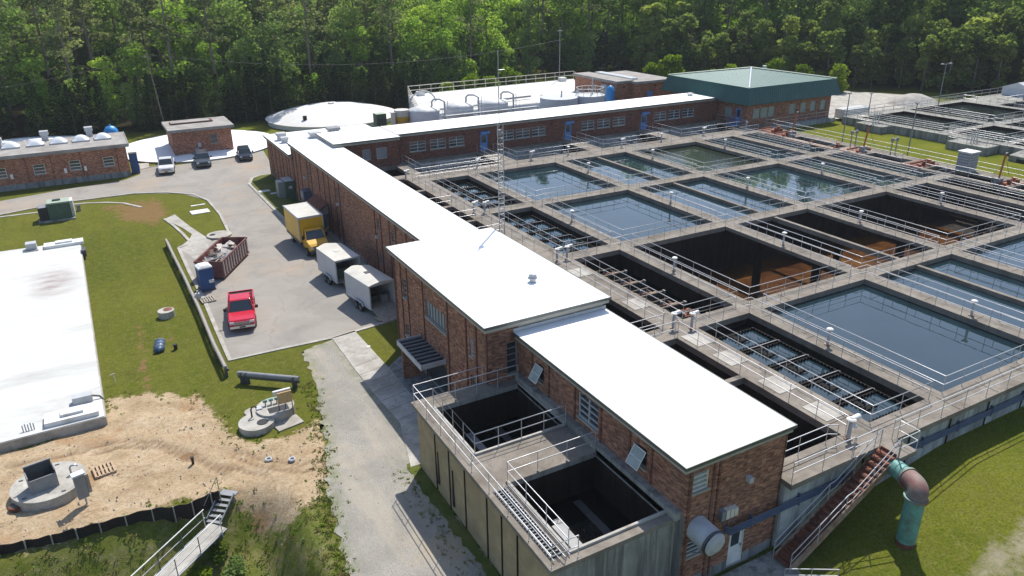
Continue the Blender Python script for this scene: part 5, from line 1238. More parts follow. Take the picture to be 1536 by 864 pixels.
t_ = thing('marker_stake','thin white marker stake leaning in the grass by the white reservoir roof','stake',(*(-2.06,51.54),0)); x, y = t_.location.x, t_.location.y; b = MB(); b.tube([(x,y,-.05),(x-.05,y+.05,.75)],.025,'white_paint',5); b.build('stake', t_); b = MB(); b.tube([(x-.25,y+.02,.68),(x+.1,y+.06,.72)],.018,'white_paint',5); b.build('crossbar', t_)
# blue tarp bundle
t_ = thing('tarp_bundle','crumpled dark blue tarp bundle tied in lumps on the grass','tarp',(*(1.09,55.62),0)); x, y = t_.location.x, t_.location.y
import bmesh
rt = random.Random(5); b = MB(); secs = []
for k in range(15):
    yy = -.95+k*.135; rr_ = .36*(1-.25*(k%4==0))*(1 if 0<k<14 else .35); secs.append([(x+rr_*cos(a)*(1+rt.uniform(-.15,.15))+.13*yy, y+yy, .05+max(-.02,rr_*.75*sin(a)*(1+rt.uniform(-.15,.2))+.12)) for a in [2*pi*j/12 for j in range(12)]])
b.loft(secs,'tarp_blue',smooth=True); b.build('tarp', t_)
for k in (4,8,12): b = MB(); b.tube([(x+.38*cos(a)+.13*(-.95+k*.135), y-.95+k*.135, .2+.28*sin(a)) for a in [pi*j/6 for j in range(7)]],.02,'light_grey',4); b.build('strap', t_)
# silt fence
SF = [(-9.41,35.77),(-7.88,36.32),(-6.79,36.21),(-5.67,35.98),(-4.62,35.86),(-3.60,35.82),(-2.46,35.78),(-1.25,35.60),(-0.28,35.28),(0.60,35.19),(1.54,35.43),(1.97,35.43)]
sf = thing('silt_fence','long low black silt fence along the lower edge of the sand','fence',(SF[0][0],SF[0][1],0))
b = MB(); rs = random.Random(2)
for i in range(len(SF)-1):
    for k in range(6):
        u, v = k/6, (k+1)/6; p = Vector(SF[i]).lerp(Vector(SF[i+1]),u); q = Vector(SF[i]).lerp(Vector(SF[i+1]),v)
        h0, h1 = .50+.03*sin(i*2+u*2), .50+.03*sin(i*2+v*2); w0, w1_ = .05*sin(7*(i+u)), .05*sin(7*(i+v))
        z0, z1_ = hgt(*p), hgt(*q)
        b.idx([(p.x,p.y+w0-.03,z0-.3),(q.x,q.y+w1_-.03,z1_-.3),(q.x,q.y+w1_,h1),(p.x,p.y+w0,h0),(p.x,p.y+w0+.04,z0-.3),(q.x,q.y+w1_+.04,z1_-.3),(q.x,q.y+w1_+.03,h1),(p.x,p.y+w0+.03,h0)],[(0,1,2,3),(5,4,7,6),(3,2,6,7)],'silt_cloth')
b.build('cloth', sf)
for i in range(len(SF)): b = MB(); x, y = SF[i]; b.box(x-.03,x+.03,y-.09,y-.03,-.5,.56,'wood_grey'); b.build('stake', sf)
# metal stair and footbridge down the slope
st = thing('metal_stair','short galvanised steel stair leading down from the sand to the footbridge','stairs',(2.3,35.6,0))
T0, T1 = Vector((*(2.31,35.50),.12)), Vector((*(1.41,34.48),-.55)); d = (T1-T0); hd = Vector((d.x,d.y,0)).normalized(); nn = Vector((-hd.y,hd.x,0))*.42
for s_ in (-1,1): b = MB(); b.tube([T0+nn*s_+Vector((0,0,.1)),T1+nn*s_+Vector((0,0,.1))],.045,'galvanised',4); b.build('stringer', st)
for k in range(6): p = T0.lerp(T1,k/5); b = MB(); b.obox((p.x,p.y),math.atan2(nn.y,nn.x),.84,.2,p.z-.03,p.z,'mid_grey'); b.build('tread', st)
b = MB(); p = T0-hd*.2; b.obox((p.x,p.y),math.atan2(nn.y,nn.x),.9,.35,.02,.08,'mid_grey'); b.build('landing', st); b = MB(); b.tube([T0-nn,T0-nn+Vector((0,0,1.0))],.025,'galvanised',5); b.tube([T0-nn+Vector((0,0,1)),T1-nn+Vector((0,0,.9))],.02,'dark_grey',5); b.build('handrail', st)
fb = thing('footbridge','narrow grey footbridge with white handrails running down to the lower left corner','footbridge',(0,34,-1))
A0 = Vector((*(1.53,34.13),-.6)); A1 = Vector((*(-1.54,31.64),-.8)); A1 = A0+(A1-A0)*1.5; d = (A1-A0).normalized(); nn = Vector((-d.y,d.x,0)).normalized()*.5; ang = math.atan2(d.y,d.x)
b = MB(); c = (A0+A1)/2; L_ = (A1-A0).length
b.idx([A0+nn-Vector((0,0,.1)),A0-nn-Vector((0,0,.1)),A1-nn-Vector((0,0,.1)),A1+nn-Vector((0,0,.1)),A0+nn,A0-nn,A1-nn,A1+nn],[(0,1,2,3),(7,6,5,4),(0,4,5,1),(1,5,6,2),(2,6,7,3),(3,7,4,0)],'clean_concrete'); b.build('deck', fb)
for s_ in (-1,1):
    b = MB(); off = nn*s_*1.08; b.tube([A0+off+d*.2+Vector((0,0,1.0)),A1+off+Vector((0,0,1.0))],.03,'white_paint',6); b.build('handrail', fb)
    b = MB(); b.tube([A0+off+d*.2+Vector((0,0,.5)),A1+off+Vector((0,0,.5))],.022,'light_grey',5); b.tube([A0+off+Vector((0,0,-.05)),A1+off+Vector((0,0,-.05))],.05,'light_grey',4); b.build('mid_rail', fb)
    for k in range(5): p = A0+off+d*(.3+k*1.5); b = MB(); b.tube([p+Vector((0,0,-.3)),p+Vector((0,0,1.0))],.025,'dark_grey' if k else 'white_paint',5); b.build('post', fb)
for k in range(3): p = A0+d*(.5+k*2.4); b = MB(); b.box(p.x-.1,p.x+.1,p.y-.1,p.y+.1,-4,-1.2,'grey_concrete'); b.build('pier', fb)
# white reservoir slab at left
rv = thing('buried_reservoir','huge low white concrete reservoir roof at the left edge with a faint brown stain','reservoir',(-10,64,0))
RX1, RY0, RY1 = -2.9, 46.2, 84.0
b = MB(); b.prism([(-40,RY0-.9),(RX1+.1,RY0),(RX1-.45,RY1),(-40,RY1+1.6)],-.6,.58,'clean_concrete'); b.build('wall', rv)
b = MB(); b.prism([(-40,RY0-.85),(RX1+.02,RY0+.05),(RX1-.52,RY1-.05),(-40,RY1+1.5)],.575,.63,'worn_white_roof'); b.build('roof', rv)
for (cx, cy, sx, sy) in ((-4.4,47.15,1.6,.95),(-4.6,83.2,1.9,.9)):
    b = MB(); b.box(cx-sx,cx+sx*.8,cy-sy*.7,cy+sy*.7,.6,.92,'white_paint'); k_ = b.build('hatch_curb', rv, bevel=.02); b = MB(); b.box(cx-sx*.45,cx+sx*.3,cy-sy*.35,cy+sy*.4,.92,1.08,'white_paint'); b.build('hatch_lid', k_, off=ORG.get(k_.name))
b = MB(); b.box(-4.5,-3.4,48.5,49.1,.6,1.1,'light_grey'); b.build('vent_box', rv); b = MB(); b.box(-8.0,-7.1,83.0,83.9,.6,1.3,'light_grey'); b.box(-8.1,-7.0,82.6,83.0,.6,.7,'mid_grey'); b.build('vent_box', rv)
b = MB(); b.tube([(-3.4,48.8,.9),(-3.0,48.7,.8),(-2.8,48.6,.5)],.06,'dark_grey',6); b.build('pipe', rv); b = MB(); b.box(-3.3,-2.95,79.5,80.8,.3,.9,'dark_grey'); b.build('ladder_box', rv)
t_ = thing('leaning_pipes','bundle of grey pipes leaning against the front of the white reservoir','pipe',(*(-6.77,46.70),0)); x, y = t_.location.x, t_.location.y
for k in range(5): b = MB(); b.tube([(x-.3+k*.14,y-.25,0),(x-.35+k*.14,y+.12,1.0+.06*(k%2))],.035,'galvanised',5); b.build('pipe', t_)
# transformer cabinets
t_ = thing('transformer','green and pale ground transformer cabinet with dark side vents on the left lawn','transformer',(*(-5.40,95.84),0)); x, y = t_.location.x, t_.location.y
b = MB(); b.box(x-1.9,x+1.7,y-1.2,y+1.3,-.05,.18,'grey_concrete'); b.build('plinth', t_); b = MB(); b.box(x-.75,x+1.45,y-1.0,y+1.1,.18,2.05,'cabinet_green',top='pale_green'); b.box(x-.78,x+1.48,y-1.03,y-.9,1.95,2.1,'pale_green'); b.build('tank', t_)
b = MB(); b.box(x-1.7,x-.75,y-.8,y+.9,.18,1.65,'black',top='mid_grey'); b.build('radiator', t_); 
b = MB(); 
for k in range(7): b.box(x-1.74,x-1.7,y-.75+k*.24,y-.68+k*.24,.2,1.6,'dark_grey'); b.box(x-1.68+k*.14,x-1.63+k*.14,y-.86,y-.8,.2,1.6,'dark_grey')
b.build('fins', t_); b = MB(); b.box(x+1.45,x+1.75,y-.6,y+1.0,.18,2.0,'white_paint'); b.build('side_panel', t_); b = MB(); b.box(x-.2,x+.6,y,y+.4,2.1,2.2,'dark_grey'); b.build('cover', t_)
t_ = thing('ground_valve','small brown marker post beside the transformer path','post',(*(-3.29,98.12),0)); x, y = t_.location.x, t_.location.y; b = MB(); b.box(x-.2,x+.2,y-.2,y+.2,0,.6,'wood_grey'); b.build('post', t_); b = MB(); b.box(x-.25,x+.25,y-.25,y+.25,.6,.66,'dark_grey'); b.build('cap', t_)
t_ = thing('generator_cabinet','dark green generator cabinet on the grass verge against the long brick wall','generator',(18.5,90.6,.1)); x, y = 18.75, 90.8
b = MB(); b.box(x-.1,x+1.0,y-1.2,y+1.1,.1,2.3,'cabinet_green',top='light_grey'); b.build('housing', t_); b = MB(); b.box(x-.75,x-.1,y-.4,y+1.0,.1,2.1,'mid_grey',top='light_grey'); b.build('side_cabinet', t_); b = MB(); b.box(x+.3,x+.7,y-1.23,y-1.2,1.4,1.7,'light_grey'); b.build('label_plate', t_)
for nm, px_, s in (('lower',(17.05,94.73),.9),('upper',(17.99,93.09),.6)): b = MB(); b.obox(px_,.1,s*1.6,s,.15,.2,'light_grey'); o = b.build('utility_cover'); tag(o, f'{"larger" if s>.8 else "smaller"} pale cover plate in the grass verge by the generator', 'cover')
t_ = thing('air_handler','blue grey air handler box mounted low on the long brick wall above the shed roof','air unit',(19.2,83.0,1)); b = MB(); b.box(18.9,19.8,81.8,83.2,1.9,2.9,'blue_conduit'); b.build('box', t_); b = MB(); b.box(18.85,18.9,82.0,83.0,2.1,2.7,'mid_grey'); b.build('grille', t_)
t_ = thing('lean_to_shed','small reddish roofed lean to shed against the brick wall behind the yellow truck','shed',(18.6,78,0)); b = MB(); b.box(18.2,19.78,75.6,79.5,0,1.9,'wall_base'); b.build('wall', t_); b = MB(); b.loft([[(17.9,75.3,1.9),(17.9,79.8,1.9),(17.9,79.8,2.0),(17.9,75.3,2.0)],[(19.79,75.3,3.0),(19.79,79.8,3.0),(19.79,79.8,3.1),(19.79,75.3,3.1)]],'rust'); b.build('roof', t_); b = MB(); b.face([(18.2,75.59,1.9),(19.78,75.59,1.9),(19.78,75.59,2.95)],'light_grey'); b.build('gable', t_)
t_ = thing('gas_bottle','yellow post beside the lean to shed','post',(18.9,74.4,0)); b = MB(); b.tube([(18.6,74.6,0),(19.2,74.0,1.0)],.08,'tank_yellow',8); b.build('arm', t_)
# small hoop rail by the side entrance
railing([(13.34,42.25),(13.95,42.51)], z=.08, h=.8, sp=.9, name='hoop_rail', mid=()); tag(bpy.data.objects['hoop_rail'], 'small square hoop rail standing by the side entrance walk', 'rail')
# ------------------------------------------------------------ stairs on the south wall
sr = thing('rusty_stairs','long rusty steel stair with grey handrails climbing the basin wall near the teal pipe','stairs',(23.5,17.4,.1))
X0, X1, Z0, Z1, YA, YB = 23.45, 29.9, .12, 4.0, 17.0, 17.98
nst = 21
for y in (YA, YB-.06):
    b = MB(); b.idx([(X0,y,Z0-.1),(X0+.35,y,Z0-.1),(X1,y,Z1-.35),(X1,y,Z1+.02),(X0,y,Z0+.28)]+[(a,y+.05,c) for a,c in ((X0,Z0-.1),(X0+.35,Z0-.1),(X1,Z1-.35),(X1,Z1+.02),(X0,Z0+.28))],[(0,1,2,3,4),(9,8,7,6,5),(0,5,6,1),(1,6,7,2),(2,7,8,3),(3,8,9,4),(4,9,5,0)],'rusty_pale'); b.build('stringer', sr)
for k in range(nst):
    u = (k+.5)/nst; x = X0+(X1-X0)*u; z = Z0+(Z1-Z0)*(k+1)/nst-.02; b = MB(); b.box(x-.13,x+.15,YA+.06,YB-.07,z-.04,z,'rust'); b.box(x+.12,x+.15,YA+.06,YB-.07,z-.02,z+.15,'rust'); b.build('tread', sr)
for y in (YA, YB):
    b = MB(); pts = [(X0,y,Z0+1.0),(X0+(X1-X0)*.5,y,Z0+(Z1-Z0)*.5+1.0),(X0+(X1-X0)*.56,y,Z0+(Z1-Z0)*.5+1.08),(X1,y,Z1+1.05)]
    b.tube(pts,.027,'rail_metal',6); b.tube([(a,c,e_-.45) for a,c,e_ in pts],.022,'rail_metal',5)
    for u in (0,.25,.5,.75,1): x = X0+(X1-X0)*u; z = Z0+(Z1-Z0)*u; b.tube([(x,y,z),(x,y,z+1.0)],.025,'rail_metal',5)
    b.build('handrail', sr)
b = MB(); b.box(29.9,31.2,16.9,17.99,3.75,4.0,'deck_concrete'); b.build('landing', sr)
railing([(29.9,16.95),(31.15,16.95),(31.15,17.95)], parent=sr, sp=1.2); railing([(28.1,18.05),(29.6,18.05)], parent=sr)
railing([(22.6,16.6),(24.6,15.4)], z=.12, h=.9, sp=1.2, name='entrance_rail'); tag(bpy.data.objects['entrance_rail'], 'white metal rail at the foot of the rusty stairs', 'rail')
# teal pipe
tp = thing('teal_pipe','thick teal water pipe with rusty elbow running from the basin wall down into the grass','pipe',(30.2,16.3,.6))
E0, F1, K0, F2 = Vector((30.3,18.4,3.35)), Vector((29.47,16.08,3.6)), Vector((28.95,15.1,3.95)), Vector((28.84,15.2,3.35)); PX, PY = 28.8, 15.18
U0 = (F1-E0).normalized()
b = MB(); b.tube([E0,E0+U0*.7],.41,'teal_rust',24); b.build('stub', tp)
b = MB(); b.tube([E0+U0*.7,F1],.42,'teal_paint',24); b.build('upper_pipe', tp)
b = MB(); b.tube([F1*(1-u)**2+K0*2*u*(1-u)+F2*u*u for u in [k/9 for k in range(10)]],.45,'elbow_rust',24); b.build('elbow', tp)
b = MB(); b.tube([F2,(PX,PY,1.0)],.42,'teal_paint',24); b.build('riser', tp)
b = MB(); b.tube([(PX,PY,1.0),(PX,PY,.3)],.425,'rust',24); b.build('rusty_foot', tp)
for p_, dd in ((F1,U0),(F2,Vector((0,0,1)))): b = MB(); b.tube([p_-dd*.06,p_+dd*.06],.52,'teal_rust',24); b.build('flange', tp)
b = MB(); b.tube([E0+U0*1.0,E0+U0*1.06],.45,'dark_grey',20); b.tube([E0+U0*1.35,E0+U0*1.41],.45,'dark_grey',20); b.build('band', tp)
# ------------------------------------------------------------ buildings at left rear
lb = thing('brick_pump_building','long low brick building with dome skylights at the left edge','building',(-10,112.6,0))
LX1, LY = 3.3, 112.6
lw_ = [(x+40-.75, x+40+.75, 1.75, 3.05) for x in (-8.7+ -3.3, -7.75, -3.5, 0.75)]
lw_ = []
for px_ in ((1.2,),): pass
WX = [-11.3,-7.05,-3.0,0.95]
lw_ = [(x+40-.65,x+40+.65,1.7,2.95) for x in WX]
OLB = (-40,LY)
wall(lb, OLB, E_, S_, 43.3, -.3, 4.05, lw_, 'brick_pink', base=.75)
for q in lw_: window(lb, OLB, E_, S_, q, 1, 3, 'white_paint', 'glass_dark')
wall(lb, (LX1,LY), N_, E_, 9, -.3, 4.05, [], 'brick_pink', base=.5); 
for x in (-10.2,-4.2,-1.9): b = MB(); b.box(x-.15,x+.15,LY-.25,LY,1.5,2.1,'white_paint'); b.build('wall_lamp', lb)
for x in (-12.6,-8.4,-5.6,-2.2,2.0): pil(lb, OLB, E_, S_, x+40, .8, 4.0, .1, .03, 'brick_dark')
b = MB(); b.box(-40.3,3.7,LY-.35,LY+9.4,4.05,4.42,'grey_flat_roof'); b.box(-40.35,3.75,LY-.4,LY-.3,4.2,4.5,'grey_flat_roof'); b.box(3.65,3.75,LY-.3,LY+9.4,4.2,4.5,'grey_flat_roof'); b.build('roof', lb)
for k, x in enumerate((-9.9,-7.1,-4.4,-1.75,0.9)):
    b = MB(); b.box(x-1.05,x+1.05,117.0,119.2,4.42,4.62,'light_grey'); sk = b.build('skylight_curb', lb)
    b = MB(); n = 10; vs = []
    for i in range(n+1):
        for j in range(n+1): u, v = i/n*2-1, j/n*2-1; vs.append((x+u*1.0,118.1+v*1.05,4.62+.62*max(0,(1-u**2.4 if u>0 else 1-(-u)**2.4))*(1-abs(v)**2.4)))
    b.idx(vs,[(i*(n+1)+j,(i+1)*(n+1)+j,(i+1)*(n+1)+j+1,i*(n+1)+j+1) for i in range(n) for j in range(n)],'skylight',True); b.build('skylight_dome', sk, off=ORG.get(sk.name))
for x, y, lb_ in ((-11.3,118.6,'left one at the frame edge'),(-6.0,121.0,'middle one behind the second skylight'),(-.6,121.0,'right one behind the fourth skylight')):
    boxvent(x, y, 4.42, 'pale grey roof vent on the left brick building, '+lb_, 1.15, 1.3, 'light_grey')
t_ = thing('blue_dome_tank','bright blue domed tank behind the left brick building','tank',(2.2,124,0)); b = MB(); b.lathe(2.2,124,[(1.0,0),(1.0,3.9),(.9,4.5),(.6,4.95),(0.01,5.15)],'bright_blue',24); b.build('shell', t_); b = MB(); b.cyl(2.2,124,5.1,5.3,.12,'bright_blue',8); b.build('cap', t_)
t_ = thing('blue_cabinet','tall dark blue cabinet at the corner of the left brick building','cabinet',(4.2,114.2,0)); b = MB(); b.box(3.5,4.5,113.9,114.9,0,2.7,'porta_blue'); b.build('cabinet', t_); b = MB(); b.box(3.45,4.55,113.85,114.95,2.7,2.78,'dark_grey'); b.build('top', t_)
sbd = thing('small_brick_building','small square brick building with grey roof between the parked cars','building',(13.7,121,0))
OS = (9.75,119.6); wall(sbd, OS, E_, S_, 8.3, -.3, 4.0, [(5.2,6.2,1.9,3.2)], 'brick_pink', base=.7); window(sbd, OS, E_, S_, (5.2,6.2,1.9,3.2), 1, 2, 'mid_grey', 'glass_dark')
wall(sbd, (9.75,127.0), S_, W_, 7.4, -.3, 4.0, [], 'brick_pink', base=.7); wall(sbd, (18.05,119.6), N_, E_, 7.4, -.3, 4.0, [], 'brick_pink', base=.7)
b = MB(); b.box(9.3,18.5,119.1,127.4,4.0,4.4,'grey_flat_roof'); b.build('roof', sbd); b = MB(); b.box(10.2,16.2,123.5,125.4,4.4,4.6,'red_rooflight'); b.box(10.3,15.8,123.7,125.2,4.6,4.62,'grey_flat_roof'); b.build('roof_light', sbd)
b = MB(); b.box(13.1,13.5,119.3,119.6,1.6,2.2,'light_grey'); b.build('wall_lamp', sbd); b = MB(); b.box(12.0,13.8,118.9,119.6,0,.9,'wall_base'); b.build('step', sbd)
t_ = thing('utility_box','small grey box on the wall of the small brick building above the grey SUV','electrical box',(12.9,119.3,.8)); b = MB(); b.box(12.6,13.1,119.2,119.58,.9,1.5,'mid_grey'); b.build('box', t_); b = MB(); b.box(12.58,13.12,119.18,119.6,1.5,1.54,'light_grey'); b.build('lid', t_)
def dome(label, x, y, r, h0, h, m='dome_white', hat=True):
    t_ = thing('reservoir_dome', label, 'reservoir', (x,y,0)); b = MB(); R = r+.3
    b.cyl(x,y,-.3,h0,r,m,72); b.build('ring_wall', t_)
    b = MB(); b.lathe(x,y,[(R*(1-k/14),h0+h*(1-(1-k/14)**1.8)) for k in range(14)]+[(.05,h0+h)],m,72); b.build('shell', t_)
    if hat: b = MB(); b.cyl(x,y,h0+h-.05,h0+h+.22,.6,'white_paint',16); b.build('vent', t_); b = MB(); b.box(x-7,x-6.4,y-6.7,y-6.2,h0+.6,h0+1.4,'black'); b.build('hatch', t_)
    return t_
dome('wide shallow white domed reservoir on the lawn before the forest', 39.2, 139.3, 11.6, .85, 2.05)
dome('white low reservoir behind the small brick building and parked cars', 14.2, 128.0, 11.5, .25, 1.1, 'white_roof', False)
dome('low white reservoir behind the left brick building at the frame edge', -10.5, 137.0, 12.5, .3, 1.2, 'white_roof', False)
# ------------------------------------------------------------ rear tanks, flat reservoir, brick annex
for k, (x, y, lb_) in enumerate(((42.3,102.4,'leftmost'),(48.2,103.3,'middle'),(54.0,103.1,'right'))):
    t_ = thing('chemical_tank', f'{lb_} of the three big white chemical tanks behind the wing roof', 'tank', (x,y,0), 'white chemical tanks')
    b = MB(); b.cyl(x,y,0,6.7,2.2,'tank_white',40); b.build('shell', t_); b = MB(); b.lathe(x,y,[(2.25,6.7),(2.15,6.9),(.6,7.4),(.05,7.45)],'white_paint',40); b.build('roof', t_)
    b = MB(); b.tube([(x+1.0,y-.5,6.9),(x+1.0,y-.5,7.9),(x+1.25,y-.7,8.2),(x+1.9,y-1.3,8.25),(x+2.4,y-1.8,7.9),(x+2.45,y-1.85,2)],.14,'light_grey',8); b.build('vent_pipe', t_)
    b = MB()
    for s_ in (0,.5): b.tube([(x+2.5+s_,y-1.6,3),(x+2.5+s_,y-1.6,8)],.05,'light_grey',4)
    for q in range(14): b.tube([(x+2.5,y-1.6,3.2+q*.35),(x+3.0,y-1.6,3.2+q*.35)],.03,'light_grey',4)
    b.build('ladder', t_)
gt = thing('tank_gantry','pale steel catwalk gantry running in front of the white chemical tanks','gantry',(52,100,0))
railing([(44,99.8),(60,100.2)], z=6.0, h=1.1, parent=gt, m='light_grey', sp=3.2, name='rail')
b = MB(); b.box(44,60,99.9,100.5,5.85,6.0,'light_grey'); b.build('walkway', gt)
for x in (44.5,48,51,54.3,57.5,60): b = MB(); b.tube([(x,100.1,0),(x,100.1,5.9)],.09,'light_grey',5); b.build('leg', gt)
t_ = thing('yellow_tank','small yellow tank left of the white chemical tanks','tank',(39.4,103,0)); b = MB(); b.cyl(39.2,103.5,0,6.0,1.05,'tank_yellow',24); b.build('shell', t_); b = MB(); b.cyl(39.2,103.5,6.0,6.9,1.08,'trailer_roof',24); b.build('lid', t_); 
for z in (2.5,3.9,5.3): b = MB(); b.cyl(39.2,103.5,z,z+.1,1.09,'rusty_pale',24); b.build('hoop', t_)
t_ = thing('concrete_post','pale narrow concrete pillar between green container and yellow tank','pillar',(37.8,103,0)); b = MB(); b.box(37.5,38.0,102.9,103.4,0,6.6,'cream_paint'); b.build('pillar', t_); b = MB(); b.box(37.4,38.1,102.8,103.5,6.6,6.7,'light_grey'); b.build('cap', t_)
t_ = thing('green_container','green steel generator container left of the yellow tank','container',(36,105,0)); b = MB(); b.box(36.1,37.6,105.5,107.0,0,6.2,'cabinet_green',top='pale_green'); b.build('housing', t_); b = MB()
for k in range(6): b.box(36.4,37.5,105.4,105.5,2.5+k*.55,2.8+k*.55,'dark_grey')
b.build('louvres', t_)
t_ = thing('hoop_pipe','large pale arched pipe beside the flat white reservoir','pipe',(49,118,0)); b = MB(); b.tube([(46.5,119,3.0)]+[(49-2.4*cos(pi*k/12),119,4.6+2.2*sin(pi*k/12)) for k in range(13)]+[(51.4,119,3)],.14,'light_grey',8); b.build('arch', t_); b = MB(); b.box(46.1,46.9,118.6,119.4,0,3,'light_grey'); b.build('base', t_)
fr = thing('flat_reservoir','big flat white concrete reservoir with a railing round its roof behind the wing','reservoir',(66,118,0))
FRP = [(43.5,107.5),(76.2,108.0),(85.8,129.3),(50.0,128.0)]
b = MB(); b.prism(FRP,0,4.9,'tank_white'); b.build('wall', fr); b = MB(); b.prism([(43.6,107.6),(76.1,108.1),(85.7,129.2),(50.1,127.9)],4.9,5.0,'dome_white'); b.build('roof', fr)
railing([FRP[0],FRP[3],FRP[2],FRP[1]], z=4.95, h=1.5, parent=fr, m='cream_paint', sp=2.2, mid=(.75,), pr=.05, rr=.05)
for x, y in ((51.5,126),(82,127.5),(56,111),(68,111)): b = MB(); b.box(x-.6,x+.6,y-.6,y+.6,5.0,5.7,'white_paint'); b.build('roof_box', fr)
b = MB(); b.tube([(46,109.5,5.3),(60,110,5.3)],.2,'light_grey',6); b.tube([(58.5,112,5.4),(66,112.5,5.4)],.18,'mid_grey',6); b.build('pipework', fr)
lt = []
for k, (x, y, r_, lb_) in enumerate(((65.0,102.0,3.0,'left, wider'),(70.3,101.2,2.4,'right, railed'))):
    t_ = thing('low_tank', f'low pale steel tank before the brick annex, {lb_} one', 'tank', (x,y,0)); b = MB(); b.cyl(x,y,0,6.7,r_,'tank_white',36,top='light_grey'); b.build('shell', t_)
    railing([(x+r_*.9*cos(a),y+r_*.9*sin(a)) for a in [2*pi*j/12 for j in range(12)]], z=6.7, h=1.1, parent=t_, m='white_paint', closed=True, sp=2.2, pr=.04, rr=.04) if k else None
    b = MB(); b.tube([(x+.5,y,6.7),(x+.5,y,7.6 if not k else 9.2)],.12,'light_grey',6); b.build('pipe', t_)
an = thing('brick_annex','tall pink brick annex with flat grey roof left of the green roofed hall','building',(85,112,0))
for (ox, oy, L_, D_, H_) in ((77.3,103.4,2.9,12.6,8.0),(80.2,101.9,7.2,12.5,7.9)):
    wall(an, (ox,oy), E_, S_, L_, 0, H_-.4, [], 'brick_pink'); wall(an, (ox,oy+D_), S_, W_, D_, 0, H_-.4, [], 'brick_pink'); 
    b = MB(); b.box(ox-.3,ox+L_+.3,oy-.3,oy+D_+.3,H_-.4,H_,'grey_flat_roof'); b.build('roof', an)

b = MB(); b.box(80.6,82.0,104,114.6,7.9,8.15,'white_paint'); b.build('skylight_strip', an)
for k in range(11): b = MB(); b.box(80.7,81.9,104.1+k*.95,104.9+k*.95,8.15,8.2,'skylight'); b.build('skylight_pane', an)
b = MB(); b.box(77.2,77.3,106,107,5,7.2,'light_grey'); b.tube([(76.8,107,6.2),(76.8,107,6.9),(76.8,105.5,6.9)],.25,'light_grey',8); b.build('duct', an)
for x, y in ((78.7,103.3),(84,101.8)): b = MB(); b.box(x-.15,x+.15,y-.1,y+.1,6.9,7.1,'black'); b.build('wall_lamp', an)
b = MB(); b.box(82.4,83.6,101.8,101.9,4.2,6.2,'door_blue'); b.build('blue_vent', an)
t_ = thing('blue_tank','tall bright blue capsule tank against the brick annex','tank',(75.9,103.2,0)); b = MB(); b.lathe(75.8,103.2,[(.75,2),(.75,6.6),(.6,7.1),(.3,7.4),(.01,7.5)],'bright_blue',20); b.build('shell', t_); b = MB(); b.cyl(75.8,103.2,0,2,.5,'mid_grey',10); b.build('stand', t_)
# ------------------------------------------------------------ right-hand lawn: poles, davits, cabinet, clarifiers
def lightpole(x, y, z, h, label, heads=1):
    t_ = thing('light_pole', label, 'light pole', (x,y,z)); b = MB(); b.tube([(x,y,z),(x,y,z+h)],.09,'mid_grey',6,r1=.06); b.build('pole', t_)
    for s_ in ((0,) if heads == 1 else (-1,1)):
        b = MB(); b.tube([(x,y,z+h),(x+s_*1.0,y,z+h)],.04,'mid_grey',4) if s_ else None; b.box(x+s_*1.0-.22,x+s_*1.0+.22,y-.15,y+.15,z+h,z+h+.12,'light_grey' if heads > 1 else 'mid_grey'); b.build('lamp_head', t_)
lightpole(88.4,67.2,3,6.6,'grey lawn light pole nearer the green roofed hall'); lightpole(88.7,57.7,3,6.6,'grey lawn light pole in the middle of the bright lawn')
lightpole(115.5,71.7,4,7.2,'dark twin headed light pole between the round pad and far clarifiers',2); lightpole(132,68,4,8.6,'twin headed light pole at the far right against the young pines',2); lightpole(105,76,3.6,3.5,'short light pole at the corner of the far clarifier wall')
def davit(x, y, label):
    t_ = thing('davit_crane', label, 'davit crane', (x,y,D), 'davit cranes', world=False); b = MB(); b.box(-.4,.4,-.3,.3,0,.7,'mid_grey'); b.build('base', t_)
    b = MB(); b.tube([(0,0,.6),(.9,.35,3.0)],.11,'orange_paint',6); b.build('boom', t_); b = MB(); b.tube([(.9,.35,3.0),(1.15,.3,3.1)],.16,'dark_grey',6); b.build('head', t_); b = MB(); b.tube([(.95,.35,3.0),(2.2,.2,.6)],.02,'dark_grey',4); b.build('cable', t_)
    t_.location = (x,y,D); return t_
davit(82.3,70.6,'rust orange davit crane on the east walk nearest the green roofed hall'); davit(82.4,59.5,'rust orange davit crane in the middle of the east walk'); davit(81.2,42.3,'rust orange davit crane at the right frame edge')
for x, y, lb_ in ((83.2,62.0,'beside the far light pole'),(83.6,56.6,'beside the middle light pole'),):
    t_ = thing('valve_stand','pair of tall grey gate stems on the east walk '+lb_,'gate stem',(x,y,D))
    for dx in (0,.9): b = MB(); b.tube([(x+dx,y,D),(x+dx,y,D+2.0)],.07,'mid_grey',5); b.box(x+dx-.15,x+dx+.15,y-.12,y+.12,D+1.7,D+2.1,'mid_grey'); b.build('stem', t_)
    b = MB(); b.box(x-.1,x+1.0,y-.05,y+.05,D+1.9,D+2.0,'light_grey'); b.build('crossbar', t_)
t_ = thing('louvred_cabinet','pale grey louvred cabinet standing on the east walk by the lawn','cabinet',(84,47.6,D)); b = MB(); b.box(83.4,85.0,46.9,48.3,D,D+2.1,'light_grey'); b.build('housing', t_)
for k in range(6): b = MB(); b.box(83.34,83.4,46.95,48.25,D+.3+k*.3,D+.45+k*.3,'mid_grey'); b.box(83.5,84.9,46.84,46.9,D+.3+k*.3,D+.45+k*.3,'mid_grey'); b.build('louvre', t_)
b = MB(); b.box(83.3,85.1,46.8,48.4,D+2.1,D+2.2,'white_paint'); b.build('top', t_)
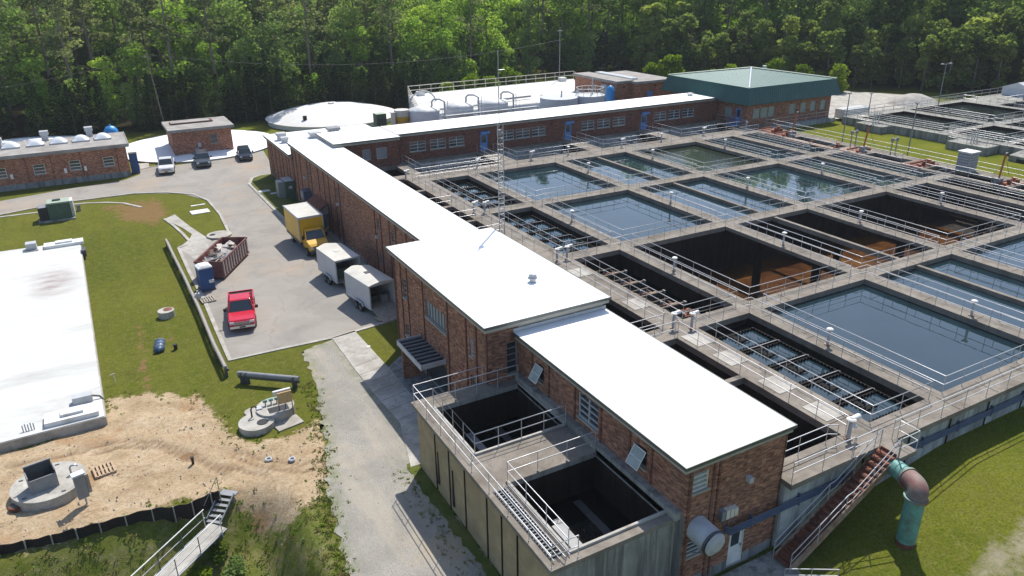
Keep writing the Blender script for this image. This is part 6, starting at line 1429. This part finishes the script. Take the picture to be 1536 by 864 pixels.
# rusty plates along the east walk
for i, (x, y, sx, sy) in enumerate(((82.4,72.3,1.6,1.6),(82.5,60.6,1.6,1.5),(82.5,51.9,1.8,1.2),(82.5,42,1.8,.8),(83.0,75.5,1.2,2),(80.9,66,.5,4))):
    b = MB(); b.box(x-sx,x+sx,y-sy,y+sy,D+.01,D+.06,'rusty_pale' if i%2 else 'rust'); b.build('rust_plate', basin)
    b = MB()
    for k in range(4): xx, yy = x-sx+.4+k*sx*.45, y-sy+.3; b.box(xx,xx+.3,yy,yy+.3,D+.05,D+.35+.2*(k%3),'rust' if k%2 else 'orange_paint'); 
    b.tube([(x-sx,y,D+.3),(x+sx,y+.2,D+.3)],.1,'rust',6); b.build('rusty_pipework', basin)
for (x0,x1,y0,y1) in EAST: railing([(x0-.1,y0),(x0-.1,y1)], parent=basin, mid=(.55,), sp=2.2)
# clarifiers
cl = thing('far_clarifiers','dark concrete clarifier basins with many railings beyond the bright lawn','water basin',(100,62,3))
def basinbox(x0,x1,y0,y1,zt,par,open_=[],m='grey_concrete',zb=2.5):
    b = MB(); xs = sorted(set([x0,x1]+[v for h in open_ for v in h[:2]])); ys = sorted(set([y0,y1]+[v for h in open_ for v in h[2:]]))
    for i in range(len(xs)-1):
        for j in range(len(ys)-1):
            cx, cy = (xs[i]+xs[i+1])/2, (ys[j]+ys[j+1])/2
            if any(h[0]<cx<h[1] and h[2]<cy<h[3] for h in open_): continue
            b.face([(xs[i],ys[j],zt),(xs[i+1],ys[j],zt),(xs[i+1],ys[j+1],zt),(xs[i],ys[j+1],zt)],m)
    for p, q in (((x0,y1),(x0,y0)),((x0,y0),(x1,y0)),((x1,y0),(x1,y1)),((x1,y1),(x0,y1))): b.face([(*p,zb),(*q,zb),(*q,zt),(*p,zt)],'grey_concrete')
    for (a,c,e_,f_) in open_:
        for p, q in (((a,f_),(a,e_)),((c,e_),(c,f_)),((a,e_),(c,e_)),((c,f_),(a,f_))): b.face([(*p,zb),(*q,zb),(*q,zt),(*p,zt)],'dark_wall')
    b.build('basin_walls', par)
OP = [(101.5,111.5,53.5,60.5),(101.5,111.5,61.8,74.5),(113.5,127.5,61.8,75.0),(113.5,127.5,44,60.2),(101.5,111.5,38,52.3),(129,137,46,60.5),(129,137,62,70)]
basinbox(99.9,142.5,30,76.6,4.1,cl,OP)
for h in OP: waterrect(h, 3.7, 'water_choppy'); railing([(h[0]-.2,h[2]-.2),(h[1]+.2,h[2]-.2),(h[1]+.2,h[3]+.2),(h[0]-.2,h[3]+.2)], z=4.1, parent=cl, closed=True, sp=2.4, pr=.03, rr=.035)
railing([(100,30),(100,76.5),(142,76.5)], z=4.1, parent=cl, sp=2.4, pr=.03, rr=.035)
for (x,y,s_,t2_) in ((99.4,70.5,1.5,2.2),(98.6,55.5,1.6,2.6)): 
    basinbox(x-s_,x+s_,y-t2_,y+t2_,4.0,cl,[],'grey_concrete'); railing([(x-s_+.1,y+t2_-.1),(x-s_+.1,y-t2_+.1),(x+s_-.1,y-t2_+.1)], z=4.0, parent=cl, sp=1.2, pr=.03, rr=.03)
    b = MB(); 
    for k in range(3): b.tube([(x-.6+k*.6,y,4),(x-.6+k*.6,y,5.6)],.08,'light_grey',5)
    b.build('gate_stems', cl)
b = MB(); b.loft([[(97.0,50,2.6),(100,50,2.6),(100,50,4.05),(97.0,50,3.7)],[(97.0,36,2.6),(100,36,2.6),(100,36,4.05),(97.0,36,3.7)]],'grey_concrete'); b.box(96.95,97.05,38,49,2.7,3.4,'black'); b.build('channel', cl)
# trailers and sheds beyond
t_ = thing('white_trailer','low white trailer tarp on the pale pad right of the green roofed hall','trailer',(104,78.3,3)); b = MB(); b.box(101.8,107.5,77.6,79.6,3.3,4.7,'white_car_paint'); b.build('body', t_, bevel=.1); b = MB(); b.box(102,107.3,77.55,77.6,3.0,3.3,'dark_grey'); b.build('skirt', t_)
t_ = thing('white_shed','white gabled metal shed at the right frame edge above the clarifiers','shed',(142,74,4)); b = MB(); b.box(140,147,71,76,4.0,5.4,'tank_white'); b.build('wall', t_); b = MB(); b.loft([[(139.8,70.8,5.4),(139.8,76.2,5.4),(139.8,73.5,6.4)],[(147.2,70.8,5.4),(147.2,76.2,5.4),(147.2,73.5,6.4)]],'white_car_paint'); b.build('roof', t_)
t_ = thing('gravel_heap','grey heap of stored material at the far edge of the pale pad','heap',(126,82,3)); b = MB(); b.lathe(125,82,[(4.5,2.9),(3.2,3.9),(1.2,4.6),(.1,4.7)],'clean_concrete',14); b.build('heap', t_)
# overhead wires and poles
pl = thing('antenna_pole','thin bare antenna pole standing behind the flat white reservoir','pole',(82,132,0)); b = MB(); b.tube([(82.6,129.5,0),(82.6,129.5,14.8)],.1,'mid_grey',5); b.build('pole', pl); b = MB(); b.tube([(82.1,129.5,14.2),(83.1,129.5,14.2)],.05,'mid_grey',4); b.build('arm', pl)
up_ = thing('utility_pole','grey wooden utility pole before the forest behind the small brick building','utility pole',(11,144,0)); b = MB(); b.tube([(11,144,0),(10.2,144,13)],.12,'bark',6,r1=.08); b.build('pole', up_); b = MB(); b.box(9.5,10.9,143.95,144.05,12.5,12.6,'bark'); b.build('crossarm', up_)
wr = thing('overhead_wire','sagging overhead wires crossing in front of the forest','wire',(11,144,12))
def catn(a, c, sag): a, c = Vector(a), Vector(c); return [a.lerp(c,u/14)-Vector((0,0,sag*4*(u/14)*(1-u/14))) for u in range(15)]
for a, c, s_ in (((10.2,144,12.8),(-30,128,10.5),1.5),((10.2,144,12.9),(82.6,129.5,12.5),3.0)): b = MB(); b.tube(catn(a,c,s_),.02,'wire',3,cap=False); b.build('wire', wr)
# litter in the verge grass
b = MB(); b.obox((14.40,47.95),.3,.25,.18,.02,.08,'white_paint'); o = b.build('paper_scrap'); tag(o,'small white paper scrap on the grass by the sidewalk','litter')
# ------------------------------------------------------------ vegetation
RV = random.Random(11)
def leaf_quads(b, c, r, n, s, m, flat=0.9, droop=0, rnd=RV):
    """n small leaf clumps on and inside an ellipsoid shell"""
    for _ in range(n):
        while True:
            v = Vector((rnd.uniform(-1,1), rnd.uniform(-1,1), rnd.uniform(-1,1)))
            if .05 < v.length < 1: break
        v = v.normalized()*(rnd.uniform(.55,1)**.6)
        p = Vector((c[0]+v.x*r[0], c[1]+v.y*r[1], c[2]+v.z*r[2]))
        u = Vector((rnd.gauss(0,1), rnd.gauss(0,1), rnd.gauss(0,.6))).normalized(); w_ = u.cross(Vector((rnd.gauss(0,1), rnd.gauss(0,1), rnd.gauss(0,1)))).normalized()
        q = s*rnd.uniform(.6,1.3)
        b.face([p-u*q*.5, p+w_*q*.38, p+u*q*.5, p-w_*q*.38], m)
def branchy(b, top, r0, lean, m, limbs, lz0, lz1, ll, rnd=RV):
    b.tube([(0,0,-.5),(lean*.3,lean*.1,top*.35),(lean*.7,lean*.3,top*.7),(lean,lean*.5,top)], r0, m, 7, r1=r0*.25)
    for k in range(limbs):
        z = lz0+(lz1-lz0)*k/max(1,limbs-1); a = rnd.uniform(0,2*pi); u = z/top; L_ = ll*rnd.uniform(.6,1.1)*(1.1-u*.6)
        x, y = lean*u, lean*u*.4; b.tube([(x,y,z),(x+cos(a)*L_*.5,y+sin(a)*L_*.5,z+L_*.22),(x+cos(a)*L_,y+sin(a)*L_,z+L_*.5)], r0*.3*(1.2-u), m, 4, r1=.03, cap=False)
def make_decid(seed, H, R, leafm, n=2500, base=.12):
    rnd = random.Random(seed); T = bpy.data.objects.new('broadleaf_tree', None); C.objects.link(T)
    b = MB(); branchy(b, H*.86, H*.013+.08, rnd.uniform(-.6,.6), 'bark', 9, H*.3, H*.75, R*.8, rnd); b.build('trunk', T, off=(0,0,0))
    b = MB(); lobes = []
    for k in range(24):
        z = H*(base+.09+(.87-base)*rnd.random()); w_ = R*(1-((z/H-.55)/.55)**2*.75)*.68; a = rnd.uniform(0,2*pi); d = w_*rnd.uniform(.25,1)
        lobes.append((d*cos(a), d*sin(a), z, R*rnd.uniform(.28,.5)))
    for x, y, z, r in lobes: leaf_quads(b, (x,y,z), (r,r,r*.72), int(n/24), .66, leafm, rnd=rnd)
    b.build('crown', T, off=(0,0,0)); return T
def make_pine(seed, H, R, n=2000, base=.48, leafm='leaf_pine'):
    rnd = random.Random(seed); T = bpy.data.objects.new('pine_tree', None); C.objects.link(T); lean = rnd.uniform(-1.0,1.0)
    b = MB(); branchy(b, H*.97, .30, lean, 'pine_bark', 12, H*base*.9, H*.93, R, rnd); b.build('trunk', T, off=(0,0,0))
    b = MB()
    for k in range(38):
        u = rnd.random(); z = H*(base+(1-base)*u); w_ = R*(1-u*.7)*(.5+.5*min(1,u*5+.3)); a = rnd.uniform(0,2*pi); d = w_*rnd.uniform(.2,1); r = R*rnd.uniform(.18,.34)
        leaf_quads(b, (lean*z/H+d*cos(a), d*sin(a)+lean*.4*z/H, z), (r*1.25,r*1.25,r*.55), int(n/38), .5, leafm, rnd=rnd)
    b.build('crown', T, off=(0,0,0)); return T
def make_cone(seed, H, R, n, leafm, name='conifer_tree', pw=.75, s=.36):
    rnd = random.Random(seed); T = bpy.data.objects.new(name, None); C.objects.link(T)
    b = MB(); b.tube([(0,0,-.4),(0,0,H*.9)], .12, 'bark', 6, r1=.03); b.build('trunk', T, off=(0,0,0))
    b = MB()
    for _ in range(n):
        u = rnd.random()**1.35; z = H*(.04+.96*u); lay = 1+.16*sin(z*2.7+seed); rr_ = R*((1-u)**pw)*lay*rnd.uniform(.55,1.05); a = rnd.uniform(0,2*pi)
        rr_ *= 1+.18*sin(a*3+z*.8+seed)
        p = Vector((rr_*cos(a), rr_*sin(a), z)); uu = Vector((cos(a),sin(a),rnd.uniform(-.2,.9))).normalized(); ww_ = Vector((-sin(a),cos(a),rnd.uniform(-.4,.4))).normalized(); q = s*rnd.uniform(.6,1.4)
        b.face([p-uu*q*.5,p+ww_*q*.35,p+uu*q*.6,p-ww_*q*.35], leafm)
    b.build('crown', T, off=(0,0,0)); return T
used = set()
def plant(proto, x, y, label, cat, group, s=1.0, sx=None):
    z = hgt(x, y)-.1; rz = RV.uniform(0, 2*pi); sc_ = (s*(sx or 1), s*(sx or 1), s)
    if proto.name not in used:
        used.add(proto.name); o = proto; o.location = (x,y,z); o.rotation_euler = (0,0,rz); o.scale = sc_
    else: o = dup(proto, (x,y,z), rz, scale=sc_)
    o['label'] = label; o['category'] = cat; o['group'] = group; return o
dec_b = [make_decid(s, 24, 5.2, 'leaf_bright') for s in (1,2,3)]
dec_m = [make_decid(s, 25, 5.4, 'leaf_mid') for s in (4,5,6)]
under = [make_decid(s, 9, 3.6, m, 1300, .02) for s, m in ((21,'leaf_mid'),(22,'leaf_bright'),(23,'leaf_hedge'))]
pines = [make_pine(s, 27, 3.6) for s in (7,8,9,10)]
ypine = [make_decid(s, 12.5, 3.1, 'leaf_youngpine', 2200, -.02) for s in (12,13,14,18)]
for q in ypine: q.name = 'young_pine_tree'
cedar = [make_cone(s, 10.5, 1.9, 1900, 'leaf_hedge', 'cedar_tree', .55, .4) for s in (15,16)]
yell = [make_decid(s, 5.5, 2.6, 'leaf_yellow', 1000, .02) for s in (31,32)]
GL = {'p':('tall pine tree with bare grey trunk in the forest behind the plant','pine tree','tall pines of the forest'),
      'b':('bright green broadleaf tree in the forest behind the plant','tree','bright broadleaf trees of the forest'),
      'm':('darker green broadleaf tree in the forest behind the plant','tree','dark broadleaf trees of the forest'),
      'u':('low shrubby tree at the foot of the forest','tree','understorey trees at the forest edge'),
      'y':('young bushy pine tree on the slope at the upper right','pine tree','young pines at the upper right'),
      'c':('dark pointed cedar in the row along the back lawn','cedar tree','dark cedars along the back lawn')}
# cedar row
x = -17.0; k = 0
while x < 61:
    if not (-13 < x < -9 or 3 < x < 5.5): plant(cedar[k%2], x+RV.uniform(-.3,.3), 146.8+RV.uniform(-.7,.7)-.02*x, *GL['c'], s=RV.uniform(.78,1.12))
    x += RV.uniform(2.0,2.9); k += 1
# forest, left and centre
for row, y0 in enumerate((152.5,159.5,168,177,187)):
    x = -42-row*3
    while x < 128+row*4:
        yy = y0+RV.uniform(-2.2,2.2); bright = (x < -6) or (x > 60) or (8 < x < 22) or RV.random() < .25
        if x > 108: yy = yy-(x-108)*.7
        k = RV.random(); kind = 'p' if k < (.42 if x < 66 else .14) else ('b' if (k < .82 and bright) else 'm')
        pr = {'p':pines,'b':dec_b,'m':dec_m}[kind]
        plant(pr[RV.randrange(len(pr))], x, yy, *GL[kind], s=(RV.uniform(.9,1.15) if kind == 'p' else RV.uniform(.5,.85)*(1+.12*row)), sx=(1 if kind == 'p' else 1.15))
        x += RV.uniform(5.0,7.4) if row < 3 else RV.uniform(6.5,9)
x = -36
while x < 122:
    plant(under[RV.choice((0,0,1,2,2))], x, 150.6+RV.uniform(-.8,1.2), *GL['u'], s=RV.uniform(.7,1.15)); x += RV.uniform(4.0,6.5)
# right side: line from (106,134) to (170,40)
A_, B_ = Vector((107,136)), Vector((172,44)); dl = (B_-A_).normalized(); nl = Vector((-dl.y, dl.x)); nl = nl if nl.x > 0 else -nl; LL = (B_-A_).length
for row in range(3):
    s_ = row*1.5
    while s_ < LL+6:
        p = A_+dl*s_+nl*(1.0+row*5.2+RV.uniform(-1.2,1.2)); plant(ypine[RV.randrange(4)], p.x, p.y, *GL['y'], s=RV.uniform(.55,1.25)*(1+.07*row), sx=RV.uniform(.9,1.25)); s_ += RV.uniform(2.9,5.2)
for row in range(3):
    s_ = -4
    while s_ < LL+12:
        p = A_+dl*s_+nl*(16+row*8+RV.uniform(-2,2)); k = RV.random(); kind = 'b' if k < .42 else ('m' if k < .85 else 'p')
        pr = {'p':pines,'b':dec_b,'m':dec_m}[kind]; plant(pr[RV.randrange(len(pr))], p.x, p.y, *GL[kind], s=RV.uniform(.9,1.2)); s_ += RV.uniform(5.5,8)
# bright shrubs behind the reservoir and hall
for i, (x, y, s_, lb_) in enumerate(((62,138,.9,'left of the mast tip'),(67,139,1.1,'behind the mast'),(72,138.5,.95,'right of the mast'),(77.5,139,1.2,'behind the flat reservoir corner'),(101,118,1.15,'directly left of the green roof'),(98,121,.9,'behind the brick annex roof'),(112,113,.8,'behind the green roof apex'),(117,107,1.0,'right behind the green roof'),(121,103,.85,'at the far end of the green roof'),(-16,146,1.1,'in front of the forest at the left edge'),(125,98,.9,'at the edge of the pale pad'))):
    plant(yell[i%2], x, y, f'yellow green shrub {lb_}', 'shrub', 'yellow green shrubs', s=s_)
# far wood beyond the first rows: one mass of foliage
b = MB(); rf = random.Random(44)
for _ in range(26000):
    if rf.random() < .6: x = rf.uniform(-90,150); y = rf.uniform(190,235)
    else:
        u = rf.uniform(-20,LL+40); w_ = rf.uniform(48,85); p = A_+dl*u+nl*w_; x, y = p.x, p.y
    z = rf.uniform(0,1)**.5*22+rf.uniform(-3,2)+(3 if x > 100 else 0); s_ = rf.uniform(.9,2.0)
    u = Vector((rf.gauss(0,1),rf.gauss(0,1),rf.gauss(0,.5))).normalized(); w2_ = u.cross(Vector((rf.gauss(0,1),rf.gauss(0,1),rf.gauss(0,1)))).normalized(); p = Vector((x,y,z))
    b.face([p-u*s_,p+w2_*s_*.7,p+u*s_,p-w2_*s_*.7],'leaf_mid' if rf.random()<.6 else 'leaf_pine')
o = b.build('far_wood'); o['kind'] = 'stuff'; o['label'] = 'dense far wood behind the front trees'; o['category'] = 'wood'
# weeds on the slope at the lower left
b = MB(); rw = random.Random(9)
def weed(x, y, h, r, n, m='leaf_weed'):
    z = hgt(x,y)
    for _ in range(n):
        a = rw.uniform(0,2*pi); d = r*rw.random()**.7; zz_ = z+h*rw.random()*(1-.5*d/r); p = Vector((x+d*cos(a),y+d*sin(a),zz_)); u = Vector((rw.gauss(0,1),rw.gauss(0,1),rw.gauss(0,.8))).normalized(); w2_ = u.cross(Vector((rw.gauss(0,1),rw.gauss(0,1),rw.gauss(0,1)))).normalized(); q = rw.uniform(.03,.075)
        b.face([p-u*q,p+w2_*q*.6,p+u*q,p-w2_*q*.6],m)
for _ in range(1150):
    x = rw.uniform(-14,8.9); y = rw.uniform(19,35.6)
    if dpoly(x, y, [(A0.x,A0.y),(A1.x,A1.y)], False) < .75: continue
    if inpoly(x, y, DRIVE) or inpoly(x, y, SAND): continue
    weed(x, y, rw.uniform(.05,.3)*(1.2 if rw.random()<.2 else .6), rw.uniform(.15,.5), 24, rw.choice(('leaf_weed','leaf_weed','leaf_mid','leaf_dry','leaf_dry')))
o = b.build('weeds'); o['kind'] = 'stuff'; o['label'] = 'rough weeds and tall grass on the slope'; o['category'] = 'weeds'
def bush(label, px_, h, r, n, m):
    x, y = px_; t_ = thing('bush', label, 'bush', (x,y,hgt(x,y)), world=False)
    b = MB()
    for k in range(7):
        a = rw.uniform(0,2*pi); b.tube([(0,0,0),(cos(a)*r*.6,sin(a)*r*.6,h*.8)], .02, 'bark', 4, r1=.008, cap=False)
    b.build('stems', t_); b = MB()
    for k in range(8):
        a = rw.uniform(0,2*pi); d = r*rw.uniform(0,.7); leaf_quads(b,(d*cos(a),d*sin(a),h*rw.uniform(.35,.8)),(r*.45,r*.45,h*.28),int(n/8),.16,m,rnd=rw)
    b.build('foliage', t_); return t_
bush('leafy green bush growing over the right edge of the footbridge', (1.30,33.28), 1.0, .65, 700, 'leaf_weed')
bush('broad bright bush below the footbridge at the bottom edge', (0.25,32.36), .8, 1.0, 900, 'leaf_yellow')
bush('dark low bush on the slope right of the footbridge', (1.94,32.36), .6, .8, 600, 'leaf_mid')
# tufts along the edges of the gravel drive and the sand
b = MB()
for _ in range(650):
    k = rw.random()
    if k < .5: i = rw.randrange(1,6); u = rw.random(); p = (DRIVE[i][0]+(DRIVE[i+1][0]-DRIVE[i][0])*u+rw.gauss(-.25,.35), DRIVE[i][1]+(DRIVE[i+1][1]-DRIVE[i][1])*u)
    elif k < .75: i = rw.randrange(len(SAND)); j = (i+1)%len(SAND); u = rw.random(); p = (SAND[i][0]+(SAND[j][0]-SAND[i][0])*u+rw.gauss(0,.5), SAND[i][1]+(SAND[j][1]-SAND[i][1])*u+rw.gauss(0,.5))
    else: p = (rw.uniform(10.3,11.9), rw.uniform(20,33))
    weed(p[0], p[1], rw.uniform(.04,.14), rw.uniform(.08,.22), 10, rw.choice(('leaf_weed','leaf_yellow','leaf_dry')))
o = b.build('grass_tufts'); o['kind'] = 'stuff'; o['label'] = 'small grass tufts along the gravel and sand'; o['category'] = 'grass'
for n_ in ('hoop_rail','entrance_rail'): pass

# clods and stones scattered on the bare sand and along the drive
b = MB(); rk_ = random.Random(21)
for _ in range(520):
    if rk_.random() < .7: x, y = rk_.uniform(-9, 8), rk_.uniform(36, 46)
    else: x, y = rk_.uniform(8.5, 11.8), rk_.uniform(20, 44)
    if not inpoly(x, y, SAND) and not inpoly(x, y, DRIVE): continue
    if math.hypot(x-bx2, y-by2) < 2: continue
    z = hgt(x, y)+.03; r = rk_.uniform(.02, .07); n = 5
    a0 = rk_.uniform(0, 6); lo = [(x+r*cos(a0+k*2*pi/n)*rk_.uniform(.7,1.2), y+r*sin(a0+k*2*pi/n)*rk_.uniform(.7,1.2), z-.02) for k in range(n)]; hi = (x, y, z+r*.8)
    for k in range(n): b.face([lo[k], lo[(k+1)%n], hi], rk_.choice(('wood_grey','debris','rusty_pale')))
o = b.build('stones'); o['kind'] = 'stuff'; o['label'] = 'small stones and clods on the sand and gravel'; o['category'] = 'stones'
# thin air haze over the whole site
b = MB(); b.box(-520, 920, -80, 920, -6, 48, 'haze'); o = b.build('haze'); o['kind'] = 'stuff'; o['label'] = 'thin summer haze'; o['category'] = 'haze'
